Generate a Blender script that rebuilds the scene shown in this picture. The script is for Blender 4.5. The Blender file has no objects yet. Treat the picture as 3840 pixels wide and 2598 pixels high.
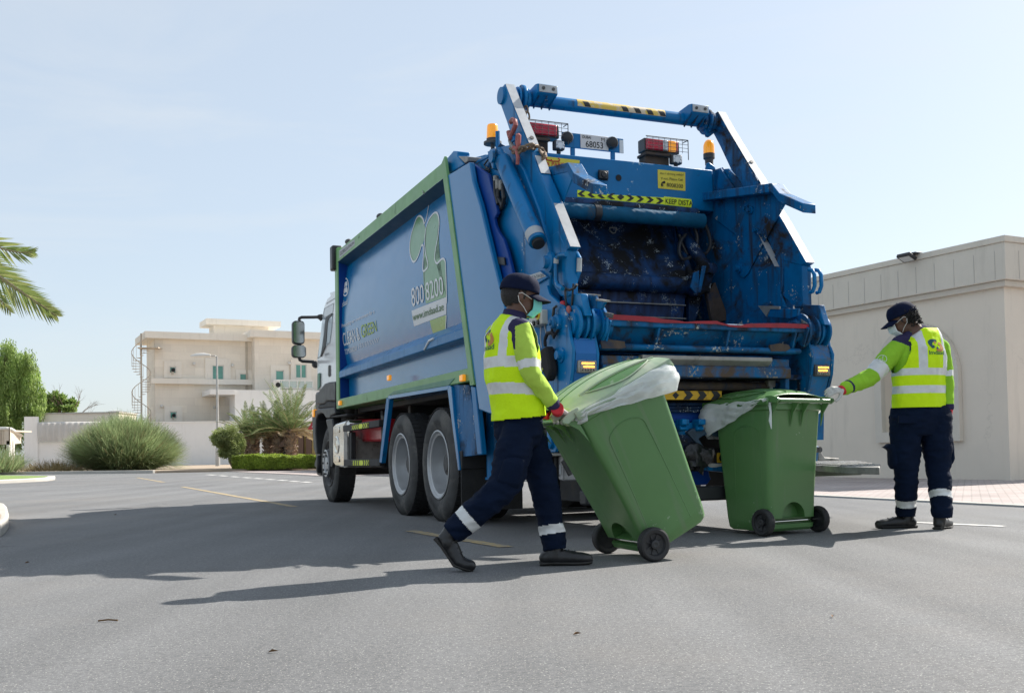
import bpy, bmesh, math, random
from mathutils import Vector, Matrix, noise
random.seed(7)
R_ = math.radians
scene = bpy.context.scene
COL = scene.collection
# ---------------------------------------------------------------- camera
FPX, PPX, PPY, EYE = 2330.0, 1162.0, 945.0, 0.645      # photograph measured on a 2324 px wide frame
ROLL = math.atan(.0178)
PITCH = math.atan((1025.47-PPY)*math.cos(ROLL)/FPX)
cF = Vector((0, math.cos(PITCH), math.sin(PITCH))); cH = Vector((1, 0, 0)); cU = cH.cross(cF)
cR = math.cos(ROLL)*cH - math.sin(ROLL)*cU
cUp = math.sin(ROLL)*cH + math.cos(ROLL)*cU
cam_d = bpy.data.cameras.new('camera'); cam = bpy.data.objects.new('camera', cam_d); COL.objects.link(cam)
cam.matrix_world = Matrix(((cR.x, cUp.x, -cF.x, 0), (cR.y, cUp.y, -cF.y, 0), (cR.z, cUp.z, -cF.z, EYE), (0, 0, 0, 1)))
cam_d.sensor_width = 36; cam_d.sensor_fit = 'HORIZONTAL'; cam_d.lens = 36*FPX/2324
cam_d.shift_y = (PPY-785.6)/2324; cam_d.clip_end = 3000; cam_d.clip_start = .05
scene.camera = cam
# ---------------------------------------------------------------- sky and sun
SUN_EL, SUN_AZ = 40.0, 53.0      # azimuth clockwise from the view axis
world = bpy.data.worlds.new("World"); scene.world = world; world.use_nodes = True
nt = world.node_tree; bgn = nt.nodes['Background']
sky = nt.nodes.new('ShaderNodeTexSky'); sky.sky_type = 'NISHITA'; sky.sun_disc = False
sky.sun_elevation = R_(SUN_EL); sky.sun_rotation = R_(SUN_AZ)
sky.air_density = 1.0; sky.dust_density = 1.2; sky.ozone_density = 1.5; sky.altitude = 0
veil = nt.nodes.new('ShaderNodeMixRGB'); veil.blend_type = 'MIX'; veil.inputs[0].default_value = .74; veil.inputs[2].default_value = (2.48, 2.76, 3.0, 1)   # milky desert haze over the blue
nt.links.new(sky.outputs[0], veil.inputs[1]); 
stc = nt.nodes.new('ShaderNodeTexCoord'); smp = nt.nodes.new('ShaderNodeMapping'); smp.inputs['Scale'].default_value = (1.2, 1.2, 5); smp.inputs['Rotation'].default_value = (.3, .5, .2); nt.links.new(stc.outputs['Generated'], smp.inputs[0])
cln = nt.nodes.new('ShaderNodeTexNoise'); cln.inputs['Scale'].default_value = 2.1; cln.inputs['Detail'].default_value = 9; cln.inputs['Roughness'].default_value = .62; cln.inputs['Distortion'].default_value = .8; nt.links.new(smp.outputs[0], cln.inputs[0])
clr = nt.nodes.new('ShaderNodeMapRange'); clr.inputs[1].default_value = .48; clr.inputs[2].default_value = .8; clr.inputs[4].default_value = .4; nt.links.new(cln.outputs[0], clr.inputs[0])
cmx = nt.nodes.new('ShaderNodeMixRGB'); cmx.inputs[2].default_value = (3.25, 3.4, 3.5, 1); nt.links.new(clr.outputs[0], cmx.inputs[0]); nt.links.new(veil.outputs[0], cmx.inputs[1]); nt.links.new(cmx.outputs[0], bgn.inputs[0]); bgn.inputs[1].default_value = .105
sun_d = bpy.data.lights.new('sun', 'SUN'); sun_d.energy = 3.45; sun_d.angle = R_(.53); sun_d.color = (1, .945, .87)
sun = bpy.data.objects.new('sun', sun_d); COL.objects.link(sun)
sv = Vector((math.sin(R_(SUN_AZ))*math.cos(R_(SUN_EL)), math.cos(R_(SUN_AZ))*math.cos(R_(SUN_EL)), math.sin(R_(SUN_EL))))
sun.rotation_euler = sv.to_track_quat('Z', 'Y').to_euler()
vs = scene.view_settings; vs.view_transform = 'Standard'; vs.look = 'None'; vs.exposure = 1.28; vs.gamma = 1
# ---------------------------------------------------------------- measuring helpers
Cv = Vector((0, 0, EYE)); S_ = 2324/3840
def ray(u, v): return (cR*((u-PPX)/FPX) + cUp*((PPY-v)/FPX) + cF).normalized()
def mk(x0, y0, k): return lambda x, y: ((x0+x*k)*S_, (y0+y*k)*S_)
def G(uv, z=0):
    d = ray(*uv); return Cv + d*((z-EYE)/d.z)
def W(uv, y):
    d = ray(*uv); return Cv + d*(y/d.y)
def hit(uv, p0, n):
    d = ray(*uv); return Cv + d*((p0-Cv).dot(n)/d.dot(n))
# ---------------------------------------------------------------- object helpers
def tag(o, label=None, cat=None, group=None, kind=None):
    if label: o['label'] = label
    if cat: o['category'] = cat
    if group: o['group'] = group
    if kind: o['kind'] = kind
    return o
def empty(name, loc=(0, 0, 0), rz=0, label=None, cat=None, group=None):
    o = bpy.data.objects.new(name, None); COL.objects.link(o); o.location = loc; o.rotation_euler = (0, 0, rz)
    o.empty_display_size = .1
    return tag(o, label, cat, group)
def link(name, me, parent=None):
    o = bpy.data.objects.new(name, me); COL.objects.link(o)
    if parent: o.parent = parent
    return o
class MB:
    def __init__(s): s.v = []; s.f = []; s.m = []
    def add(s, vs_, fs, mi=0):
        b = len(s.v); s.v += [tuple(p) for p in vs_]; s.f += [tuple(b+i for i in f) for f in fs]; s.m += [mi]*len(fs); return s
    def box(s, x0, x1, y0, y1, z0, z1, mi=0):
        v = [(x, y, z) for x in (x0, x1) for y in (y0, y1) for z in (z0, z1)]
        return s.add(v, [(0, 1, 3, 2), (4, 6, 7, 5), (0, 4, 5, 1), (2, 3, 7, 6), (0, 2, 6, 4), (1, 5, 7, 3)], mi)
    def obox(s, c, ax, ay, az, mi=0):   # oriented box, half-axis vectors
        c, ax, ay, az = Vector(c), Vector(ax), Vector(ay), Vector(az)
        v = [c+i*ax+j*ay+k*az for i in (-1, 1) for j in (-1, 1) for k in (-1, 1)]
        return s.add(v, [(0, 1, 3, 2), (4, 6, 7, 5), (0, 4, 5, 1), (2, 3, 7, 6), (0, 2, 6, 4), (1, 5, 7, 3)], mi)
    def bar(s, p0, p1, w, h, up=(0, 0, 1), mi=0):
        p0, p1 = Vector(p0), Vector(p1); d = (p1-p0); u = Vector(up)
        sx = d.cross(u).normalized(); sz = sx.cross(d).normalized()
        return s.obox((p0+p1)/2, d/2, sx*w/2, sz*h/2, mi)
    def prism(s, pts, off, mi=0):     # pts: 3D polygon, off: extrusion vector
        n = len(pts); off = Vector(off); a = [Vector(p) for p in pts]; b = [p+off for p in a]
        fs = [tuple(range(n)), tuple(range(2*n-1, n-1, -1))]+[(i, n+i, n+(i+1) % n, (i+1) % n) for i in range(n)]
        return s.add(a+b, fs, mi)
    def tube(s, path, rad, n=12, caps=True, mi=0, closed=False):
        P = [Vector(p) for p in path]; m = len(P); rad = rad if hasattr(rad, '__len__') else [rad]*m
        vs_ = []; ref = None
        for i, p in enumerate(P):
            if closed: t = (P[(i+1) % m]-P[i-1])
            else: t = (P[min(i+1, m-1)]-P[max(i-1, 0)])
            t.normalize()
            if ref is None:
                ref = t.orthogonal().normalized()
            ref = (ref-t*ref.dot(t)).normalized(); bn = t.cross(ref)
            for k in range(n):
                a = 2*math.pi*k/n; r = rad[i]
                rx, ry = (r if hasattr(r, '__len__') else (r, r))
                vs_.append(p+ref*(rx*math.cos(a))+bn*(ry*math.sin(a)))
        fs = []
        for i in range(m if closed else m-1):
            j = (i+1) % m
            for k in range(n): fs.append((i*n+k, i*n+(k+1) % n, j*n+(k+1) % n, j*n+k))
        if caps and not closed: fs += [tuple(range(n-1, -1, -1)), tuple(range((m-1)*n, m*n))]
        return s.add(vs_, fs, mi)
    def cyl(s, p0, p1, r, r1=None, n=20, mi=0): return s.tube([p0, p1], [r, r if r1 is None else r1], n, True, mi)
    def lathe(s, c, axis, prof, n=40, mi=0, mats=None):   # prof: (dist along axis, radius)
        c, ax = Vector(c), Vector(axis).normalized(); u = ax.orthogonal().normalized(); w = ax.cross(u)
        vs_ = []
        for d, r in prof:
            for k in range(n):
                a = 2*math.pi*k/n; vs_.append(c+ax*d+(u*math.cos(a)+w*math.sin(a))*r)
        for i in range(len(prof)-1):
            fs = [(i*n+k, i*n+(k+1) % n, (i+1)*n+(k+1) % n, (i+1)*n+k) for k in range(n)]
            if i == 0: b = len(s.v); s.v += [tuple(p) for p in vs_]
            s.f += [tuple(b+q for q in f) for f in fs]; s.m += [mats[i] if mats else mi]*n
        return s
    def sphere(s, c, r, n=16, mi=0, sc=(1, 1, 1)):
        m = n//2; vs_ = []; fs = []
        for i in range(m+1):
            th = math.pi*i/m
            for k in range(n):
                a = 2*math.pi*k/n; vs_.append((c[0]+r*sc[0]*math.sin(th)*math.cos(a), c[1]+r*sc[1]*math.sin(th)*math.sin(a), c[2]+r*sc[2]*math.cos(th)))
        for i in range(m):
            for k in range(n): fs.append((i*n+k, (i+1)*n+k, (i+1)*n+(k+1) % n, i*n+(k+1) % n))
        return s.add(vs_, fs, mi)
    def build(s, name, mats, parent=None, smooth=35, bevel=0, fix=True):
        me = bpy.data.meshes.new(name); me.from_pydata(s.v, [], s.f)
        mats = mats if isinstance(mats, (list, tuple)) else [mats]
        for m in mats: me.materials.append(m)
        me.polygons.foreach_set('material_index', s.m)
        if fix and len(s.f) < 60000:
            bm = bmesh.new(); bm.from_mesh(me); bmesh.ops.remove_doubles(bm, verts=bm.verts, dist=1e-5)
            bmesh.ops.recalc_face_normals(bm, faces=bm.faces); bm.to_mesh(me); bm.free()
        me.update()
        if smooth:
            me.shade_smooth(); me.set_sharp_from_angle(angle=R_(smooth))
        o = link(name, me, parent)
        if bevel:
            b = o.modifiers.new('bevel', 'BEVEL'); b.width = bevel; b.segments = 2; b.limit_method = 'ANGLE'; b.angle_limit = R_(40)
            b.harden_normals = False
        return o
def baked(o, mods):           # apply modifiers, keep object
    for t, kw in mods:
        m = o.modifiers.new(t, t)
        for k, v in kw.items(): setattr(m, k, v)
    dg = bpy.context.evaluated_depsgraph_get(); dg.update()
    me = bpy.data.meshes.new_from_object(o.evaluated_get(dg), depsgraph=dg)
    o.modifiers.clear(); old = o.data; o.data = me; me.name = o.name
    bpy.data.meshes.remove(old)
    return o
# ---------------------------------------------------------------- materials
MATS = {}
def nodes(name):
    m = bpy.data.materials.new(name); m.use_nodes = True; t = m.node_tree
    return m, t, t.nodes['Principled BSDF'], lambda k, **kw: _nn(t, k, **kw)
def _nn(t, k, **kw):
    n = t.nodes.new('ShaderNode'+k)
    for a, b in kw.items():
        if a in n.inputs: n.inputs[a].default_value = b
        else: setattr(n, a, b)
    return n
def rgb(c): return (*c, 1) if len(c) == 3 else c
def mat(name, col, rough=.5, metal=0, var=.0, vscale=3, dirt=0, dcol=(.06, .045, .03), dscale=2.5, chips=0, ccol=(.6, .6, .6), cscale=30,
        bump=0, bscale=80, coat=0, emit=None, estr=0, trans=0, spec=.5, alpha=1, sss=0, zdirt=None, streak=0, stretch=(1, 1, 1)):
    """painted / plastic / stone surface with variation, dirt patches and chips"""
    if name in MATS: return MATS[name]
    m, t, b, N = nodes(name); L = t.links.new
    tc = N('TexCoord'); mp = N('Mapping'); L(tc.outputs['Object'], mp.inputs[0]); mp.inputs['Scale'].default_value = stretch
    co = mp.outputs[0]
    cur = N('RGB'); cur.outputs[0].default_value = rgb(col); out = cur.outputs[0]
    if var:
        n1 = N('TexNoise', Scale=vscale, Detail=6, Roughness=.6); L(co, n1.inputs[0])
        mr = N('MapRange'); mr.inputs[1].default_value = .3; mr.inputs[2].default_value = .7; mr.inputs[3].default_value = 1-var; mr.inputs[4].default_value = 1+var
        L(n1.outputs[0], mr.inputs[0]); mx = N('VectorMath', operation='SCALE'); L(out, mx.inputs[0]); L(mr.outputs[0], mx.inputs['Scale']); out = mx.outputs[0]
    rg = None
    if dirt:
        n2 = N('TexNoise', Scale=dscale, Detail=10, Roughness=.68, Distortion=.6); L(co, n2.inputs[0])
        cr = N('MapRange'); cr.inputs[1].default_value = .68-dirt*.35; cr.inputs[2].default_value = .80-dirt*.28; L(n2.outputs[0], cr.inputs[0])
        fac = cr.outputs[0]
        if streak:
            mp2 = N('Mapping'); mp2.inputs['Scale'].default_value = (9, 9, .7); L(tc.outputs['Object'], mp2.inputs[0])
            n3 = N('TexNoise', Scale=1.6, Detail=6); L(mp2.outputs[0], n3.inputs[0])
            c3 = N('MapRange'); c3.inputs[1].default_value = .62-streak*.2; c3.inputs[2].default_value = .78-streak*.1; L(n3.outputs[0], c3.inputs[0])
            ad = N('Math', operation='MAXIMUM'); L(fac, ad.inputs[0]); L(c3.outputs[0], ad.inputs[1]); fac = ad.outputs[0]
        mx = N('MixRGB'); L(fac, mx.inputs[0]); L(out, mx.inputs[1]); mx.inputs[2].default_value = rgb(dcol); out = mx.outputs[0]; rg = fac
    if chips:
        v = N('TexNoise', Scale=cscale, Detail=3, Roughness=.7); L(co, v.inputs[0]); n4 = N('TexNoise', Scale=cscale*.12, Detail=2); L(co, n4.inputs[0])
        ml = N('Math', operation='MULTIPLY'); L(v.outputs[0], ml.inputs[0]); L(n4.outputs[0], ml.inputs[1])
        c4 = N('MapRange'); c4.inputs[1].default_value = .42-chips*.1; c4.inputs[2].default_value = .44-chips*.1; L(ml.outputs[0], c4.inputs[0])
        mx = N('MixRGB'); L(c4.outputs[0], mx.inputs[0]); L(out, mx.inputs[1]); mx.inputs[2].default_value = rgb(ccol); out = mx.outputs[0]
    L(out, b.inputs['Base Color'])
    nr = N('TexNoise', Scale=9, Detail=6); L(co, nr.inputs[0]); mrr = N('MapRange'); mrr.inputs[3].default_value = max(.02, rough-.1); mrr.inputs[4].default_value = min(1, rough+.12)
    L(nr.outputs[0], mrr.inputs[0]); ro = mrr.outputs[0]
    if rg:
        mm = N('MixRGB'); L(rg, mm.inputs[0]); L(ro, mm.inputs[1]); mm.inputs[2].default_value = (.75, .75, .75, 1); ro = mm.outputs[0]
    L(ro, b.inputs['Roughness'])
    b.inputs['Metallic'].default_value = metal; b.inputs['Specular IOR Level'].default_value = spec
    if coat: b.inputs['Coat Weight'].default_value = coat; b.inputs['Coat Roughness'].default_value = .12
    if trans: b.inputs['Transmission Weight'].default_value = trans
    if sss: b.inputs['Subsurface Weight'].default_value = sss; b.inputs['Subsurface Scale'].default_value = .02
    if alpha < 1: b.inputs['Alpha'].default_value = alpha
    if emit: b.inputs['Emission Color'].default_value = rgb(emit); b.inputs['Emission Strength'].default_value = estr
    if bump:
        nb = N('TexNoise', Scale=bscale, Detail=5); L(co, nb.inputs[0]); bp = N('Bump', Strength=bump, Distance=.01); L(nb.outputs[0], bp.inputs['Height']); L(bp.outputs[0], b.inputs['Normal'])
    MATS[name] = m; return m
def leafmat(name, c1, c2, trans=.35):
    if name in MATS: return MATS[name]
    m, t, b, N = nodes(name); L = t.links.new
    g = N('NewGeometry'); cr = N('MixRGB'); cr.inputs[1].default_value = rgb(c1); cr.inputs[2].default_value = rgb(c2)
    L(g.outputs['Random Per Island'], cr.inputs[0])
    tc = N('TexCoord'); n1 = N('TexNoise', Scale=.9, Detail=3); L(tc.outputs['Object'], n1.inputs[0])
    mr = N('MapRange'); mr.inputs[1].default_value = .35; mr.inputs[2].default_value = .65; mr.inputs[3].default_value = .65; mr.inputs[4].default_value = 1.3; L(n1.outputs[0], mr.inputs[0])
    sc = N('VectorMath', operation='SCALE'); L(cr.outputs[0], sc.inputs[0]); L(mr.outputs[0], sc.inputs['Scale'])
    L(sc.outputs[0], b.inputs['Base Color']); b.inputs['Roughness'].default_value = .55
    tr = N('BsdfTranslucent'); L(sc.outputs[0], tr.inputs[0]); mx = N('MixShader'); mx.inputs[0].default_value = trans
    L(b.outputs[0], mx.inputs[1]); L(tr.outputs[0], mx.inputs[2]); L(mx.outputs[0], t.nodes['Material Output'].inputs[0])
    MATS[name] = m; return m
# ================================================================ SETTING
def asphalt():
    m, t, b, N = nodes('asphalt'); L = t.links.new; tc = N('TexCoord'); co = tc.outputs['Object']
    nf = N('TexNoise', Scale=42, Detail=8, Roughness=.9); L(co, nf.inputs[0])
    vo = N('TexNoise', Scale=70, Detail=6, Roughness=.85); L(co, vo.inputs[0])
    sp = N('TexNoise', Scale=130, Detail=2); L(co, sp.inputs[0])
    big = N('TexNoise', Scale=.35, Detail=7, Roughness=.65); L(co, big.inputs[0])
    mp = N('Mapping'); mp.inputs['Rotation'].default_value = (0, 0, R_(22.5)); mp.inputs['Scale'].default_value = (1.2, .06, 1); L(co, mp.inputs[0])
    st = N('TexNoise', Scale=1.5, Detail=5); L(mp.outputs[0], st.inputs[0])
    c1 = N('MixRGB'); c1.inputs[1].default_value = (.062, .064, .067, 1); c1.inputs[2].default_value = (.238, .240, .241, 1); nfr = N('MapRange'); nfr.inputs[1].default_value = .3; nfr.inputs[2].default_value = .7; L(nf.outputs[0], nfr.inputs[0]); L(nfr.outputs[0], c1.inputs[0])
    lo = N('MapRange'); lo.inputs[1].default_value = .3; lo.inputs[2].default_value = .7; lo.inputs[3].default_value = .86; lo.inputs[4].default_value = 1.16; L(big.outputs[0], lo.inputs[0])
    l2 = N('MapRange'); l2.inputs[1].default_value = .3; l2.inputs[2].default_value = .7; l2.inputs[3].default_value = .82; l2.inputs[4].default_value = 1.14; L(st.outputs[0], l2.inputs[0])
    mu = N('Math', operation='MULTIPLY'); L(lo.outputs[0], mu.inputs[0]); L(l2.outputs[0], mu.inputs[1])
    sc = N('VectorMath', operation='SCALE'); L(c1.outputs[0], sc.inputs[0]); L(mu.outputs[0], sc.inputs['Scale'])
    th = N('MapRange'); th.inputs[1].default_value = .62; th.inputs[2].default_value = .68; L(sp.outputs[0], th.inputs[0])
    mx = N('MixRGB'); L(th.outputs[0], mx.inputs[0]); L(sc.outputs[0], mx.inputs[1]); mx.inputs[2].default_value = (.42, .41, .38, 1)
    # sandy dust patches
    du = N('TexNoise', Scale=.22, Detail=8, Roughness=.7); L(co, du.inputs[0]); dr = N('MapRange'); dr.inputs[1].default_value = .50; dr.inputs[2].default_value = .72; dr.inputs[4].default_value = .28; L(du.outputs[0], dr.inputs[0])
    m2 = N('MixRGB'); L(dr.outputs[0], m2.inputs[0]); L(mx.outputs[0], m2.inputs[1]); m2.inputs[2].default_value = (.27, .235, .2, 1)
    oi = N('TexNoise', Scale=1.1, Detail=5, Roughness=.6); L(co, oi.inputs[0]); om = N('MapRange'); om.inputs[1].default_value = .66; om.inputs[2].default_value = .74; om.inputs[4].default_value = .45; L(oi.outputs[0], om.inputs[0])
    m4 = N('MixRGB'); L(om.outputs[0], m4.inputs[0]); L(m2.outputs[0], m4.inputs[1]); m4.inputs[2].default_value = (.055, .055, .055, 1)
    gr = N('TexNoise', Scale=24, Detail=3, Roughness=.9); L(co, gr.inputs[0]); gm_ = N('MapRange'); gm_.inputs[1].default_value = .70; gm_.inputs[2].default_value = .73; gm_.inputs[4].default_value = .5; L(gr.outputs[0], gm_.inputs[0])
    m5 = N('MixRGB'); L(gm_.outputs[0], m5.inputs[0]); L(m4.outputs[0], m5.inputs[1]); m5.inputs[2].default_value = (.03, .028, .025, 1)
    L(m5.outputs[0], b.inputs['Base Color']); b.inputs['Roughness'].default_value = .85; b.inputs['Specular IOR Level'].default_value = .3
    bp = N('Bump', Strength=.8, Distance=.004); L(vo.outputs[0], bp.inputs['Height']); L(bp.outputs[0], b.inputs['Normal'])
    return m
def sheet(name, pts, z, m, kind='structure', edge=0, top=.0):
    mb = MB(); P = [Vector((p[0], p[1], z)) for p in pts]
    if edge: mb.prism(P, (0, 0, -edge))
    else: mb.add(P, [tuple(range(len(P)))])
    o = mb.build(name, m, smooth=0); o['kind'] = kind; return o
def sandmat(name, c1, c2, sc=1.2, bump=.5):
    m, t, b, N = nodes(name); L = t.links.new; tc = N('TexCoord'); n1 = N('TexNoise', Scale=sc, Detail=8, Roughness=.7); L(tc.outputs['Object'], n1.inputs[0])
    mx = N('MixRGB'); L(n1.outputs[0], mx.inputs[0]); mx.inputs[1].default_value = rgb(c1); mx.inputs[2].default_value = rgb(c2); L(mx.outputs[0], b.inputs['Base Color'])
    b.inputs['Roughness'].default_value = .95; bp = N('Bump', Strength=bump, Distance=.03); n2 = N('TexNoise', Scale=sc*12, Detail=6); L(tc.outputs['Object'], n2.inputs[0]); L(n2.outputs[0], bp.inputs['Height']); L(bp.outputs[0], b.inputs['Normal'])
    return m
def pavermat():
    m, t, b, N = nodes('pavers'); L = t.links.new; tc = N('TexCoord'); mp = N('Mapping'); mp.inputs['Rotation'].default_value = (0, 0, R_(24)); L(tc.outputs['Object'], mp.inputs[0])
    br = N('TexBrick', Scale=1); br.inputs['Color1'].default_value = (.36, .29, .27, 1); br.inputs['Color2'].default_value = (.42, .37, .35, 1); br.inputs['Mortar'].default_value = (.22, .2, .18, 1)
    br.inputs['Brick Width'].default_value = .2; br.inputs['Row Height'].default_value = .1; br.inputs['Mortar Size'].default_value = .008; L(mp.outputs[0], br.inputs[0])
    n1 = N('TexNoise', Scale=.9, Detail=6); L(tc.outputs['Object'], n1.inputs[0]); mr = N('MapRange'); mr.inputs[1].default_value = .3; mr.inputs[2].default_value = .7; mr.inputs[3].default_value = .8; mr.inputs[4].default_value = 1.2; L(n1.outputs[0], mr.inputs[0])
    sc = N('VectorMath', operation='SCALE'); L(br.outputs[0], sc.inputs[0]); L(mr.outputs[0], sc.inputs['Scale']); L(sc.outputs[0], b.inputs['Base Color']); b.inputs['Roughness'].default_value = .9
    bp = N('Bump', Strength=.4, Distance=.004); L(br.outputs['Fac'], bp.inputs['Height']); bp.invert = True; L(bp.outputs[0], b.inputs['Normal'])
    return m
def wallmat(name, col, dirtc=(.3, .27, .22), block=0, seam=0, cracks=0, var=.06):
    """plaster / stone block wall"""
    m, t, b, N = nodes(name); L = t.links.new; tc = N('TexCoord'); co = tc.outputs['Object']
    n1 = N('TexNoise', Scale=.6, Detail=8, Roughness=.65); L(co, n1.inputs[0]); mr = N('MapRange'); mr.inputs[1].default_value = .3; mr.inputs[2].default_value = .7; mr.inputs[3].default_value = 1-var; mr.inputs[4].default_value = 1+var; L(n1.outputs[0], mr.inputs[0])
    cc = N('RGB'); cc.outputs[0].default_value = rgb(col); out = cc.outputs[0]
    if block:
        sx = N('SeparateXYZ'); L(co, sx.inputs[0]); cb = N('CombineXYZ'); ad = N('Math', operation='ADD'); L(sx.outputs[0], ad.inputs[0]); L(sx.outputs[1], ad.inputs[1]); L(ad.outputs[0], cb.inputs[0]); L(sx.outputs[2], cb.inputs[1])
        br = N('TexBrick', Scale=1); br.inputs['Brick Width'].default_value = block*2; br.inputs['Row Height'].default_value = block; br.inputs['Mortar Size'].default_value = .006
        br.inputs['Color1'].default_value = rgb([c*.95 for c in col]); br.inputs['Color2'].default_value = rgb([c*1.06 for c in col]); br.inputs['Mortar'].default_value = rgb([c*.86 for c in col]); L(cb.outputs[0], br.inputs[0]); out = br.outputs[0]
    sc = N('VectorMath', operation='SCALE'); L(out, sc.inputs[0]); L(mr.outputs[0], sc.inputs['Scale']); out = sc.outputs[0]
    mp = N('Mapping'); mp.inputs['Scale'].default_value = (3, 3, .35); L(co, mp.inputs[0]); n2 = N('TexNoise', Scale=1.3, Detail=7, Roughness=.7); L(mp.outputs[0], n2.inputs[0])
    m2 = N('MapRange'); m2.inputs[1].default_value = .54; m2.inputs[2].default_value = .85; m2.inputs[4].default_value = .42; L(n2.outputs[0], m2.inputs[0])
    mx = N('MixRGB'); L(m2.outputs[0], mx.inputs[0]); L(out, mx.inputs[1]); mx.inputs[2].default_value = rgb(dirtc); out = mx.outputs[0]
    if cracks:
        ck = N('TexVoronoi', Scale=.35, feature='DISTANCE_TO_EDGE'); wn = N('TexNoise', Scale=1.2, Detail=8, Roughness=.7); L(co, wn.inputs[0]); av = N('VectorMath', operation='ADD'); L(co, av.inputs[0]); L(wn.outputs['Color'], av.inputs[1]); L(av.outputs[0], ck.inputs[0])
        cm = N('MapRange'); cm.inputs[2].default_value = .0035; cm.inputs[3].default_value = cracks; cm.inputs[4].default_value = 0; L(ck.outputs[0], cm.inputs[0])
        nk = N('TexNoise', Scale=.5); L(co, nk.inputs[0]); nm = N('MapRange'); nm.inputs[1].default_value = .5; nm.inputs[2].default_value = .6; L(nk.outputs[0], nm.inputs[0]); mk_ = N('Math', operation='MULTIPLY'); L(cm.outputs[0], mk_.inputs[0]); L(nm.outputs[0], mk_.inputs[1])
        mx = N('MixRGB'); L(mk_.outputs[0], mx.inputs[0]); L(out, mx.inputs[1]); mx.inputs[2].default_value = (.12, .1, .08, 1); out = mx.outputs[0]
    L(out, b.inputs['Base Color']); b.inputs['Roughness'].default_value = .92; b.inputs['Specular IOR Level'].default_value = .2
    bp = N('Bump', Strength=.15, Distance=.01); n5 = N('TexNoise', Scale=35, Detail=5); L(co, n5.inputs[0]); L(n5.outputs[0], bp.inputs['Height']); L(bp.outputs[0], b.inputs['Normal'])
    MATS[name] = m; return m
M_ASP = asphalt(); M_SAND = sandmat('sand', (.30, .23, .165), (.42, .34, .26)); M_PAV = pavermat()
M_KERB = wallmat('kerb_concrete', (.46, .44, .4), var=.12)
g0 = MB().add([(-900, -60, 0), (900, -60, 0), (900, 1500, 0), (-900, 1500, 0)], [(0, 1, 2, 3)]).build('road', M_ASP, smooth=0); g0['kind'] = 'structure'
LZ = mk(0, 880, .6045); BZ = mk(480, 1150, .4454); I_ = mk(2450, 1450, .38726)
# far verge of sand beyond the junction, 4 mm steps
verge = [(-95, 49), (-48, 48.5), (-24, 49.5), (-16, 46), (60, 52), (300, 60), (300, 500), (-400, 500), (-400, 49)]
sheet('sand_verge', verge, .10, M_SAND, edge=.14)
kb = MB()
kp = [(-95, 48.8), (-48, 48.3), (-24, 49.3), (-16, 45.8)]
for a, b_ in zip(kp, kp[1:]): kb.bar((a[0], a[1], .06), (b_[0], b_[1], .06), .16, .15)
o = kb.build('kerb', M_KERB, bevel=.02); o['kind'] = 'structure'
# left foreground kerbed islands
def island(name, pts, hgt, inner, sand):
    mb = MB().prism([Vector((x, y, -.02)) for x, y in pts], (0, 0, hgt+.02)); o = mb.build(name, M_KERB, bevel=.03); o['kind'] = 'structure'
    c = Vector((sum(p[0] for p in pts)/len(pts), sum(p[1] for p in pts)/len(pts), 0))
    q = []
    for x, y in pts:
        d = Vector((x, y, 0))-c; q.append(c+d*(1-inner/d.length))
    sheet(name.replace('kerb', 'ground')+'_fill', [(p.x, p.y) for p in q], hgt+.004, sand)
a0 = [G(mk(0, 1550, .318)(*p), .12) for p in ((-60, 1040), (0, 1040), (50, 1052), (85, 1085), (104, 1150), (104, 1200), (70, 1245), (20, 1285), (-60, 1310))]
pts = [(p.x, p.y) for p in a0][1:-1]; pts = [(-9.0, pts[0][1]+.2)]+pts+[(-9.0, pts[-1][1]-.3)]
island('near_kerb', pts, .12, .15, M_SAND)
M_LAWN = sandmat('lawn', (.14, .22, .05), (.24, .33, .09), 3, .8)
b0 = [G(mk(0, 1550, .318)(*p), .0) for p in ((-200, 838), (0, 826), (300, 812), (560, 795), (640, 782))]
pl = [(p.x, p.y) for p in b0]; pl = pl+[(pl[-1][0]-.5, pl[-1][1]+1.2), (pl[-1][0]-6, pl[-1][1]+7), (pl[0][0]-8, pl[0][1]+14)]
island('far_kerb', pl, .12, .25, M_LAWN)
# pavers in front of the right-hand building and beyond the truck
wA = G(mk(3000, 850, .668)(100, 1405)); wB = G(mk(3000, 850, .668)(1180, 1425))
wd = (wB-wA).normalized(); wn_ = Vector((wd.y, -wd.x, 0))     # wall direction (towards the camera) and outward normal
if wn_.x > 0: wn_ = -wn_
pe = G(I_(1545, 1055)); pf = G(I_(2324, 1095)); pd = (pf-pe).normalized()
far = pe-pd*14
pv = [pe-pd*13.5, pf+pd*9, pf+pd*9+Vector((9, 3, 0)), wA+Vector((9, 0, 0)), far+Vector((9, 4, 0))]
sheet('pavement', [(p.x, p.y) for p in pv], .012, M_PAV, edge=.03)
eb = MB().bar(pv[0]+Vector((0, 0, .006)), pv[1]+Vector((0, 0, .006)), .14, .028)
o = eb.build('pavement_edge', M_KERB); o['kind'] = 'structure'
# forecourt behind the truck, on the left of the cab
PV2 = [G(mk(850, 1400, .2545)(*p)) for p in ((250, 1440), (1040, 1490), (1340, 1510))]
q = [(PV2[0].x-1, PV2[0].y+.6), (PV2[1].x, PV2[1].y), (PV2[2].x, PV2[2].y), (PV2[2].x+3.6, PV2[2].y-1.5), (PV2[2].x+20, PV2[2].y+6), (PV2[2].x+20, 60), (PV2[0].x-1, 60)]
sheet('forecourt', q, .02, M_PAV, edge=.05)
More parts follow.
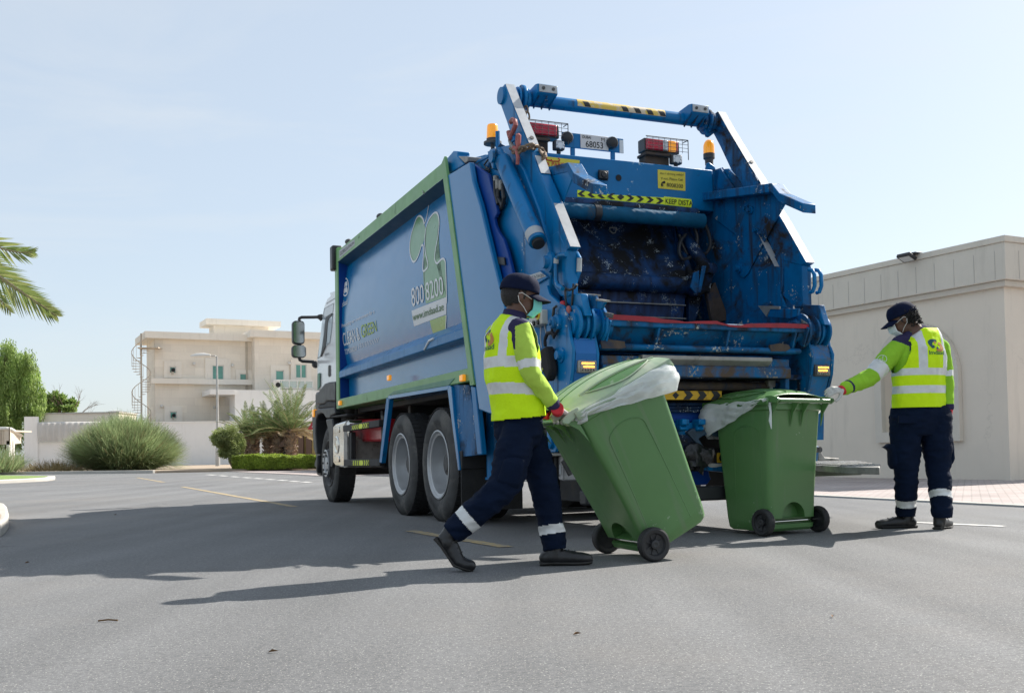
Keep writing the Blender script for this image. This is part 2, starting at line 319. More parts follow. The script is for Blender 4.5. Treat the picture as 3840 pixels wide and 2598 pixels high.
# painted lines
M_YEL = mat('road_paint_yellow', (.46, .33, .14), .8, dirt=.75, dcol=(.21, .2, .18), dscale=16, var=.15)
M_WHT = mat('road_paint_white', (.62, .61, .58), .8, dirt=.45, dcol=(.2, .19, .18), dscale=9, var=.1)
def line(name, uv0, uv1, w, m):
    a, b_ = G(uv0), G(uv1); d = (b_-a).normalized(); s = Vector((-d.y, d.x, 0))*w/2
    o = MB().add([p+Vector((0, 0, .004)) for p in (a-s, b_-s, b_+s, a+s)], [(0, 1, 2, 3)]).build(name, m, smooth=0); o['kind'] = 'structure'
line('lane_marking', (931, 1204), (1150, 1241), .11, M_YEL)
line('lane_marking', (415, 1104), (668, 1149), .11, M_YEL)
line('lane_marking', (311, 1083), (371, 1093.5), .11, M_YEL)
for a, b_ in (((2078, 1185), (2280, 1194)), ((1100, 1138), (1186, 1140))): line('road_line', a, b_, .09, M_WHT)
for i in range(9):
    x0 = BZ(670+i*100, 0)[0]; y0 = BZ(0, 1411+i*7.6)[1]
    line('give_way_dash', (x0, y0), (x0+17, y0+1.3), .18, M_WHT)
# ---------------------------------------------------------------- right-hand building
M_RW = wallmat('render_wall', (.71, .64, .54), (.36, .33, .28), cracks=.2, var=.05)
M_RP = wallmat('parapet_render', (.62, .575, .495), (.3, .28, .24), var=.06)
M_TRIM = wallmat('trim_render', (.58, .53, .45), (.4, .36, .3), var=.05)
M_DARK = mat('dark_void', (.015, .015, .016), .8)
corner_top = hit(mk(3000, 850, .668)(1143, 300), wA, wn_); kc = (corner_top-wA).dot(wd)
hz = lambda x, y: hit(mk(3000, 850, .668)(x, y), wA, wn_).z
z_par = hz(1140, 95); z_c1 = hz(1143, 303); z_c0 = hz(1143, 338)
rb = empty('single_storey_building', wA, math.atan2(wd.y, wd.x), 'beige rendered single storey building with a grooved parapet on the right', 'building')
# local frame: +x towards the camera along the wall, outward normal = local ny
ln = Vector((wn_.dot(wd), wn_.dot(Vector((-wd.y, wd.x, 0))), 0)); sgn = 1 if ln.y > 0 else -1   # outward is sgn*y
x0, x1 = -26, kc
def rbx(name, xa, xb, ya, yb, za, zb, m, parent=rb, bevel=.012): return MB().box(xa, xb, min(sgn*ya, sgn*yb), max(sgn*ya, sgn*yb), za, zb).build(name, m, parent, bevel=bevel)
def fl(p): 
    u = p-wA; return (u.dot(wd), u.z)
wz = mk(3240, 1130, .318)
nL, nB = fl(hit(mk(3240, 1480, .35)(165, 510), wA, wn_)); nR, _ = fl(hit(mk(3240, 1480, .35)(1070, 490), wA, wn_))
nT = fl(hit(mk(3000, 850, .668)(700, 590), wA, wn_))[1]; 
yc = -.35   # body wall sits behind the niche surround
# wall with an arched niche: build as polygon with hole by strips
cx, hw = (nL+nR)/2, abs(nR-nL)/2-.17; spring = nT-hw*1.0; sill = nB+.2
def arch(cx, hw, sill, spring, n=20): return [(cx-hw, sill), (cx+hw, sill)]+[(cx+hw*math.cos(math.pi*i/n), spring+hw*math.sin(math.pi*i/n)) for i in range(n+1)]
mb = MB(); hole = arch(cx, hw, sill, spring)
a_ = hole; out_ = [(cx-hw-.6, 0), (cx+hw+.6, 0)]
def P3(x, z, y=0): return (x, sgn*y, z)
# left, right, below
mb.add([P3(x0, 0), P3(cx-hw, 0), P3(cx-hw, z_c0), P3(x0, z_c0)], [(0, 1, 2, 3)])
mb.add([P3(cx+hw, 0), P3(x1, 0), P3(x1, z_c0), P3(cx+hw, z_c0)], [(0, 1, 2, 3)])
mb.add([P3(cx-hw, 0), P3(cx+hw, 0), P3(cx+hw, sill), P3(cx-hw, sill)], [(0, 1, 2, 3)])
arc = hole[2:]
for (xa, za), (xb, zb) in zip(arc, arc[1:]): mb.add([P3(xa, za), P3(xb, zb), P3(xb, z_c0), P3(xa, z_c0)], [(0, 1, 2, 3)])
h2 = hole
for i in range(len(h2)):
    (xa, za), (xb, zb) = h2[i], h2[(i+1) % len(h2)]; mb.add([P3(xa, za), P3(xb, zb), P3(xb, zb, -.22), P3(xa, za, -.22)], [(0, 1, 2, 3)])
mb.add([P3(x, z, -.22) for x, z in h2], [tuple(range(len(h2)))])
# end wall (turns the corner), back and roof
mb.add([P3(x1, 0), P3(x1, 0, -14), P3(x1, z_c0, -14), P3(x1, z_c0)], [(0, 1, 2, 3)])
mb.add([P3(x0, 0), P3(x0, 0, -14), P3(x0, z_c0, -14), P3(x0, z_c0)], [(0, 1, 2, 3)])
mb.add([P3(x0, z_c0, 0), P3(x1, z_c0, 0), P3(x1, z_c0, -14), P3(x0, z_c0, -14)], [(0, 1, 2, 3)])
mb.build('wall', M_RW, rb, smooth=0)
# surround of the niche
so = arch(cx, hw+.17, nB, spring); mb = MB()
oo = [so[0], so[1]]+so[2:]
for i in range(len(hole)):
    j = (i+1) % len(hole)
    for y in (.10,): mb.add([P3(*hole[i], y), P3(*hole[j], y), P3(*oo[j], y), P3(*oo[i], y)], [(0, 1, 2, 3)])
    mb.add([P3(*oo[i], .10), P3(*oo[j], .10), P3(*oo[j], .002), P3(*oo[i], .002)], [(0, 1, 2, 3)]); mb.add([P3(*hole[i], .10), P3(*hole[j], .10), P3(*hole[j], -.01), P3(*hole[i], -.01)], [(0, 1, 2, 3)])
mb.build('niche_surround', M_RP, rb, smooth=30)
rbx('cornice', x0-.1, x1+.10, -14, .10, z_c0, z_c1, M_TRIM)
pp_ = rbx('parapet', x0-.1, x1+.16, -14, .16, z_c1, z_par, M_RP)
gm = MB()
for i in range(60):
    xx = x1+.16-.42*i-.2
    if xx < x0: break
    gm.box(xx-.004, xx+.004, min(sgn*.163, sgn*.165), max(sgn*.163, sgn*.165), z_c1+.02, z_par-.13)
for i in range(20):
    yy = -.2-.42*i; gm.box(x1+.162, x1+.165, min(sgn*(yy-.004), sgn*(yy+.004)), max(sgn*(yy-.004), sgn*(yy+.004)), z_c1+.02, z_par-.13)
gm.build('groove', M_KERB, pp_, smooth=0)
rbx('coping', x0-.13, x1+.19, -14.03, .19, z_par, z_par+.11, M_RP)
# flood light on the parapet
fz = fl(hit(mk(3000, 850, .668)(675, 190), wA, wn_)); fo = empty('flood_light', wA+wd*fz[0]+Vector((0, 0, z_par+.02)), math.atan2(wd.y, wd.x), 'black square flood light tilted down over the parapet edge', 'light')
MB().obox((0, sgn*.36, .03), (.15, 0, 0), (0, sgn*.10, .045), (0, -.012*sgn, .03)).build('housing', mat('black_metal', (.03, .03, .032), .4, .3), fo, bevel=.01)
MB().obox((0, sgn*.366, -.001), (.12, 0, 0), (0, sgn*.075, .034), (0, -.001*sgn, .003)).build('lens', mat('lamp_glass_clear', (.6, .62, .62), .15, .2), fo)
MB().box(-.15, .15, min(sgn*.1, sgn*.3), max(sgn*.1, sgn*.3), .08, .115).build('bracket', mat('black_metal', (0, 0, 0)), fo, bevel=.004)
# green and white panel in the niche
gp = fl(hit(mk(3240, 1480, .35)(905, 250), wA, wn_)); pn = empty('green_panel', wA, math.atan2(wd.y, wd.x), 'green and white printed panel leaning inside the arched niche', 'sign')
MB().box(gp[0]-.9, gp[0]+.08, min(-sgn*.2, -sgn*.17), max(-sgn*.2, -sgn*.17), gp[1]-.42, gp[1]+.75).build('board', mat('panel_white', (.72, .72, .7), .5), pn)
for k in (0, 1): MB().box(gp[0]-.85, gp[0]+.075, min(-sgn*.168, -sgn*.165), max(-sgn*.168, -sgn*.165), gp[1]-.28+k*.5, gp[1]+.18+k*.5).build('print', mat('panel_green', (.06, .22, .03), .5, var=.4, vscale=20), pn)

# dry leaves and twigs on the road
M_DL = mat('dry_leaf_brown', (.16, .09, .04), .8); rnd_ = random.Random(4)
for (u, v, lab) in ((262, 1168, 'curled dry leaf on sunny asphalt, left edge near the kerb'), (245, 1410, 'thin reddish twig lying on bright asphalt left of the worker shadow'), (62, 1277, 'dark dry leaf inside the truck shadow near the left edge'), (1310, 1440, 'small dry leaf on the empty foreground asphalt, right of centre'), (620, 1480, 'small dry leaf on the open foreground asphalt, left of centre'), (1890, 1400, 'small dry leaf on the foreground asphalt below the reaching worker')):
    p = G((u, v)); m_ = MB(); a = rnd_.uniform(0, 3); L_ = .018 if 'twig' not in lab else .04; dx, dy = math.cos(a)*L_, math.sin(a)*L_; w_ = .35 if 'twig' not in lab else .06
    if 'twig' in lab: m_.tube([(-dx, -dy*.2, .006), (0, .004, .009), (dx, dy*.2, .006)], .0035, n=5)
    else: m_.add([(-dx, -dy, .003), (-dx*.2+dy*w_, -dy*.2-dx*w_, .014), (dx, dy, .006), (-dx*.2-dy*w_, -dy*.2+dx*w_, .012)], [(0, 1, 2), (0, 2, 3)])
    o = m_.build('dry_leaf' if 'twig' not in lab else 'twig', M_DL); o.location = p; tag(o, lab, 'leaf' if 'twig' not in lab else 'twig', 'litter blown onto the road')
# ================================================================ FAR LEFT
M_ST = wallmat('stone_cladding', (.79, .72, .62), (.55, .47, .38), block=.6, var=.05)
M_STT = wallmat('stone_trim', (.81, .75, .66), (.45, .38, .3), var=.04)
M_WW = wallmat('white_wall', (.80, .79, .77), (.45, .42, .38), var=.04)
M_GLG = mat('green_glass', (.10, .30, .24), .12, spec=.8, var=.3, vscale=.6)
M_FRM = mat('white_frame', (.66, .64, .6), .5)
M_BEI = mat('beige_metal', (.50, .44, .36), .5, .2, var=.1)
M_GRY = mat('galvanised', (.42, .42, .41), .45, .5, var=.12)
fP = W(BZ(230, 983), 80); fP.z = 0; fd = Vector((.888, .46, 0)).normalized(); fn = Vector((fd.y, -fd.x, 0))
def FX(x, y, off=0):       # point of the facade plane: (along, height)
    p = hit(BZ(x, y), fP+fn*off, fn)-fP; return p.dot(fd), p.z
ho = empty('two_storey_house', fP, math.atan2(fd.y, fd.x), 'large cream two storey house with flat roof and green glass windows', 'building')
def hb(name, xa, xb, ya, yb, za, zb, m, parent=ho, bevel=0): return MB().box(xa, xb, ya, yb, za, zb).build(name, m, parent, smooth=0, bevel=bevel)
# local: +x to the right along the facade, -y outward
zt = FX(230, 212)[1]; zc = FX(230, 268)[1]; xr = FX(1050, 300)[0]; zt2 = FX(1075, 200, 1.2)[1]; zc2 = FX(1075, 258, 1.2)[1]
hb('wall', 0, xr+.3, 0, 4.5, 0, zc+.1, M_ST)
hb('parapet', -.8, xr+.0, -.55, 5.2, zc, zt, M_STT)
xw = FX(1065, 300, 1.2)[0]
hb('wall', xw, xw+16, -1.2, 4.5, 0, zc2+.05, M_ST)
hb('parapet', xw-.45, xw+16.5, -1.75, 5.2, zc2, zt2, M_STT)
zb1, zb0 = FX(600, 608)[1], FX(600, 652)[1]
hb('belt_course', -.35, xw-.002, -.45, -.002, zb0, zb1, M_STT)
# penthouse stair tower, set back
px0 = FX(722, 150, -2.5)[0]; px1 = FX(1183, 150, -2.5)[0]; pz1 = FX(705, 105, -2.5)[1]; pz0 = FX(705, 152, -2.5)[1]
pt = hb('stair_tower', px0, px1, 2.5, 4.4, zt-1, pz0+.05, M_STT); hb('tower_slab', px0-.7, px1+.9, 1.9, 4.9, pz0, pz1, M_STT, pt)
def window(x0, y0, x1, y1, off, fr, kind='pane', mull=False, name='window'):
    a, z1 = FX(x0, y0, off); b_, z0 = FX(x1, y1, off); m = MB(); f = .13
    m.box(a-fr, b_+fr, -off-.10, -off+.02, z0-fr*(name != 'balcony_door'), z0, 0).box(a-fr, b_+fr, -off-.10, -off+.02, z1, z1+fr, 0).box(a-fr, a, -off-.10, -off+.02, z0, z1, 0).box(b_, b_+fr, -off-.10, -off+.02, z0, z1, 0)
    w = m.build(name, M_STT, ho, smooth=0)
    MB().box(a, b_, -off-.022, -off-.012, z0, z1).build('pane', M_GLG, w, smooth=0)
    s = MB().box(a, a+f*.5, -off-.05, -off-.023, z0, z1).box(b_-f*.5, b_, -off-.05, -off-.023, z0, z1).box(a, b_, -off-.05, -off-.023, z1-f*.5, z1)
    if mull: s.box((a+b_)/2-.05, (a+b_)/2+.05, -off-.055, -off-.025, z0, z1)
    s.build('frame', M_FRM, w, smooth=0)
    return a, b_, z0, z1
for (x0_, y0_, x1_, y1_) in ((348, 502, 403, 554), (351, 880, 410, 935)):
    a, b_, z0, z1 = window(x0_, y0_, x1_, y1_, 0, .42)
    u_ = hb('window_unit', a+.3, b_-.35, -.32, -.06, z0+.25, z1-.6, M_BEI); MB().lathe(((a+b_)/2, -.33, (z0+z1)/2-.05), (0, -1, 0), [(0, .15), (.02, .15), (.025, .1), (.01, .05), (.01, 0)], n=16).build('fan_grille', M_DARK, u_)
window(707, 490, 806, 608, 0, .55, name='balcony_door'); window(938, 560, 1012, 614, 0, .3); window(1240, 533, 1313, 690, 1.2, .4, name='balcony_door'); window(1408, 482, 1502, 595, 1.2, .4, mull=True)
ra, rz1 = FX(1222, 614, 2.2); rb_, rz0 = FX(1555, 697, 2.2)
rl = MB().box(ra, rb_, -2.25, -2.2, rz1-.06, rz1+.04).box(ra, rb_, -2.25, -2.2, rz0+.1, rz0+.16)
for i in range(6): x = ra+(rb_-ra)*i/5; rl.box(x-.03, x+.03, -2.26, -2.2, rz0, rz1)
rr = rl.build('balcony_railing', M_FRM, ho, smooth=0); MB().box(ra, rb_, -2.23, -2.22, rz0+.16, rz1-.06).build('glass_panel', mat('pale_glass', (.5, .6, .57), .2, alpha=.45), rr, smooth=0)
hb('balcony', ra-.1, rb_+.1, -2.3, -1.2, rz0-.2, rz0, M_STT)
# white annex in front
a1, az = FX(800, 728, 3.2); b1, az1 = FX(900, 697, 3.2); c1, _ = FX(900, 740, 3.2); zrf = FX(900, 738, 3.2)[1]
hb('annex_wall', c1, c1+16, -3.2, -1.21, 0, az1-.0, M_WW); hb('annex_canopy', c1-1.9, c1-.002, -3.3, -.01, zrf, az1+.02, M_WW)
hb('downpipe', FX(1040, 300)[0]-.5, FX(1040, 300)[0]-.35, -.12, -.002, 0, zc, M_BEI)
# wall lights
for x, y in ((553, 480), (877, 492), (1356, 475), (283, 835), (727, 845)):
    q = FX(x, y, 1.2 if x > 1100 else 0); yy = -1.2 if x > 1100 else 0
    MB().sphere((q[0], yy-.1, q[1]), .13, n=10).build('wall_light', M_FRM, ho)
# outdoor AC unit beside the balcony
q0 = FX(1214, 703, 2.6); q1 = FX(1272, 657, 2.6)
ac = empty('outdoor_ac_unit', fP, math.atan2(fd.y, fd.x), 'white air conditioning unit standing left of the glass balcony', 'air conditioner')
MB().box(q0[0], q1[0], -2.9, -2.35, az1, az1+.85).build('casing', M_FRM, ac, bevel=.02); MB().lathe((q0[0]+.4, -2.9, az1+.45), (0, -1, 0), [(0, .2), (.02, .2), (.02, .0)], n=20).build('fan', M_DARK, ac)
# spiral stair
sp = hit(BZ(114, 983), fP, fn); sp.z = 0
ss = empty('spiral_staircase', sp, 0, 'tall rust brown spiral fire escape beside the cream house', 'staircase')
H_s = W(BZ(117, 222), sp.y).z; MB().cyl((0, 0, 0), (0, 0, H_s), .07, n=10).build('pole', M_BEI, ss)
M_RUST = mat('weathered_beige_steel', (.55, .46, .36), .7, .1, var=.2)
tr = MB(); rl = MB(); path = []; top = FX(150, 355)[1]; n = int(top/.2); rad = .70
for i in range(n):
    a = i*.405+.5; z = .2*(i+1); c, s_ = math.cos(a), math.sin(a); c2, s2 = math.cos(a+.38), math.sin(a+.38)
    tr.prism([(c*.09, s_*.09, z), (c*rad, s_*rad, z), (c2*rad, s2*rad, z), (c2*.09, s2*.09, z)], (0, 0, .035)); path.append((c*rad, s_*rad, z+1.0))
    rl.cyl((c*rad, s_*rad, z), (c*rad, s_*rad, z+1.0), .013, n=5)
rl.tube(path, .03, n=6); tr.build('treads', M_RUST, ss, smooth=0); rl.build('handrail', M_RUST, ss)
MB().box(-.1, 1.5, -.5, .5, top, top+.08).build('landing', M_RUST, ss, smooth=0)
# boundary walls
yW = 77.0
def wallbox(name, u0, u1, y0, y1, vtop, m, label, z0=0, parent=None, th=.25, base=0):
    a = W((u0, 1030), y0); b_ = W((u1, 1030), y1); zt_ = W((u0, vtop), y0).z
    a.z = b_.z = 0
    d = (b_-a); L_ = d.length; r = math.atan2(d.y, d.x)
    e = empty(name, a, r, label, 'wall') if parent is None else parent
    return e, L_, zt_
e, L_, zt_ = wallbox('boundary_wall', 205, 735, 77, 80, 960.5, M_WW, 'plain white boundary wall running behind the feathery bush and lamp post')
MB().box(0, L_, 0, .25, .02, zt_).build('wall', M_WW, e, smooth=0); MB().box(-.05, L_+.05, -.05, .3, zt_, zt_+.08).build('coping', M_WW, e, smooth=0)
zc_ = LZ(0, 0); e, L_, zt_ = wallbox('corrugated_fence', 61, 262, 74.5, 76, 0, M_WW, 'white wall topped with grey corrugated metal sheets, left of the feathery bush')
zA = W(LZ(250, 1160), 74.8).z; zB = W(LZ(250, 1280), 74.8).z; zE = W(LZ(180, 1127), 74.5).z
MB().box(0, L_+2, 0, .25, .02, zB-.1).build('wall', M_WW, e, smooth=0); MB().box(-.15, .75, -.15, .3, .02, zE).build('pillar', M_WW, e, smooth=0)
cg = MB(); N_ = int((L_+1)/.1); M_COR = mat('corrugated_sheet', (.50, .475, .44), .5, .2, var=.12, vscale=.8, dirt=.3, dcol=(.3, .26, .2), dscale=.6)
for i in range(N_):
    t = i % 4; x = .8+i*.1; y0 = (-.30, -.30, -.38, -.38)[t]; y1 = (-.30, -.38, -.38, -.30)[t]
    if x > L_+1.6: break
    cg.add([(x, y0, zB), (x+.1, y1, zB), (x+.1, y1, zA-.25), (x, y0, zA-.25), (x+.1, y1+.08, zA-.08), (x, y0+.08, zA-.08), (x+.1, y1+.5, zA), (x, y0+.5, zA)], [(0, 1, 2, 3), (3, 2, 4, 5), (5, 4, 6, 7)])
cg.build('corrugated_panel', M_COR, e, smooth=50)
# flat shed behind the corrugated fence
a = W(LZ(232, 1150), 84); b_ = W(LZ(735, 1150), 84); sz = W(LZ(400, 1109), 84).z
sh = empty('flat_shed', (a.x, 84, 0), 0, 'low pale pink shed with flat roof behind the corrugated fence', 'shed')
MB().box(0, b_.x-a.x, 0, 4, 0, sz).build('wall', M_STT, sh, smooth=0); MB().box(-.1, b_.x-a.x+.1, -.1, 4.1, sz, sz+.1).build('roof', M_COR, sh, smooth=0)
# carport at the left edge
c0 = G(LZ(60, 1480)); cy = c0.y
cp = empty('carport', (0, cy, 0), 0, 'cream carport with a rounded corrugated roof fascia on thin posts at the left edge', 'carport')
xc = lambda x, y, dy=0: W(LZ(x, y), cy+dy)
f0, f1 = xc(0, 1195), xc(62, 1270); rz = xc(0, 1300).z
M_CP = mat('cream_sheet', (.62, .54, .44), .5, var=.08)
fm = MB()
for i in range(40):
    x = f1.x-.08*i-.3; fm.box(x-.08, x-.045, -.06, -.002, rz, f0.z-.12)
fm.box(f1.x-6, f1.x, 0, .06, rz, f0.z-.02); fm.build('fascia', M_CP, cp, smooth=0)
s1 = xc(131, 1240, 2.5)
MB().prism([(f1.x+.0, 0, rz), (f1.x+.0, 0, f0.z), (s1.x, 2.5, s1.z), (s1.x, 2.5, xc(131, 1292, 2.5).z)], (-.06, 0, 0)).build('side_fascia', M_CP, cp, smooth=0)
MB().tube([(f1.x-6, -.02, f0.z-.05), (f1.x-.15, -.02, f0.z-.05), (f1.x, .1, f0.z-.08), (s1.x, 2.5, s1.z-.03)], .09, n=10).build('roof_edge', M_FRM, cp)
MB().box(f1.x-6, f1.x-.1, .1, 2.6, f0.z-.2, f0.z-.12).build('roof', M_CP, cp, smooth=0)
for x, y, dy in ((48, 1470, 0), (60, 1470, .3), (75, 1480, .5)):
    p = xc(x, 1470, dy); MB().box(p.x-.075, p.x+.075, dy, dy+.15, .1, rz+.2).build('post', M_FRM, cp, bevel=.01)
# street lamps
def lamp(uvb, y, vtop, r, label, hl):
    b_ = W(uvb, y); z = W((uvb[0], vtop), y).z; lo = empty('street_lamp', (b_.x, y, 0), 0, label, 'street lamp')
    MB().lathe((0, 0, 0), (0, 0, 1), [(0, r*1.5), (1.2, r*1.4), (1.25, r), (z-.2, r*.55), (z, r*.5)], n=14).build('pole', M_GRY, lo)
    MB().tube([(0, 0, z-.1), (-.1, 0, z+.02), (-hl*.45, 0, z+.06)], r*.4, n=8).build('arm', M_GRY, lo)
    MB().tube([(-hl*.25, 0, z+.05), (-hl*.5, 0, z+.1), (-hl*.8, 0, z+.09), (-hl, 0, z+.05)], [(.08, .1), (.16, .11), (.15, .1), (.05, .03)], n=12).build('lamp_head', M_FRM, lo)
    return lo
lamp((494.3, 1058), 66, BZ(0, 415)[1], .10, 'grey street lamp with a curved head in front of the cream house', 1.7)
lamp(LZ(790, 1095), 120, LZ(0, 1098)[1], .1, 'tiny far street lamp just above the feathery bush', 2.4)
p = W(LZ(273, 1105), 95); tp_ = empty('utility_pole', (p.x, 95, 0), 0, 'thin grey pole between the weeping tree and the pink shed', 'pole')
MB().lathe((0, 0, 0), (0, 0, 1), [(0, .12), (W(LZ(273, 950), 95).z, .08)], n=8).build('pole', M_GRY, tp_)
# ---------------------------------------------------------------- foliage tools
def quadcloud(name, items, m, parent=None):     # items: (centre, dir along, dir across, len, width)
    v = []; f = []
    for c, a, s_, l, w in items:
        b = len(v); t = c+a*l
        v += [tuple(c), tuple(c+a*(l*.45)+s_*w*.5), tuple(t), tuple(c+a*(l*.45)-s_*w*.5)]; f.append((b, b+1, b+2, b+3))
    me = bpy.data.meshes.new(name); me.from_pydata(v, [], f); me.materials.append(m); me.update(); return link(name, me, parent)
def rv():
    while True:
        p = Vector((random.uniform(-1, 1), random.uniform(-1, 1), random.uniform(-1, 1)))
        if .05 < p.length < 1: return p
M_BARK = mat('bark', (.14, .10, .07), .9, var=.35, vscale=6, bump=.6, bscale=25)
L_WEEP = leafmat('weeping_leaf', (.22, .33, .08), (.40, .52, .17), .55); L_TREE = leafmat('tree_leaf', (.15, .26, .06), (.28, .38, .10), .5)
L_FEA = leafmat('feathery_leaf', (.20, .27, .11), (.36, .43, .22), .45); L_DRY = leafmat('dry_leaf', (.26, .19, .09), (.33, .27, .14))
L_PALM = leafmat('palm_leaf', (.11, .17, .055), (.25, .30, .13), .4); L_PALMD = leafmat('palm_leaf_dry', (.30, .20, .10), (.40, .33, .2)); L_HEDGE = leafmat('hedge_leaf', (.15, .22, .03), (.34, .42, .06), .35)
L_BUSH = leafmat('bush_leaf', (.27, .34, .11), (.46, .50, .22), .6)
def trunkmb(base, top, r0, r1, limbs, seed):
    rnd = random.Random(seed); mb = MB(); base, top = Vector(base), Vector(top)
    P = [base.lerp(top, t)+Vector((rnd.uniform(-1, 1), rnd.uniform(-1, 1), 0))*r0*.7*(t > 0) for t in (0, .25, .5, .75, 1)]
    mb.tube(P, [r0, r0*.85, r0*.7, r1*1.2, r1], n=10)
    for q in limbs:
        s = P[2].lerp(P[4], rnd.random()); q = Vector(q); mb.tube([s, s.lerp(q, .5)+Vector((0, 0, .15)), q], [r1*.8, r1*.5, r1*.2], n=6)
    return mb
def clumptree(name, x, y, blobs, m, n, leaf, label, seed, droop=0, tr=.2, hollow=.45, group=None, weep=False):
    """crown of leaf-sized faces packed in uneven clumps; blobs (dx,dy,z,rx,ry,rz)"""
    random.seed(seed); t = empty(name, (x, y, 0), 0, label, 'tree' if 'tree' in name else 'bush', group); its = []
    tot = sum(b[3]*b[5] for b in blobs)
    for bx, by, bz, rx, ry, rz in blobs:
        k = int(n*rx*rz/tot); sub = [(rv().normalized()*random.uniform(.45, 1), random.uniform(.22, .5)) for _ in range(26)]
        for _ in range(k):
            c, r = random.choice(sub); p = c+rv()*r
            if p.length < hollow or p.length > 1.25: continue
            P = Vector((bx+p.x*rx, by+p.y*ry, bz+p.z*rz))
            if weep:
                ln_ = random.uniform(.5, 1.0)*leaf*9; 
                for s_ in range(7):
                    q = P+Vector((random.uniform(-.04, .04), random.uniform(-.04, .04), -ln_*s_/7)); a = Vector((random.uniform(-.6, .6), random.uniform(-.6, .6), -1)).normalized()
                    its.append((q, a, a.cross(rv()).normalized(), leaf*random.uniform(.8, 1.5), leaf*.34))
            else:
                a = rv().normalized(); a.z -= droop; a.normalize(); its.append((P, a, a.cross(rv()).normalized(), leaf*random.uniform(.7, 1.4), leaf*.5))
    quadcloud('crown', its, m, t)
    if tr: trunkmb((0, 0, 0), (blobs[0][0]*.3, 0, blobs[0][2]), tr, tr*.45, [(b[0]*.8, b[1]*.8, b[2]) for b in blobs], seed).build('trunk', M_BARK, t)
    return t
# weeping tree
ty = 84; s = lambda x, y: W(LZ(x, y), ty); c = s(60, 900); k = (s(300, 0).x-s(0, 0).x)/300
bx = lambda x, y, rx, rz: (s(x, y).x-c.x, random.uniform(-1, 1), s(x, y).z, rx*k, rx*k, rz*k)
clumptree('weeping_tree', c.x, ty, [bx(40, 760, 120, 110), bx(190, 850, 95, 120), bx(-60, 870, 120, 200), bx(60, 980, 130, 140), bx(190, 1010, 90, 130), bx(60, 1150, 110, 130), bx(-60, 1150, 120, 130), bx(140, 760, 50, 40)], L_WEEP, 9000, .22, 'tall bright green weeping tree at the left edge', 3, tr=.4, weep=True)
ty = 92; c = s(370, 1050); clumptree('leafy_tree', c.x, ty, [bx(330, 1030, 70, 60), bx(400, 1060, 65, 50), bx(440, 1090, 35, 40), bx(300, 1090, 60, 60)], L_TREE, 7000, .3, 'smaller green leafy tree behind the pink shed', 4, tr=.25)
# bare twiggy tree
c = s(440, 1080); bt = empty('bare_tree', (c.x, ty-.5, 0), 0, 'sparse bare branched tree right of the leafy tree', 'tree'); mb = MB(); rnd = random.Random(5)
def twig(p, d, l, r, dep):
    q = p+d*l; mb.tube([p, p.lerp(q, .5)+Vector((rnd.uniform(-.05, .05), 0, rnd.uniform(-.03, .05)))*l, q], [r, r*.8, r*.5], n=4, caps=False)
    if dep:
        for _ in range(3): twig(p.lerp(q, rnd.uniform(.5, 1)), (d+Vector((rnd.uniform(-.9, .9), rnd.uniform(-.5, .5), rnd.uniform(-.4, .5)))*.8).normalized(), l*.66, r*.5, dep-1)
zt0 = c.z-1.2; mb.tube([(0, 0, 0), (0, 0, zt0)], [.12, .07], n=6)
for d in ((.8, 0, .55), (.4, 0, .9), (.9, .1, .15), (-.3, 0, .9)): twig(Vector((0, 0, zt0)), Vector(d).normalized(), 1.7, .04, 3)
mb.build('branches', M_BARK, bt)
# feathery bush
def feathery(name, uv, y, wid, hgt, n, label, seed, mm):
    random.seed(seed); c = W(uv, y); c.z = .1; o = empty(name, c, 0, label, 'bush'); v = []; f = []; dv = []; df = []
    for i in range(n):
        a = random.uniform(0, 2*math.pi); r = random.random()**.6; base = Vector((math.cos(a)*r*wid*.30, math.sin(a)*r*wid*.25, random.uniform(0, .3)*hgt*.5))
        out = Vector((math.cos(a)*r, math.sin(a)*r*.8, random.uniform(.6, 1.5)*(1.25-r*.85))); out += rv()*.5; out.normalize()
        L1 = hgt*random.uniform(.6, 1.12)*(1.05-.3*r); p = base; st = 7; w = random.uniform(.009, .020)
        s_ = Vector((random.uniform(-1, 1), random.uniform(-1, 1), 0)).normalized(); V, Fs = (dv, df) if random.random() < .10 and r > .3 else (v, f); b = len(V)
        sway = rv()*.17
        for k_ in range(st):
            t = k_/(st-1); q = p+out*(L1/st); out = (out+sway+Vector((out.x*.06, out.y*.06, -.05*t*r))).normalized(); ww = w*(1-t*.75); V += [tuple(p-s_*ww), tuple(p+s_*ww)]; p = q
        Fs += [(b+2*k_, b+2*k_+1, b+2*k_+3, b+2*k_+2) for k_ in range(st-1)]
    for nm, V, Fs, m_ in (('foliage', v, f, mm), ('dry_stems', dv, df, L_DRY)):
        me = bpy.data.meshes.new(nm); me.from_pydata(V, [], Fs); me.materials.append(m_); me.update(); link(nm, me, o)
    return o
yb = 52; cb = LZ(775, 1465); wb = W(LZ(1115, 1400), yb).x-W(LZ(425, 1400), yb).x; hb_ = W(LZ(775, 1150), yb).z
feathery('feathery_bush', cb, yb, wb*.88, hb_*1.12, 30000, 'big rounded feathery grey green bush against the white wall', 11, L_FEA)
feathery('low_shrub', LZ(340, 1462), 50.5, 5.5, .7, 900, 'low dry brown shrub along the wall, left of the feathery bush', 12, L_DRY)
feathery('low_shrub', LZ(118, 1370), 80, 5, 1.4, 900, 'small green shrub behind the carport posts', 13, L_FEA)
feathery('low_shrub', LZ(10, 1440), 49.0, 2.6, 1.5, 900, 'grey green shrub half hidden at the left frame edge', 14, L_FEA)
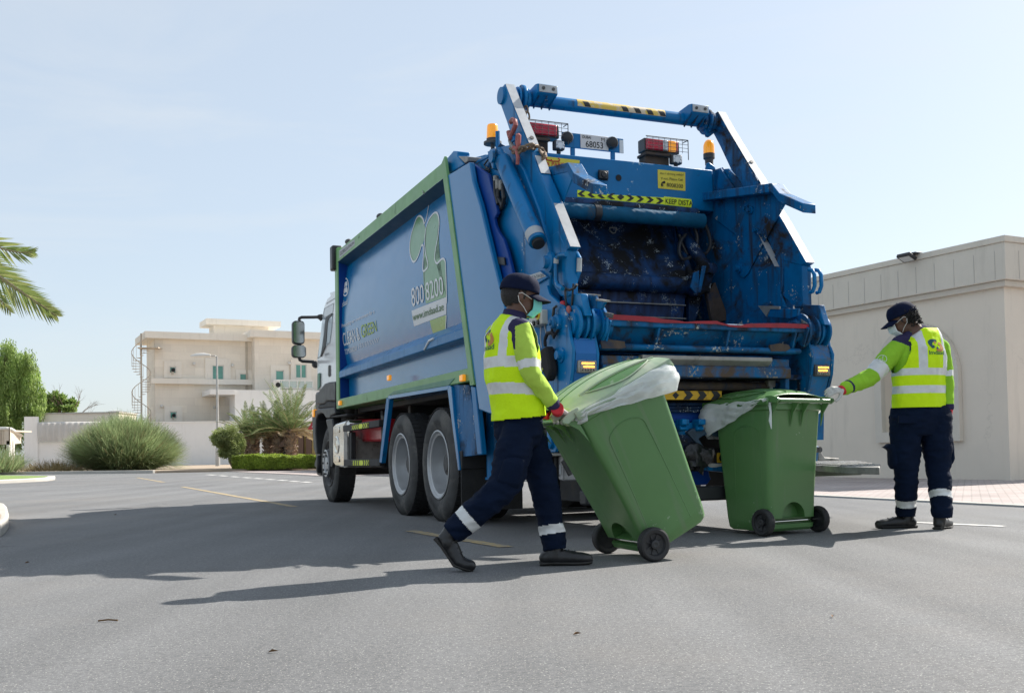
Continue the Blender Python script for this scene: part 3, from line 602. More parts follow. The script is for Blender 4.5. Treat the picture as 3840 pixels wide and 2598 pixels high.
# round bush with leaning stem, right of the lamp
yb = 48; c = W(BZ(830, 1150), yb); k = (W(BZ(1000, 0), yb).x-W(BZ(900, 0), yb).x)/100
bq = lambda x, y, rx, rz: (W(BZ(x, y), yb).x-c.x, 0, W(BZ(x, y), yb).z, rx*k, rx*k, rz*k)
rbsh = clumptree('round_bush', c.x, yb, [bq(830, 1100, 120, 95), bq(760, 1110, 70, 50), bq(890, 1190, 90, 110), bq(820, 1210, 60, 60), bq(930, 1130, 50, 70)], L_BUSH, 26000, .085, 'pale green rounded bush beside the street lamp and the hedge', 15, tr=0, hollow=.3)
q = W(BZ(905, 1362), yb); MB().tube([(q.x-c.x, 0, .05), (W(BZ(860, 1300), yb).x-c.x, 0, W(BZ(860, 1300), yb).z), (0, 0, c.z)], [.1, .08, .05], n=8).build('trunk', M_BARK, rbsh)
# hedge
h0 = W(BZ(888, 1365), 47); h1 = W(BZ(1600, 1300), 43.5); zt_h = W(BZ(900, 1262), 47).z; he = empty('clipped_hedge', (h0.x, 47, 0), 0, 'long clipped green hedge at the feet of the date palms', 'hedge')
dd = Vector((h1.x-h0.x, -3.5, 0)); L_ = dd.length+3; dd.normalize(); pe_ = Vector((-dd.y, dd.x, 0)); its = []; random.seed(21)
for _ in range(42000):
    t = random.random(); zt2_ = zt_h+.12*math.sin(t*9)*.4; w_ = 1.4
    f_ = random.random()
    if f_ < .62: p = dd*(t*L_)+Vector((0, 0, .12+random.random()*(zt2_-.12)))-pe_*random.uniform(0, .1)
    elif f_ < .9: p = dd*(t*L_)+pe_*(random.random()*w_)+Vector((0, 0, zt2_-random.random()*.08))
    else: p = pe_*(random.random()*w_)+Vector((0, 0, .12+random.random()*(zt2_-.12)))-dd*random.uniform(0, .1)
    p += Vector((noise.noise(p*1.5), noise.noise(p*1.5+Vector((9, 0, 0))), noise.noise(p*1.9)))*.12
    a = (rv()+Vector((0, -.4, .5))).normalized(); its.append((p, a, a.cross(rv()).normalized(), .075, .04))
quadcloud('foliage', its, L_HEDGE, he)
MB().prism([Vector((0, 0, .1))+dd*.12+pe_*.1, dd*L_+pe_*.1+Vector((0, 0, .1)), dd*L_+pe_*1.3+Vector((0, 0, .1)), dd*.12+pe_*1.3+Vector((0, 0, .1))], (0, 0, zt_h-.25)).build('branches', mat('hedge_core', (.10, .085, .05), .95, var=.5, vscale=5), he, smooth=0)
# palms
def frond(mb, base, direc, L, droop, wl, n=34, seed=0, mi=0, curl=.0):
    rnd = random.Random(seed); d = Vector(direc).normalized(); p = Vector(base); st = 12; P = [p.copy()]; D = []
    for i in range(st):
        t = i/st; D.append(d.copy()); p = p+d*(L/st); P.append(p.copy()); d = (d+Vector((0, 0, -droop*(.35+t)))*(1/st)).normalized()
    D.append(d)
    mb.tube(P, [.022*(1-i/(st+1))+.004 for i in range(st+1)], n=4, caps=False, mi=mi+1)
    up0 = Vector((0, 0, 1))
    for i in range(n):
        t = .14+.86*i/(n-1); x = t*st; j = min(int(x), st-1); q = P[j].lerp(P[j+1], x-j); dd_ = D[j]; sd = dd_.cross(up0).normalized(); un = sd.cross(dd_).normalized()
        ll = wl*math.sin(math.pi*min(1, .22+t*.74))**.7*rnd.uniform(.85, 1.1)
        for sg in (-1, 1):
            a = (dd_*(.55+.5*t)+sd*sg*.85+un*rnd.uniform(.15, .5)).normalized(); tip = q+a*ll+Vector((0, 0, -ll*.18)); w = .010+.010*rnd.random(); wv = a.cross(un).normalized()*w; m_ = q.lerp(tip, .5)+Vector((0, 0, ll*.05))
            mb.add([q-wv*.5, q+wv*.5, m_+wv, tip, m_-wv], [(0, 1, 2, 3, 4)], mi)
M_RACH = mat('palm_rachis', (.34, .28, .14), .6)
M_PTR = mat('palm_trunk', (.24, .17, .12), .95, var=.45, vscale=7, bump=.8, bscale=20)
def palm(uvb, y, vtrunk, Lf, nf, label, seed, wtr=.3, dry=.25):
    rnd = random.Random(seed); b_ = W(uvb, y); zt_ = W((uvb[0], vtrunk), y).z; o = empty('date_palm', (b_.x, y, .02), 0, label, 'palm tree', 'date palms behind the hedge')
    tk = MB(); prof = []; nn = 14
    for i in range(nn+1):
        z = zt_*i/nn; prof.append((z, wtr*(1.05-.15*abs(i/nn-.5))*(1 if i % 2 else .88)))
    prof.append((zt_+.25, wtr*.5)); tk.lathe((0, 0, 0), (0, 0, 1), prof, n=16)
    for i in range(150):       # stubs of cut fronds
        a = rnd.uniform(0, 6.28); z = rnd.uniform(.1, zt_+.15); r = wtr*.92; c_ = Vector((math.cos(a), math.sin(a), 0)); tk.bar(c_*r+Vector((0, 0, z)), c_*(r+.11)+Vector((0, 0, z+.12)), .09, .035)
    tk.build('trunk', M_PTR, o, smooth=0)
    gr = MB(); dr = MB()
    for i in range(nf):
        a = i*2.399+rnd.uniform(-.2, .2); el = 1.45-1.38*(i/nf)**.85; dv_ = Vector((math.cos(a)*math.cos(el), math.sin(a)*math.cos(el), math.sin(el)))
        tgt = dr if (i > nf*(1-dry)) and rnd.random() < .7 else gr
        frond(tgt, (dv_.x*.1, dv_.y*.1, zt_+.1), dv_, Lf*rnd.uniform(.75, 1.05), rnd.uniform(.65, 1.15), Lf*.17, n=34, seed=seed*100+i)
    gr.build('fronds', [L_PALM, M_RACH], o, smooth=0, fix=False)
    if dr.v: dr.build('dry_fronds', [L_PALMD, M_RACH], o, smooth=0, fix=False)
    return o
PZ = mk(850, 1400, .2545)
palm(PZ(955, 1130), 50, PZ(0, 905)[1], 2.75, 34, 'largest date palm with the widest green crown, nearest the truck', 31, .25, .1)
palm(PZ(770, 1145), 50.6, PZ(0, 955)[1], 2.3, 28, 'date palm second from the truck with browning lower fronds', 32, .22)
palm(PZ(610, 1160), 51.2, PZ(0, 1000)[1], 2.0, 26, 'middle date palm with a short dark trunk', 33, .21, .4)
palm(PZ(405, 1180), 51.8, PZ(0, 985)[1], 1.9, 24, 'date palm fourth from the truck, close to its left neighbour', 34, .20, .35)
palm(PZ(310, 1185), 52.3, PZ(0, 960)[1], 1.9, 24, 'leftmost date palm beside the rounded bush', 35, .20, .2)
# palm whose fronds hang into the frame from the left
lp = empty('foreground_palm', (-6.6, 9.4, 0), 0, 'palm with long arching fronds reaching in from the left edge', 'palm tree')
zc0 = 3.3
tk = MB().lathe((0, 0, 0), (0, 0, 1), [(0, .3), (zc0*.5, .26), (zc0, .27), (zc0+.2, .15)], n=16); tk.build('trunk', M_PTR, lp)
gr = MB(); fp = [(LZ(-10, 130), LZ(205, 112)), (LZ(-10, 330), LZ(290, 440)), (LZ(-10, 400), LZ(345, 492))]
LPb = Vector((-6.6, 9.4, 0))
def arcfrond(mb, pts, wl, n, seed, flat=1.0):
    rnd = random.Random(seed); P = pts; mb.tube(P, [.02*(1-i/len(P))+.004 for i in range(len(P))], n=5, caps=False, mi=1); m_ = len(P)-1
    for i in range(n):
        t = .15+.85*i/(n-1); x = t*m_; j = min(int(x), m_-1); q = P[j].lerp(P[j+1], x-j); d = (P[j+1]-P[j]).normalized(); sd = d.cross(Vector((0, -1, .25))).normalized()
        ll = wl*(math.sin(math.pi*min(1, .25+t*.72))**.8)*rnd.uniform(.85, 1.1)
        for sg in (-1, 1):
            a = (d*(.8+.4*t)+sd*sg*(.62)+Vector((0, rnd.uniform(-.35, .35), -.12))).normalized(); tip = q+a*ll; w = .009; wv = a.cross(Vector((0, 1, 0))).normalized()*w
            mb.add([q-wv*.5, q+wv*.5, q.lerp(tip, .45)+wv, tip, q.lerp(tip, .45)-wv], [(0, 1, 2, 3, 4)], 0)
base = Vector((0, 0, zc0+.1))
for i, (mid, tip, wl, yy, n) in enumerate((((-60, 205), (200, 108), .40, 8.8, 44), ((60, 385), (345, 497), .50, 9.2, 60), ((20, 330), (300, 465), .44, 8.6, 46), ((-150, 260), (60, 470), .4, 9.6, 40))):
    M_ = W(LZ(*mid), yy)-LPb; T_ = W(LZ(*tip), yy+.2)-LPb; pts = []
    c1 = base+Vector((.45, 0, .9)); 
    for s_ in range(13):
        t = s_/12; pts.append(((1-t)**3)*base+3*((1-t)**2)*t*(base.lerp(M_, .5)+Vector((0, 0, .3)))+3*(1-t)*t*t*(M_+Vector((0, 0, .06)))+t**3*T_)
    arcfrond(gr, pts, wl, n, i)
for i in range(16):
    a = 1.2+i*.3; el = random.uniform(.1, 1.0); frond(gr, base, (math.cos(a)*math.cos(el), math.sin(a)*math.cos(el), math.sin(el)), 2.0, .9, .4, n=30, seed=500+i)
gr.build('fronds', [leafmat('near_palm_leaf', (.17, .24, .06), (.38, .40, .14), .5), M_RACH], lp, smooth=0, fix=False)
# ochre gatehouse behind the palms, car mirror of a parked vehicle is hidden
c = W(BZ(1215, 1210), 56); d = W(BZ(1575, 1030), 56); gh = empty('ochre_pavilion', (c.x, 56, 0), 0, 'ochre garden wall panels with brown posts behind the date palms', 'pavilion')
MB().box(0, d.x-c.x+6, 0, .25, 0, W(BZ(1500, 1045), 56).z).build('wall', mat('ochre', (.50, .40, .17), .8, var=.08), gh, smooth=0)
kk = (d.x-c.x)/360
M_BR = mat('brown_timber', (.14, .09, .07), .7)
for x in (1225, 1462, 1528): MB().box((x-1215)*kk-.14, (x-1215)*kk+.14, -.3, -.05, 0, W(BZ(1500, 1030), 56).z).build('post', M_BR, gh, smooth=0)
x = 1500; MB().bar(((1470-1215)*kk, -.17, W(BZ(0, 1020), 56).z), ((1530-1215)*kk, -.17, W(BZ(0, 1055), 56).z), .2, .2).build('beam', M_BR, gh, smooth=0)
zz = W(PZ(0, 1130), 50).z; a = W(PZ(835, 1130), 50); b_ = W(PZ(905, 1130), 50); zt3 = W(PZ(0, 1000), 50).z; zt4 = W(PZ(0, 950), 50).z
ki = empty('small_kiosk', (a.x, 50, 0), 0, 'small brown pitched kiosk between the two nearest palms', 'kiosk')
MB().box(0, b_.x-a.x, 0, 1.2, 0, zt3-.3).build('wall', M_DARK, ki); MB().prism([(-.25, -.1, zt3-.3), ((b_.x-a.x)*.5, -.1, zt4), (b_.x-a.x+.25, -.1, zt3-.3)], (0, 1.4, 0)).build('roof', M_BR, ki, smooth=0)
# red warning triangle just left of the cab
a = W(PZ(1318, 720), 45); ts = empty('warning_sign', (a.x, 45, 0), 0, 'red triangular road sign peeking out left of the truck cab', 'sign')
MB().cyl((0, .05, 0), (0, .05, a.z+.2), .035, n=8).build('pole', M_GRY, ts); MB().prism([(-.38, 0, a.z-.3), (.38, 0, a.z-.3), (0, 0, a.z+.36)], (0, .02, 0)).build('plate', mat('sign_red', (.45, .03, .04), .5), ts); MB().prism([(-.2, -.004, a.z-.2), (.2, -.004, a.z-.2), (0, -.004, a.z+.15)], (0, .003, 0)).build('plate_face', M_FRM, ts)
# ================================================================ REFUSE TRUCK (local frame: +x forward, +y left, +z up, origin under the rearmost axle)
d0 = ray(200, 1043); tax = Vector((d0.x, d0.y, 0)).normalized(); tly = Vector((-tax.y, tax.x, 0))
TO = G((997.4, 1183.8)) - tly*1.25
TR = empty('refuse_truck', TO, math.atan2(tax.y, tax.x), 'blue rear loading refuse truck with white cab and raised lifting arms', 'truck')
def loc(P): p = P-TO; return Vector((p.dot(tax), p.dot(tly), p.z))
def tY(uv, Y): return loc(hit(uv, TO+tly*Y, tly))
def tX(uv, X): return loc(hit(uv, TO+tax*X, tax))
zD = mk(1550, 500, .31807); zE = mk(1850, 280, .31807); zF = mk(2300, 280, .31807); zG = mk(2600, 600, .31807); zA = mk(1850, 700, .31807); zB = mk(1950, 1100, .31807)
zC = mk(2200, 1150, .23666); zH = mk(2700, 1150, .23666); zI = mk(2450, 1450, .38726); zJ = mk(2050, 700, .31804); zK = mk(1080, 1000, .25445); zL = mk(1080, 1400, .31807); zM = mk(1400, 1400, .38168)
zQ = mk(1850, 1030, .38168); zR = mk(1620, 1580, .36254); z3 = mk(1080, 500, .63613); z4 = mk(1080, 1200, .63613); zS = mk(2400, 1600, .19084); zT = mk(1950, 1600, .19084); zP = mk(3050, 1100, .5085)
BLUE = (.0, .155, .39)
M_BL = mat('blue_paint', BLUE, .34, var=.12, vscale=2, dirt=.14, dcol=(.02, .03, .05), dscale=2.2, chips=.15, ccol=(.35, .4, .45), coat=.08, streak=.2, spec=.25)
M_BLW = mat('worn_blue_paint', (.0, .115, .30), .45, spec=.22, var=.22, vscale=4, dirt=.55, dcol=(.028, .02, .016), dscale=3.5, chips=.45, ccol=(.42, .42, .38), cscale=42, streak=.5)
M_BLG = mat('grimy_shaded_blue', (.003, .042, .14), .5, spec=.3, var=.3, vscale=3, dirt=.85, dcol=(.006, .006, .007), dscale=2.6, chips=.6, ccol=(.36, .40, .42), cscale=75, streak=.6)  # real grime, with extra black painted in for the hopper's shade
M_BLR = mat('rusty_blue_paint', (.0, .12, .31), .5, spec=.2, var=.25, vscale=4, dirt=.8, dcol=(.10, .07, .05), dscale=4.2, chips=.4, ccol=(.3, .26, .2), cscale=40, streak=.5)
M_BRN = mat('rust_grime', (.07, .05, .038), .8, var=.4, vscale=7, dirt=.5, dcol=(.02, .03, .06), dscale=5)
M_SIDE = mat('blue_side_panel', (.0, .165, .40), .2, var=.05, vscale=1, coat=.25, spec=.4, dirt=.05, dcol=(.02, .06, .15))
M_DBL = mat('shaded_deep_blue', (.001, .045, .25), .45, spec=.25, var=.08, dirt=.1, dcol=(.01, .02, .05))  # body blue deepened to carry the shade on return and recess faces
M_GRN = mat('green_trim', (.17, .36, .14), .4, var=.12, vscale=4, dirt=.15, dcol=(.07, .12, .05), dscale=5)
M_GRD = mat('green_fender', (.045, .20, .12), .4, var=.12)
M_BLK = mat('black_plastic', (.022, .023, .026), .45, var=.2, vscale=4)
M_RUB = mat('rubber', (.02, .02, .021), .75, var=.35, vscale=6, bump=.2, bscale=60)
M_RUBG = mat('dusty_rubber', (.045, .045, .045), .75, var=.4, vscale=5, dirt=.5, dcol=(.115, .11, .10), dscale=3.5)
M_RIM = mat('rim_silver', (.42, .43, .44), .38, .35, var=.12, vscale=4, dirt=.2, dcol=(.2, .19, .17))
M_HUB = mat('hub_grey', (.07, .07, .072), .55, .3, var=.3, vscale=10, dirt=.4, dcol=(.12, .1, .08))
M_STL = mat('worn_steel', (.30, .29, .27), .5, .4, var=.25, vscale=8, dirt=.35, dcol=(.09, .075, .06), dscale=6)
M_CHR = mat('polished_steel', (.72, .70, .66), .13, 1.0, var=.1)
M_REFL = mat('white_reflective', (.42, .44, .46), .45, var=.12, vscale=9, dirt=.25, dcol=(.3, .32, .34), dscale=7)
M_WHITE = mat('white_cab_paint', (.78, .79, .80), .22, coat=.5, var=.03)
M_CHASS = mat('chassis_black', (.018, .018, .02), .65, var=.3, vscale=6, dirt=.4, dcol=(.05, .04, .03))
M_YSTK = mat('yellow_sticker', (.68, .56, .05), .5, var=.06, vscale=12); M_FLY = mat('fluorescent_yellow', (.70, .82, .02), .45, var=.08, vscale=20, dirt=.2, dcol=(.15, .5, .08), dscale=5)
M_AMB = mat('amber_lens', (.85, .32, .01), .15, coat=.5, emit=(1, .38, .02), estr=.18, var=.15, vscale=40); M_AMBL = mat('amber_led', (1, .45, .05), .3, emit=(1, .38, .04), estr=2.2)
M_RED = mat('red_lens', (.55, .01, .04), .15, coat=.4, var=.2, vscale=30); M_REDP = mat('red_plastic', (.42, .01, .02), .35, coat=.2, var=.1)
M_REDR = mat('red_rubber', (.29, .008, .02), .5, var=.25, vscale=9, dirt=.2, dcol=(.12, .05, .04))
M_WTXT = mat('white_lettering', (.72, .74, .76), .4); M_BTXT = mat('black_lettering', (.012, .012, .012), .5); M_GTXT = mat('green_lettering', (.06, .17, .05), .4); M_YTXT = mat('lime_lettering', (.34, .50, .03), .4); M_RTXT = mat('red_lettering', (.5, .03, .02), .5)
M_GLS = mat('window_glass', (.02, .028, .03), .05, spec=.9, coat=.6); M_MIR = mat('mirror_glass', (.5, .5, .5), .03, 1.0)
M_GRAF1 = mat('graphic_green', (.12, .30, .12), .3, coat=.3); M_GRAF2 = mat('graphic_lime', (.22, .38, .06), .3, coat=.3)
M_LENSC = mat('clear_lens', (.6, .62, .64), .12, .3, coat=.5)
def Tb(name, mb, m, parent=TR, bevel=.006, smooth=35): return mb.build(name, m, parent, smooth=smooth, bevel=bevel)
def pY(uvs, Y, th, mi=0, mb=None):      # plate in a plane Y = const, outline measured there, thickness towards -Y (th>0)
    mb = mb or MB(); return mb.prism([tY(q, Y) for q in uvs], (0, -th, 0), mi)
def PL(z, *p): return [z(*q) for q in p]
# ---- container body
BX0, BX1 = -.26, 4.12
def prof(z):      # outer y of the barrel panel at height z
    t = (z-1.80)/(3.22-1.80); t = min(1, max(0, t)); return 1.10+.10*math.sin(math.pi*min(1, t*.93+.07)**.9)*1.0+.0*t
def xrear(z): return -.26-(3.35-z)*.365      # the joint between body and tailgate leans
bodym = MB(); n = 24
zs = [1.80+(3.20-1.80)*i/n for i in range(n+1)]
for i in range(n):
    a, b_ = zs[i], zs[i+1]; bodym.add([(xrear(a)+.02, prof(a), a), (BX1-.006, prof(a), a), (BX1-.006, prof(b_), b_), (xrear(b_)+.02, prof(b_), b_)], [(0, 1, 2, 3)])
side = bodym.build('side_panel', M_SIDE, TR, smooth=60)
b = MB().add([(xrear(3.35), 1.25, 3.35), (BX1, 1.25, 3.345), (BX1, 1.25, 3.20), (xrear(3.20), 1.25, 3.20), (BX1, prof(3.2), 3.13), (xrear(3.13)+.02, prof(3.2), 3.13), (xrear(3.35), 1.05, 3.40), (BX1, 1.05, 3.40)], [(0, 1, 2, 3), (6, 7, 1, 0)])
Tb('top_rail', b, M_GRN)
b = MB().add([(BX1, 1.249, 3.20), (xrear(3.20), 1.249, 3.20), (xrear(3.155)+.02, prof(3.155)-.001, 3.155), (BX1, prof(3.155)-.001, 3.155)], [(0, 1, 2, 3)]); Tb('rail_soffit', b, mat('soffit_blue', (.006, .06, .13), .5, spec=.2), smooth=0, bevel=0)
zl = 1.745
Tb('ledge', MB().prism([(BX1-.02, 1.05, zl-.10), (BX1-.02, 1.25, zl-.085), (BX1-.02, 1.25, zl+.0), (BX1-.02, prof(1.85)-.01, zl+.1)], (xrear(zl)+.06-BX1, 0, 0)), M_BL, bevel=.008)
Tb('lower_panel', MB().box(xrear(1.5)+.05, BX1-.03, 1.0, 1.12, 1.36, 1.66), M_SIDE, bevel=0)
Tb('bottom_rail', MB().box(xrear(1.3)+.03, BX1, .95, 1.25, 1.265, 1.385), M_GRN, bevel=.01)
Tb('front_post', MB().box(BX1, BX1+.17, -1.25, 1.25, 1.26, 3.40), M_GRN, bevel=.012)
Tb('front_recess', MB().box(BX1-.006, BX1-.001, 1.0, 1.235, 1.386, 3.2), M_DBL, bevel=.004)
bd = MB().prism([(xrear(3.3)+.1, 1.04, 3.36), (BX1-.05, 1.04, 3.36), (BX1-.05, 1.04, 1.3), (xrear(1.3)+.1, 1.04, 1.3)], (0, -2.28, 0)); Tb('container', bd, M_BL, bevel=.02)
# leaning green joint strip and the blue flank of the tailgate
st = [tY(z, 1.262) for z in PL(zD, (338, 352), (388, 316), (408, 560), (450, 930), (500, 1290), (545, 1572))]
e1 = tY(((1781)*S_, 1436*S_), 1.262)
sl = lambda x, z: Vector((x, 1.262, z))
A0, A1 = tY(zD(340, 352), 1.262), tY(((1773)*S_, 1443*S_), 1.262)
w0 = .072
midp = tY(zM(965, 0), 1.262)
strip = [A0+Vector((w0*.5, 0, 0)), A1+Vector((w0, 0, -.0)), A1+Vector((-.03, 0, .0)), A0+Vector((-w0*.9, 0, .05))]
Tb('joint_strip', MB().prism(strip, (0, -.03, 0)), M_GRN, bevel=.004)
fl_ = PL(zD, (388, 470), (402, 490), (520, 420), (662, 335), (700, 560), (790, 860), (870, 1200), (960, 1572))+[(1894.5*S_, 1158*S_), (1929*S_, 1300*S_), (1936*S_, 1536*S_), (1841*S_, 1553*S_), (1796*S_, 1536*S_), (1783*S_, 1440*S_), (1738*S_, 1220*S_), (1700*S_, 940*S_)]
Tb('tailgate_flank', MB().prism([tY(q, 1.25) for q in fl_], (0, -.05, 0)), M_SIDE, bevel=.012)
# return plate in a blue darkened for shade, with its wavy edge, then the main tailgate side plate
ret = PL(zD, (650, 335), (690, 350), (880, 480), (915, 620), (950, 740), (985, 910), (985, 945), (952, 1000), (962, 1075), (1000, 1160), (1060, 1245), (1110, 1400), (1150, 1560))+PL(zA, (225, 1010), (222, 1060), (190, 1110), (200, 1200), (330, 1700), (330, 2300), (200, 2300))+[(1841*S_, 1553*S_)]+[(1880*S_, 1158*S_), (1845*S_, 1000*S_), (1817*S_, 882*S_), (1790*S_, 773*S_)]
Tb('tailgate_return', MB().prism([tY(q, 1.19) for q in ret], (0, -.03, 0)), M_DBL, bevel=.006)
Y1 = 1.12
main = PL(zD, (690, 345), (870, 250), (900, 185), (960, 170), (1110, 140), (1300, 420), (1480, 900))+PL(zA, (700, 900), (660, 1100), (640, 1572), (640, 2700), (200, 2700), (200, 1400), (100, 700), (0, 250))
mainp = [tY(q, Y1) for q in main]
Tb('tailgate_side', MB().prism(mainp, (0, -.10, 0)), M_BL, bevel=.01)
mir = lambda P, Y=None: [Vector((p.x, -p.y, p.z)) for p in P]
Tb('tailgate_side', MB().prism([Vector((p.x, -1.02, p.z)) for p in mainp], (0, -.10, 0)), M_BLW, bevel=.01)
# top cap beam of the left side and gap wiring
Tb('side_cap', MB().prism([tY(q, 1.13) for q in PL(zD, (690, 350), (870, 250), (880, 280), (712, 372))], (0, -.3, 0)), M_BL)
b = MB(); 
for pts in (((712, 395), (760, 410), (850, 430), (900, 425)), ((740, 405), (800, 425), (880, 470), (905, 440)), ((880, 310), (835, 370), (860, 410), (900, 400))):
    b.tube([tY(zD(*q), 1.14) for q in pts], .008, n=6)
Tb('cable', b, M_BLK, bevel=0)
b = MB()
Tb('side_cap_hinge', MB().prism([tY(q, 1.2) for q in PL(zD, (398, 290), (470, 205), (522, 210), (520, 262), (600, 362), (415, 478), (400, 440))], (0, -.12, 0)), M_BL, bevel=.01)
Tb('lock_plate', MB().prism([tY(q, 1.21) for q in PL(zD, (525, 268), (640, 272), (640, 325), (605, 350))], (0, -.2, 0)), M_STL)
# sticker, latch, bolt and box on the left side
lt = [tY(q, 1.197) for q in PL(zA, (20, 822), (140, 832), (152, 925), (45, 915))]; Tb('latch', MB().prism(lt, (0, .012, 0)), M_BLK, bevel=.004)
ms = tY(zA(572, 885), 1.2); Tb('pivot_bolt', MB().lathe((ms.x, 1.12, ms.z), (0, 1, 0), [(0, .075), (.03, .075), (.04, .05), (.075, .045), (.075, 0)], n=20), M_BL, bevel=0)
# hoses with fittings
hs = MB()
for k, pts in enumerate((((975, 540), (965, 640), (990, 820), (1040, 880), (1070, 830), (1055, 680), (1040, 600)), ((1000, 610), (1000, 760), (1050, 850), (1075, 760), (1050, 600)), ((960, 560), (965, 700), (1000, 830)))):
    hs.tube([tY(zD(*q), 1.15+.012*k) for q in pts], .016, n=8)
Tb('hose', hs, M_BLK, bevel=0); hb2 = MB()
for q in ((975, 555), (1000, 600), (1040, 610)): p = tY(zD(*q), 1.16); hb2.cyl(p-Vector((0, 0, .04)), p+Vector((0, 0, .04)), .026, n=8)
Tb('hose_fitting', hb2, M_STL)
# left lift cylinder
c0, c1 = tY(zD(1020, 235), 1.2), tY(zA(545, 700), 1.2); r = (tY(zD(1080, 600), 1.2)-tY(zD(1270, 600), 1.2)).length
ax_ = (c1-c0).normalized(); rr = .068
def cyl_unit(sy):
    f = lambda p: Vector((p.x, sy*1.20, p.z)); a, e = f(c0), f(c1); d = (e-a).normalized(); L = (e-a).length
    o = Tb('lift_cylinder', MB().lathe(a, d, [(-.03, 0), (-.03, rr*.6), (.07, rr*.62), (.10, rr), (L-.05, rr), (L-.05, rr*.7)], n=28), M_BL, bevel=0)
    Tb('lit_sticker_band', MB().lathe(a, d, [(L-.16, rr+.002), (L-.08, rr+.002)], n=28), M_REFL, o, bevel=0)  # white sticker, only its brightly lit portion drawn as a short band
    Tb('rod', MB().lathe(a, d, [(L-.05, rr*.7), (L-.02, rr*.7), (L-.02, 0)], n=20), M_CHASS, o, bevel=0)
cyl_unit(1); cyl_unit(-1)
ct = [tY(q, 1.275) for q in PL(zD, (872, 215), (962, 168), (975, 200), (945, 290), (940, 415), (925, 400), (895, 300))]
for sy in (1, -1):
    Tb('cylinder_bracket', MB().prism([Vector((p.x, 1.275 if sy > 0 else -1.275+.02, p.z)) for p in ct], (0, -.02, 0)), M_BL, bevel=.004)
    Tb('cylinder_bracket', MB().prism([Vector((p.x, 1.11 if sy > 0 else -1.09, p.z)) for p in ct], (0, -.02, 0)), M_BL, bevel=.004)
b = MB().lathe(tY(zD(940, 275), 1.275), (0, 1, 0), [(0, .05), (.02, .05), (.02, 0)], n=18); Tb('bracket_pin', b, M_BL, bevel=.003)
# ---- lifting arms
armL = PL(zE, (135, 106), (100, 150), (68, 215), (70, 310), (155, 545), (250, 820), (330, 1010), (470, 1330))+PL(zA, (480, 100), (600, 500), (655, 600), (770, 520), (858, 740), (872, 742), (765, 480), (610, 100))+PL(zE, (450, 930), (225, 345))
AP = [tY(q, 1.09) for q in PL(zE, (135, 106), (100, 150), (68, 215), (70, 310), (160, 560), (255, 860), (330, 1000), (405, 1170))+PL(zA, (420, 0), (520, 290), (640, 590), (655, 600), (595, 665), (660, 830), (655, 1060), (640, 1090), (790, 1300), (1000, 1290))]
rear_edge = [tY(q, 1.09) for q in PL(zA, (1005, 1080), (875, 745), (765, 480), (610, 100))+PL(zE, (450, 930), (225, 345))]
# upper beam
beam = AP[:11]+[tY(q, 1.09) for q in PL(zA, (700, 690), (862, 748), (902, 706), (703, 195))]+[tY(q, 1.09) for q in PL(zE, (450, 930), (225, 345))]
knee = [tY(q, 1.09) for q in PL(zA, (655, 600), (595, 668), (560, 760), (530, 830), (640, 1060), (655, 1085), (800, 1290))]+[tY(q, 1.09) for q in PL(zA, (874, 1290), (868, 1000), (868, 750), (768, 520))]
low = [tY(q, 1.09) for q in PL(zB, (470, 45), (500, 70), (560, 150), (640, 260), (740, 260), (700, 60), (690, 0), (480, 0))]
def both(name, pts, m, th=.09, yo=1.09, bevel=.006, mR=None, dz=0):
    Tb(name, MB().prism([Vector((p.x, yo, p.z)) for p in pts], (0, -th, 0)), m, bevel=bevel)
    Tb(name, MB().prism([Vector((p.x, -yo, p.z)) for p in pts], (0, th, 0)), mR or m, bevel=bevel)
both('lifting_arm', beam, M_BL, mR=M_BLW)
both('arm_knee', knee, M_BL, th=.09, yo=1.094, mR=M_BLW)
both('arm_foot', low, M_BL, th=.055, yo=1.07, mR=M_BLW)
# reflective strips on the rear faces of the arms
def strip_on(p, q, y0, y1, off=.004):
    d = (q-p); nrm = Vector((-1, 0, -.0)); nrm = Vector((d.z, 0, -d.x)).normalized(); nrm = nrm if nrm.x < 0 else -nrm
    return [Vector((p.x, y0, p.z))+nrm*off, Vector((p.x, y1, p.z))+nrm*off, Vector((q.x, y1, q.z))+nrm*off, Vector((q.x, y0, q.z))+nrm*off]
re_ = [tY(q, 1.09) for q in PL(zE, (135, 108), (225, 345), (415, 810))]; r2_ = [tY(q, 1.09) for q in PL(zE, (482, 955), (555, 1160))]; r3_ = [tY(q, 1.09) for q in PL(zA, (703, 195), (900, 705))]
for sg in (1, -1):
    for seg in (re_, r2_, r3_) if sg > 0 else ([re_[0], re_[1], re_[2], r2_[0], r2_[1], r3_[0], r3_[1]],):
        for p, q in zip(seg, seg[1:]):
            y0, y1 = (1.086, 1.004) if sg > 0 else (-1.004, -1.086)
            Tb('reflective_strip', MB().add(strip_on(p, q, y0, y1), [(0, 1, 2, 3)]), M_REFL, bevel=0, smooth=0)
b = MB()
for q in ((443, 750), (527, 978)): p = tY(zE(*q), 1.05); b.lathe((p.x, 1.045, p.z), (-.85, 0, .5), [(-.04, .018), (.012, .018), (.012, 0)], n=10).lathe((p.x, -1.045, p.z), (-.85, 0, .5), [(-.04, .018), (.012, .018), (.012, 0)], n=10)
Tb('strip_bolt', b, M_HUB, bevel=0)
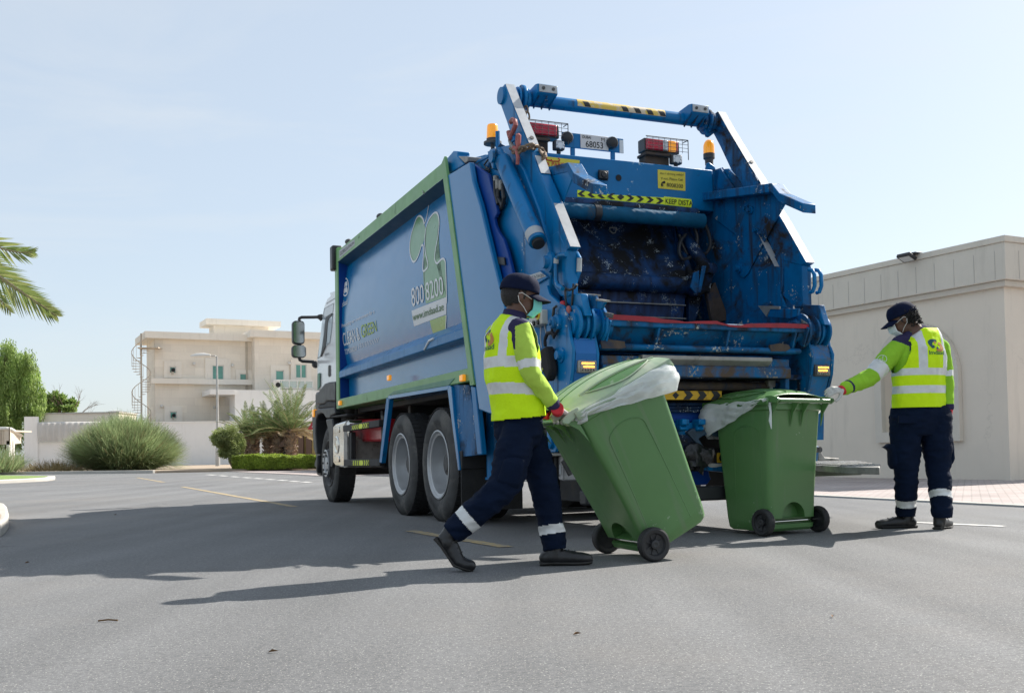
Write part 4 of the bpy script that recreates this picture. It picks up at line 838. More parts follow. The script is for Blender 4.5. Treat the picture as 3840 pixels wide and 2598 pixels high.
# pivot boss at the arm tops and cross bar
bp_ = tY(zE(105, 250), 1.09); bz = tX(zE(420, 290), bp_.x-.0); 
bar_p = Vector((bp_.x, 0, bp_.z)); 
pL_, pR_ = tX(zE(700, 315), bp_.x), tX(zF(870, 545), bp_.x); zb = (pL_.z+pR_.z)/2; rb2 = (tX(zF(700, 460), bp_.x).z-tX(zF(700, 600), bp_.x).z)/2
Tb('arm_pivot', MB().lathe((bp_.x, 1.09, bp_.z), (0, 1, 0), [(0, .075), (.02, .07), (.022, .0)], n=24), M_BL, bevel=0)
Tb('cross_bar', MB().cyl((bp_.x, .96, zb), (bp_.x, -.96, zb), rb2, n=32), M_BL, bevel=0)
for sg in (1, -1):
    b = MB()
    for y, r_, w in ((.985, .08, .03), (.955, .095, .02), (.915, .115, .025), (.875, .088, .03)): b.cyl((bp_.x, sg*(y+w/2), zb), (bp_.x, sg*(y-w/2), zb), r_, n=24)
    Tb('bar_collar', b, M_BLW if sg < 0 else M_BL, bevel=.004)
    yb0, yb1 = (.84, .655)
    b = MB().prism([(bp_.x+.07, sg*yb0, zb+.08), (bp_.x-.12, sg*yb0, zb+.095), (bp_.x-.17, sg*yb0, zb+.085), (bp_.x-.17, sg*yb0, zb+.01), (bp_.x-.05, sg*yb0, zb-.04)], (0, sg*(yb1-yb0), 0))
    Tb('bar_bracket', b, M_BL, bevel=.006)
    Tb('bracket_plate', MB().box(bp_.x-.178, bp_.x-.171, min(sg*(yb0-.012), sg*(yb1+.008)), max(sg*(yb0-.012), sg*(yb1+.008)), zb+.016, zb+.08), M_REFL, bevel=.003)
    b = MB()
    for y in (yb0-.05, yb1+.045): Tb('plate_bolt', MB().lathe((bp_.x-.178, sg*y, zb+.048), (-1, 0, 0), [(0, .014), (.008, .014), (.008, 0)], n=8), M_HUB, bevel=0)
    b = MB()
    for y in (yb0-.02, (yb0+yb1)/2, yb1+.02): b.prism([(bp_.x-.16, sg*y, zb+.01), (bp_.x-.0, sg*y, zb-.02), (bp_.x-.02, sg*y, zb-.08)], (0, -sg*.012, 0))
    Tb('bracket_gusset', b, M_BLW, bevel=.002)
lug = [tX(q, bp_.x) for q in PL(zF, (1050, 650), (1110, 600), (1180, 600), (1180, 690), (1110, 745), (1080, 735), (1068, 680))]; Tb('bar_lug', MB().prism([Vector((bp_.x-.03, p.y, p.z)) for p in lug], (.03, 0, 0)), M_BLW)
# worn yellow hazard label wrapped on the bar
def wrap(y0, y1, a0, a1, r_, nseg=8):
    v = []; f = []
    for i in range(nseg+1):
        a = a0+(a1-a0)*i/nseg
        for y in (y0, y1): v.append((bp_.x-r_*math.cos(a), y, zb+r_*math.sin(a)))
    for i in range(nseg): f.append((2*i, 2*i+1, 2*i+3, 2*i+2))
    return v, f
m_, t_, b_n, N = nodes('worn_hazard_label'); tc = N('TexCoord'); ns = N('TexNoise', Scale=9, Detail=8, Roughness=.7); t_.links.new(tc.outputs['Object'], ns.inputs[0]); mr = N('MapRange'); mr.inputs[1].default_value = .5; mr.inputs[2].default_value = .53; t_.links.new(ns.outputs[0], mr.inputs[0])
mx = N('MixRGB'); mx.inputs[1].default_value = (.66, .46, .08, 1); mx.inputs[2].default_value = (.60, .50, .36, 1); t_.links.new(mr.outputs[0], mx.inputs[0]); t_.links.new(mx.outputs[0], b_n.inputs[0]); M_HZW = m_
yl0, yl1 = tX(zE(960, 320), bp_.x).y, tX(zF(580, 490), bp_.x).y
lab = MB(); v, f = wrap(yl0, yl1, -.35, 1.15, rb2+.002); lab.add(v, f); lb_o = Tb('hazard_label', lab, M_HZW, bevel=0)
b = MB()
for i in range(7):
    y = yl0+(yl1-yl0)*(i+.5)/7+.0; v, f = wrap(y, y+(yl1-yl0)*.065, -.3, .55, rb2+.0035)
    v = [(x, yy+(zz-zb)*.5, zz) for x, yy, zz in v]
    if i not in (1, 2): b.add(v, f)
Tb('hazard_stripe', b, M_BTXT, lb_o, bevel=0)
# chain and hooks on the left arm
M_CHN = mat('rusty_chain', (.22, .16, .11), .7, .3, var=.3, vscale=20); M_HOOK = mat('red_hook', (.36, .10, .09), .5, var=.25, vscale=14, dirt=.3, dcol=(.12, .09, .08))
def chain(pts, r=.03, w=.009):
    b = MB(); L = 0; P = pts; seg = []
    tot = sum((q-p).length for p, q in zip(P, P[1:])); nl = int(tot/(r*1.55)); 
    def at(s_):
        for p, q in zip(P, P[1:]):
            l = (q-p).length
            if s_ <= l: return p.lerp(q, s_/l), (q-p).normalized()
            s_ -= l
        return P[-1], (P[-1]-P[-2]).normalized()
    for i in range(nl):
        c, d = at((i+.5)*tot/nl); u = d.orthogonal().normalized(); u = Matrix.Rotation(i*1.5708+.4, 3, d)@u
        b.tube([c+d*(r*1.25*math.cos(a))+u*(r*.7*math.sin(a)) for a in [k*math.pi/5 for k in range(10)]], w, n=6, closed=True)
    return b
arcp = [tY(zE(*q), y) for q, y in (((215, 880), 1.15), ((290, 910), 1.16), ((350, 870), 1.15), ((420, 845), 1.11), ((500, 860), 1.02), ((560, 870), 1.0), ((590, 930), 1.0), ((600, 970), 1.03))]
Tb('chain', chain(arcp, .034, .011), M_CHN, bevel=0)
Tb('chain', chain([tY(zE(*q), .93) for q in ((375, 380), (400, 450), (408, 520))], .03, .009), M_CHN, bevel=0)
def hook(pts, y, r_, m=M_HOOK):
    P = [tY(zE(*q), y) for q in pts]; Q = []
    for i in range(len(P)-1):
        for k in range(3): Q.append(P[i].lerp(P[i+1], k/3))
    Q.append(P[-1]); Tb('hook', MB().tube(Q, r_, n=8), m, bevel=0)
hook(((205, 560), (225, 530), (255, 545), (262, 590), (240, 650), (215, 700), (200, 750), (185, 700), (180, 670)), 1.14, .02)
hook(((290, 850), (280, 770), (290, 710), (305, 720), (300, 800), (295, 860), (250, 900), (240, 850)), 1.16, .017)
hook(((262, 860), (290, 960), (285, 1060)), 1.17, .016)
hook(((195, 770), (215, 830), (255, 880)), 1.13, .018, M_STL)
hook(((240, 720), (215, 790), (255, 760), (240, 720)), 1.12, .016, M_BL)
# ---- tailgate upper cross panel
XP = -1.36
zpt = (tX(zE(600, 905), XP).z+tX(zF(1200, 1135), XP).z)/2; zpb = (tX(zJ(180, 130), XP).z+tX(zJ(1955, 300), XP).z)/2
yR = tX(zF(1175, 1200), XP).y
pan = Tb('tailgate_panel', MB().prism([(XP, 1.0, zpt), (XP, 1.0, zpb), (XP+.25, 1.0, zpb), (XP+.6, 1.0, zpt+.12)], (0, yR-1.0, 0)), mat('blue_tailgate', (.0, .145, .36), .42, spec=.2, var=.12, vscale=2.5, dirt=.18, dcol=(.02, .03, .05), chips=.3, ccol=(.3, .42, .5), cscale=25, coat=.2), bevel=.01)
Tb('side_gusset', MB().prism([tX(q, XP+.02) for q in PL(zF, (1178, 1125), (1300, 1085), (1440, 1360), (1178, 1400))]+[], (.03, 0, 0)), M_BLW)
Tb('side_gusset', MB().prism([Vector((p.x, -p.y, p.z)) for p in [tX(q, XP+.02) for q in PL(zF, (1178, 1125), (1300, 1085), (1440, 1360), (1178, 1400))]], (.03, 0, 0)), M_BLW)
Tb('tailgate_roof', MB().prism([(XP+.6, 1.02, zpt+.12), (XP+.25, 1.02, zpb), (-.5, 1.02, 3.3), (-.35, 1.02, 3.38)], (0, -2.04, 0)), M_BL)
def onP(uvs, m, name, parent=pan, off=.004, th=.003):
    P = [tX(q, XP) for q in uvs]; return Tb(name, MB().prism([Vector((XP-off, p.y, p.z)) for p in P], (th, 0, 0)), m, parent, bevel=0)
# text -----------------------------------------------------------------
def textmesh(s_, bold=0, space=1.0):
    cu = bpy.data.curves.new('txt', 'FONT'); cu.body = s_; cu.offset = bold; cu.space_character = space; cu.resolution_u = 4
    o = bpy.data.objects.new('txt', cu); COL.objects.link(o); dg = bpy.context.evaluated_depsgraph_get(); dg.update()
    me = bpy.data.meshes.new_from_object(o.evaluated_get(dg)); bpy.data.objects.remove(o); V = [v.co.copy() for v in me.vertices]; Fs = [tuple(p.vertices) for p in me.polygons]; bpy.data.meshes.remove(me)
    xs = [v.x for v in V]; ys = [v.y for v in V]; x0, x1_ = min(xs), max(xs); y0, y1 = min(ys), max(ys)
    return [((v.x-x0)/(x1_-x0), (v.y-y0)/(y1-y0)) for v in V], Fs
def textquad(s_, q, m, name, parent, fn=None, bold=0, space=1.0):    # q: BL, BR, TR, TL as points
    V, Fs = textmesh(s_, bold, space); P = []
    for a, b_ in V: P.append((q[0]*(1-a)+q[1]*a)*(1-b_)+(q[3]*(1-a)+q[2]*a)*b_)
    if fn: P = [fn(p) for p in P]
    return MB().add(P, Fs).build(name, m, parent, smooth=0, fix=False)
def tq(s_, uvs, m, parent=pan, X=XP, off=.009, bold=0, name='lettering', space=1.0):
    q = [tX(p, X) for p in uvs]; q = [Vector((X-off, p.y, p.z)) for p in q]; return textquad(s_, q, m, name, parent, bold=bold, space=space)
stk = onP(PL(zF, (520, 1118), (845, 1150), (847, 1370), (525, 1338)), M_YSTK, 'sticker')
tq('Am I driving safely?', PL(zF, (545, 1180), (825, 1200), (825, 1170), (545, 1150)), M_BTXT, stk)
tq('If not, Please Call', PL(zF, (560, 1238), (810, 1258), (810, 1228), (560, 1208)), M_BTXT, stk)
tq('8008200', PL(zF, (625, 1320), (815, 1340), (815, 1295), (625, 1275)), M_BTXT, stk, bold=.0)
ph = [tX(zF(*q), XP) for q in ((600, 1268), (572, 1275), (566, 1295), (575, 1312))]; Tb('phone_symbol', MB().tube([Vector((XP-.008, p.y, p.z)) for p in ph], [.012, .007, .007, .012], n=6), M_BTXT, stk, bevel=0)
hz1 = onP(PL(zJ, (360, 38), (780, 95), (1385, 128), (1385, 210), (1000, 182), (360, 118)), M_FLY, 'hazard_tape'); 
def chev(xa, xb, sgn_): return None
b = MB(); 
for i in range(9):
    xc_ = 405+i*116; s = -1 if i < 4 else 1
    yc_ = lambda x: (38+118)/2+(x-360)*((128+210)/2-(38+118)/2)/1025
    if i == 4: poly = [(xc_-45, yc_(xc_)), (xc_, yc_(xc_)+34), (xc_+45, yc_(xc_)), (xc_, yc_(xc_)-34)]
    else:
        y = yc_(xc_); poly = [(xc_-s*50, y-35), (xc_-s*5, y-33), (xc_+s*42, y+2), (xc_-s*5, y+36), (xc_-s*50, y+34), (xc_-s*3, y)]
    P = [tX(zJ(*q), XP) for q in poly]; b.prism([Vector((XP-.008, p.y, p.z)) for p in P], (.002, 0, 0))
Tb('chevrons', b, M_BTXT, hz1, bevel=0, smooth=0)
kd = onP(PL(zJ, (1378, 116), (1700, 148), (1712, 200), (1700, 245), (1378, 212)), M_FLY, 'warning_label', off=.006)
tq('KEEP DISTA', PL(zJ, (1395, 200), (1712, 228), (1712, 170), (1395, 140)), M_BTXT, kd, off=.012, bold=.006)
ys = onP(PL(zE, (590, 962), (1015, 1010), (1015, 1045), (590, 1090)), M_YSTK, 'sticker'); tq('ER PARK', PL(zE, (600, 1080), (830, 1080), (830, 1040), (600, 1030)), M_RTXT, ys, bold=.01)
b = MB(); P = [tX(zE(*q), XP) for q in ((600, 1000), (650, 1010), (700, 1022), (770, 1022), (780, 1005))]; b.tube([Vector((XP-.007, p.y, p.z)) for p in P], .006, n=5)
for q in ((612, 985), (622, 985), (680, 1005), (770, 990)): p = tX(zE(*q), XP); b.sphere((XP-.007, p.y, p.z), .007, n=6)
Tb('arabic_script', b, M_RTXT, ys, bevel=0)
cb = onP(PL(zE, (1235, 1120), (1347, 1130), (1347, 1250), (1235, 1238)), M_DARK, 'camera_opening'); p = tX(zE(1280, 1190), XP); Tb('camera', MB().box(XP-.04, XP-.004, p.y-.045, p.y+.045, p.z-.035, p.z+.035).lathe((XP-.04, p.y, p.z), (-1, 0, 0), [(0, .028), (.012, .026), (.008, 0)], n=16), M_BLK, cb, bevel=.006)
for z_, x, y, r_ in ((zE, 1475, 1215, .028), (zG, 300, 265, .02)): 
    p = tX(z_(x, y), XP); Tb('round_port', MB().lathe((XP-.002, p.y, p.z), (-1, 0, 0), [(0, r_), (.004, r_), (.004, r_*.5), (.003, 0)], n=18), M_DARK, pan, bevel=0)
# ---- items on the tailgate roof
XT = XP+.12
def lightbox(uL, uR, z_, amber):
    P = [tX(z_(*q), XT) for q in uL]; y0, y1, z0, z1 = P[1].y, P[0].y, P[2].z, P[0].z
    o = Tb('rear_lamp', MB().box(XT-.02, XT+.10, y0, y1, z0, z1), M_HUB, bevel=.01)
    Tb('lens', MB().box(XT-.045, XT-.021, y0+.03, y1-.01, z0+.012, z1-.012), M_RED, o, bevel=.012)
    if amber: Tb('amber_lens', MB().box(XT-.05, XT-.0215, y0+.05, y0+.13, z0+.011, z1-.011), M_AMB, o, bevel=.01); Tb('clear_lens', MB().box(XT-.049, XT-.0212, y0+.131, y0+.19, z0+.0115, z1-.0115), M_LENSC, o, bevel=.01)
    g = MB(); ya, yb_ = y0-.06, y1+.01
    for i in range(8): y = y1-(y1-ya)*i/7; g.cyl((XT-.07, y, z0-.005), (XT-.07, y, z1), .0022, n=5)
    for i in range(4): z = z0+.01+(z1-z0-.02)*i/3; g.cyl((XT-.07, y1, z), (XT-.07, ya, z), .0022, n=5)
    g.cyl((XT-.07, ya, z0-.06), (XT-.07, ya, z1), .004, n=6).cyl((XT-.07, ya, z1), (XT-.07, yb_, z1), .004, n=6).cyl((XT+.02, ya, z1), (XT-.07, ya, z1), .004, n=6)
    Tb('lamp_guard', g, M_HUB, o, bevel=0)
    Tb('lamp_bracket', MB().box(XT-.0, XT+.12, y0+.10, y1-.02, zpt-.04, z0-.012).box(XT-.05, XT+.12, y0+.1, y1+.0, z0-.04, z0-.013), M_BRN, o)
lightbox([(350, 745), (765, 790), (350, 900)], None, zF, True)
lightbox([(300, 545), (765, 605), (300, 710)], None, zE, False)
def worklamp(z_, q0, q1):
    P = [tX(z_(*q), XT-.06) for q in (q0, q1)]; y0, y1 = sorted((P[0].y, P[1].y)); z0, z1 = sorted((P[0].z, P[1].z)); 
    o = Tb('work_lamp', MB().box(XT-.10, XT-.04, y0, y1, z0, z1), M_HUB, bevel=.012); Tb('lens', MB().box(XT-.106, XT-.101, y0+.012, y1-.012, z0+.012, z1-.012), M_LENSC, o, bevel=.003)
    led = MB()
    for i in range(8):
        a = i*.785; led.sphere((XT-.107, (y0+y1)/2+.032*math.cos(a), (z0+z1)/2+.032*math.sin(a)), .009, n=6)
    Tb('led', led, M_LENSC, o, bevel=0); Tb('stalk', MB().cyl((XT-.07, (y0+y1)/2, z0-.03), (XT-.07, (y0+y1)/2, z0), .02, n=8), M_BLK, o)
worklamp(zE, (700, 780), (825, 905)); worklamp(zF, (665, 945), (790, 1070))
bx0, bx1 = [tX(q, XT) for q in PL(zE, (810, 765), (1530, 840))]; hgt_ = (tX(zE(1180, 715), XT).z-tX(zE(1180, 885), XT).z)/2
cz = (bx0.z+bx1.z)/2; Bd = Tb('plate_board', MB().box(XT-.01, XT+.01, bx1.y, bx0.y, cz-hgt_, cz+hgt_), M_BL, bevel=.003)
for x in (938, 1410): p = tX(zE(x, 950), XT); Tb('board_leg', MB().box(XT-.008, XT+.018, p.y-.02, p.y+.02, zpt-.05, cz-hgt_+.002), M_BL, Bd)
pq = [tX(q, XT) for q in PL(zE, (1015, 690), (1345, 735), (1345, 905), (1015, 870))]; y0, y1 = pq[1].y, pq[0].y; z0, z1 = cz-hgt_*.97, cz+hgt_*.97
npb = Tb('number_plate', MB().box(XT-.018, XT-.011, y0, y1, z0, z1), mat('plate_white', (.66, .63, .62), .4, var=.06, dirt=.15, dcol=(.35, .3, .28)), Bd, bevel=.003)
pl_ = lambda a, b_: Vector((XT-.0195, y1+(y0-y1)*a, z0+(z1-z0)*b_))
textquad('68053', [pl_(.18, .1), pl_(.80, .1), pl_(.80, .55), pl_(.18, .55)], M_BTXT, 'lettering', npb, bold=.012); textquad('M', [pl_(.74, .62), pl_(.86, .62), pl_(.86, .88), pl_(.74, .88)], M_BTXT, 'lettering', npb, bold=.0); textquad('DUBAI', [pl_(.07, .70), pl_(.37, .70), pl_(.37, .9), pl_(.07, .9)], M_BTXT, 'lettering', npb, bold=.02)
for x in (858, 1388): p = tX(zE(x, 755 if x < 1000 else 820), XT); Tb('plate_lamp', MB().lathe((XT-.011, p.y, cz+.01), (-1, .3, -.1), [(0, .05), (.03, .055), (.06, .045), (.075, .02), (.075, 0)], n=16), M_BLK, Bd, bevel=0)
p = tX(zE(1502, 822), XT); Tb('reflector', MB().box(XT-.014, XT-.0105, p.y-.02, p.y+.02, cz-.07, cz+.05), M_LENSC, Bd, bevel=.002)
def beacon(p, dome, r_=.053, h_=.135):
    o = Tb('beacon', MB().lathe(p, (0, 0, 1), [(-.02, 0), (-.02, r_*.7), (.03, r_*.75), (.04, r_), (.085, r_), (.09, 0)] if dome else [(-.10, 0), (-.1, .018), (-.03, .018), (-.03, r_*1.45), (-.01, r_*1.45), (0, r_), (.02, r_), (.02, 0)], n=24), M_HUB, bevel=0)
    z0 = .085 if dome else .02; pr = [(z0, 0), (z0, r_*.98)]+([(z0+h_*t, r_*.98*math.sqrt(max(0, 1-max(0, (t-.45)/.55)**2))) for t in (.2, .45, .6, .75, .88, .96, 1)] if dome else [(z0+h_*.9, r_*.88), (z0+h_, r_*.75), (z0+h_, 0)])
    Tb('lens', MB().lathe(p, (0, 0, 1), pr, n=24), M_AMB, o, bevel=0)
q = tX(zF(1130, 1040), XP+.15); beacon(Vector((XP+.15, q.y, q.z)), True)
q = tY(zD(935, 90), 1.0); beacon(Vector((q.x, 1.0, q.z)), False, .055, .125); Tb('beacon_post', MB().cyl((q.x, 1.0, 3.2), (q.x, 1.0, q.z-.09), .018, n=8).cyl((q.x-.12, 1.0, 3.2), (q.x-.12, 1.0, q.z+.05), .02, n=8), M_BL, bevel=0)
lu = [tX(q_, XP+.03) for q_ in PL(zF, (1085, 1125), (1105, 1040), (1135, 1030), (1200, 1085), (1210, 1120))]; Tb('lifting_lug', MB().prism(lu, (.02, 0, 0)), M_BL)
Tb('lifting_lug', MB().prism([Vector((p.x, p.y*-1, p.z)) for p in lu], (.02, 0, 0)), M_BL)
# ---- wing plates with bent hook flange
YW_ = -.97
wg = [tY(q, YW_) for q in PL(zG, (232, 470), (1030, 352), (1125, 435), (880, 870), (640, 1340), (590, 1388), (540, 1360), (510, 1240), (520, 1040), (500, 880), (235, 680))]
def wing(sg):
    f = lambda p, y: Vector((p.x, sg*y, p.z))
    o = Tb('hopper_wing', MB().prism([f(p, .97) for p in wg], (0, sg*.012, 0)), M_BLW if sg < 0 else M_BL, bevel=.003)
    t0, t1, t2, t3 = [tY(q, YW_) for q in PL(zG, (180, 400), (1045, 283), (1140, 400), (1425, 520))]
    b = MB(); pr = [t0, t1, t2, t3]; th = Vector((0, 0, -.075))
    ya, yb_ = .985, .86
    for a, c in zip(pr, pr[1:]):
        A_ = [f(a, ya), f(c, ya), f(c, ya)+th, f(a, ya)+th]; b.prism(A_, (0, sg*(yb_-ya), 0))
    Tb('wing_flange', b, M_BLW, o, bevel=.006)
    b = MB()
    for x, y, r_ in ((640, 570, .035), (690, 590, .04), (760, 830, .035), (825, 860, .04), (545, 1275, .05)):
        p = tY(zG(x, y), YW_); Tb('wing_bolt', MB().lathe((p.x, sg*.97, p.z), (0, -sg, 0), [(0, r_*.8), (.02, r_*.8), (.02, r_*.5), (.05, r_*.45), (.05, 0)], n=14), M_BLW, o, bevel=0)
wing(-1); wing(1)
# inner right side plate (behind the wing) and its left twin
ip = [tY(q, -1.0) for q in PL(zJ, (1830, 300), (1960, 300))+PL(zG, (330, 90), (490, 355), (1005, 1265), (1068, 1270), (1068, 1572))]
ins = PL(zJ, (1400, 330), (1960, 300))+PL(zG, (330, 90), (590, 480), (850, 960), (1005, 1262), (1068, 1275), (1065, 1480), (1040, 1572))+PL(zH, (1100, 100), (1400, 280), (1390, 420), (1090, 980), (0, 980), (-1200, 980))
insP = [tY(q, -1.0) for q in ins]
both('hopper_side', insP, M_BLW, th=-.018, yo=.985, bevel=.003)
ed = [tY(q, -1.0) for q in PL(zG, (850, 960), (1005, 1262))]
for sg in (1, -1): Tb('reflective_strip', MB().add(strip_on(ed[0]+(ed[0]-ed[1])*.25, ed[1], sg*.955, sg*1.02, .008), [(0, 1, 2, 3)]), M_REFL, bevel=0, smooth=0)
# ---- hopper interior
def ybx(name, x0, x1, y0, y1, z0, z1, m, parent=TR, bevel=.005): return Tb(name, MB().box(min(x0, x1), max(x0, x1), min(y0, y1), max(y0, y1), min(z0, z1), max(z0, z1)), m, parent, bevel=bevel)
a, b2 = tX(zJ(230, 265), -1.45), tX(zJ(1840, 415), -1.45); zr = (a.z+b2.z)/2
yRr = b2.y
Tb('upper_pipe', MB().cyl((-1.40, .95, zpb-.045), (-1.40, yRr+.03, zpb-.045), .05, n=20), M_BLG, bevel=0)
# cloth sleeve wrapped round the roller
path = []; rad = []
nn = 150
slv = MB(); vs_ = []; ns_ = 28
for i in range(nn+1):
    y = .95+(yRr-.95)*i/nn
    for k in range(ns_):
        a_ = 2*math.pi*k/ns_; r_ = .066+.0035*noise.noise(Vector((y*7, math.cos(a_+y*9)*2, math.sin(a_+y*9)*2)))+.004*abs(noise.noise(Vector((y*22, math.cos(a_+y*14)*3, math.sin(a_+y*14)*3))))
        if abs(y-.28) < .03: r_ = .062
        slv.v.append((-1.45+r_*math.cos(a_), y, zr+r_*math.sin(a_)))
for i in range(nn):
    for k in range(ns_): slv.f.append((i*ns_+k, (i+1)*ns_+k, (i+1)*ns_+(k+1) % ns_, i*ns_+(k+1) % ns_)); slv.m.append(0)
Tb('roller_sleeve', slv, mat('blue_tarpaulin', (.003, .085, .17), .65, spec=.2, var=.2, vscale=8, dirt=.3, dcol=(.06, .06, .06), dscale=5), bevel=0, smooth=80)
Tb('sleeve_strap', MB().cyl((-1.45, .31, zr), (-1.45, .25, zr), .074, n=24), M_BLK, bevel=0)
PX0, PX1 = -1.05, -1.42
pl0 = tX(zJ(1440, 440), PX0-.05); pl1 = tX(zJ(1650, 1060), PX1); zpl = tX(zJ(1000, 1030), PX1).z
pk = MB(); v = []
ns2 = 10
for i in range(ns2+1):
    t = i/ns2; x = PX0+(PX1-PX0)*(t**1.3); z = pl0.z+.25+(zpl-pl0.z-.25)*t; yr = pl0.y+(pl1.y-pl0.y)*t
    pk.v += [(x, .95, z), (x, yr, z)]
pk.f = [(2*i, 2*i+1, 2*i+3, 2*i+2) for i in range(ns2)]; pk.m = [0]*ns2
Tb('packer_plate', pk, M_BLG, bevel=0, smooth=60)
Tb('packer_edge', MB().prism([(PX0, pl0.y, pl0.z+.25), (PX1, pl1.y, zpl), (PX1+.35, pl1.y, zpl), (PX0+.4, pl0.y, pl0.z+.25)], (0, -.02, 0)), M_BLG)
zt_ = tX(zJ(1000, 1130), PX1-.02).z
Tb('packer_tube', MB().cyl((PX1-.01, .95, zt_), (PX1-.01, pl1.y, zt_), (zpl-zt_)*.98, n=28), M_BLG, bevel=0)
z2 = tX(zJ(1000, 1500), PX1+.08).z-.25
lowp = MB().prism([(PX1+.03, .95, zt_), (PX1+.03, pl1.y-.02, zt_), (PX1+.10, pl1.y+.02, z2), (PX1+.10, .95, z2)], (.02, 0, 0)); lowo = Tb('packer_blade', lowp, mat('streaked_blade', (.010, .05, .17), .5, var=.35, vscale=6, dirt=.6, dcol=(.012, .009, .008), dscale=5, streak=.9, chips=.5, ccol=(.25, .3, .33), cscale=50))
for y in (1370, 1530):
    z = tX(zJ(1000, y), PX1+.04).z; Tb('blade_rib', MB().box(PX1+.02, PX1+.045, pl1.y, .95, z-.005, z+.005), M_STL, lowo, bevel=0)
ybx('interior_back', -.62, -.58, -.98, .98, 1.2, 3.1, M_DARK); ybx('hopper_floor', -2.6, -.6, -.98, .98, 1.18, 1.22, M_BLG)  # back wall coloured near-black for the shade deep in the hopper
# D ring, hoses and linkage on the right
dr = [tX(zJ(*q), -1.2) for q in ((740, 485), (750, 520), (780, 548), (810, 540), (825, 490), (820, 482), (740, 482))]; Tb('ring', MB().tube(dr, .006, n=6), M_STL, bevel=0)
hh = MB()
def loop(pts, X, r_):
    P = [tX(zJ(*q), X) for q in pts]; Q = []
    for i in range(len(P)-1):
        p0_, p1_, p2_, p3_ = P[max(i-1, 0)], P[i], P[i+1], P[min(i+2, len(P)-1)]
        for k in range(4):
            t = k/4; Q.append(.5*((2*p1_)+(p2_-p0_)*t+(2*p0_-5*p1_+4*p2_-p3_)*t*t+(3*p1_-p0_-3*p2_+p3_)*t**3))
    Q.append(P[-1]); hh.tube(Q, r_, n=8)
loop(((1740, 480), (1775, 600), (1750, 760), (1680, 840), (1600, 850), (1560, 760), (1580, 640), (1640, 560)), -1.35, .018)
loop(((1840, 400), (1900, 520), (1930, 640), (1920, 720), (1870, 790), (1810, 760), (1780, 690)), -1.4, .017)
loop(((1560, 560), (1600, 680), (1660, 800)), -1.3, .014)
Tb('hose', hh, M_BLK, bevel=0)
Tb('packer_cylinder', MB().cyl(tX(zJ(1600, 520), -1.2), tX(zJ(1880, 960), -1.5), .055, n=18).cyl(tX(zJ(1480, 430), -1.0), tX(zJ(1700, 1040), -1.45), .03, n=12), M_BLG, bevel=0)
lk = [tX(q, -1.55) for q in PL(zJ, (1690, 1050), (1740, 1000), (1800, 980), (1830, 910), (1900, 905), (1960, 940), (1980, 1000), (1925, 1250), (1880, 1240), (1810, 1290), (1770, 1290), (1690, 1190))]
Tb('packer_link', MB().prism(lk, (.10, 0, 0)), M_BLG, bevel=.008)
for x, y, r_ in ((1862, 955, .05), (1940, 965, .05), (1740, 1060, .03)): p = tX(zJ(x, y), -1.56); Tb('link_pin', MB().lathe((p.x, p.y, p.z), (-1, 0, 0), [(-.02, r_), (.03, r_), (.035, r_*.5), (.035, 0)], n=16), M_BLG, bevel=0)
Tb('link_plate', MB().prism([tX(q, -1.62) for q in PL(zJ, (1740, 1010), (1800, 985), (1790, 1240), (1760, 1260), (1700, 1180))], (.02, 0, 0)).prism([tX(q, -1.64) for q in PL(zJ, (1840, 930), (1885, 930), (1820, 1240), (1790, 1240))], (.02, 0, 0)), M_BLW, bevel=.004)
Tb('slide_rail', MB().prism([tX(q, -1.5) for q in PL(zJ, (1890, 1250), (1990, 1120), (2160, 1572), (1960, 1600))], (.05, 0, 0)), M_BRN)
Tb('hopper_post', MB().prism([tX(q, -1.4) for q in PL(zJ, (1680, 1250), (1800, 1290), (1840, 1290), (1740, 1640), (1680, 1640))], (.05, 0, 0)), M_BLG)
# ---- sill with red rubber lip
XS = -2.75
top = PL(zC, (345, 113), (900, 148), (1060, 160), (1200, 190), (1400, 208), (1560, 235), (1800, 222), (2060, 220), (2110, 240), (2240, 275))+PL(zH, (0, 256), (90, 275), (200, 285), (310, 300), (380, 278), (480, 262), (700, 258), (1000, 256), (1300, 270), (1452, 278))
bot = PL(zH, (1385, 338), (1000, 330), (700, 325), (480, 325), (300, 325), (150, 312))+PL(zC, (2240, 300), (2060, 270), (1560, 256), (1200, 252), (900, 228), (280, 190))
rl_ = [tX(q, XS-.012) for q in top+bot]; me_ = MB().prism(rl_, (.012, 0, 0)); Tb('rubber_lip', me_, M_REDR, bevel=0, smooth=30)
sL = tX(zC(262, 420), XS).y; sR = tX(zH(1370, 420), XS).y
zc = lambda y, X=XS: (tX(zC(700, y), X).z)
zsl = lambda y: (tX(zC(300, y), XS).z+tX(zH(1300, y+105), XS).z)/2
z_a, z_b, z_c, z_d = zsl(190), zsl(300), zsl(545), zsl(640)
Tb('sill_flange', MB().box(XS, XS+.30, sR, sL, z_b, z_a-.004), M_BLW, bevel=.01)
Tb('sill_web', MB().prism([(XS+.07, sL, z_b), (XS+.16, sL, z_c), (XS+.20, sL, z_c), (XS+.3, sL, z_b)], (0, sR-sL, 0)), M_BLW, bevel=0)
Tb('sill_pipe', MB().box(XS+.05, XS+.3, sR, sL, z_d, z_c), M_BLW, bevel=.02)
b = MB()
for q in (zC(1190, 500), zH(190, 540), zC(380, 430), zH(1245, 530)):
    p = tX(q, XS); b = MB(); b.prism([(XS+.01, p.y, z_b), (XS+.06, p.y, z_c), (XS+.18, p.y, z_c), (XS+.1, p.y, z_b)], (0, .018, 0)); Tb('sill_gusset', b, M_BLW, bevel=.002)
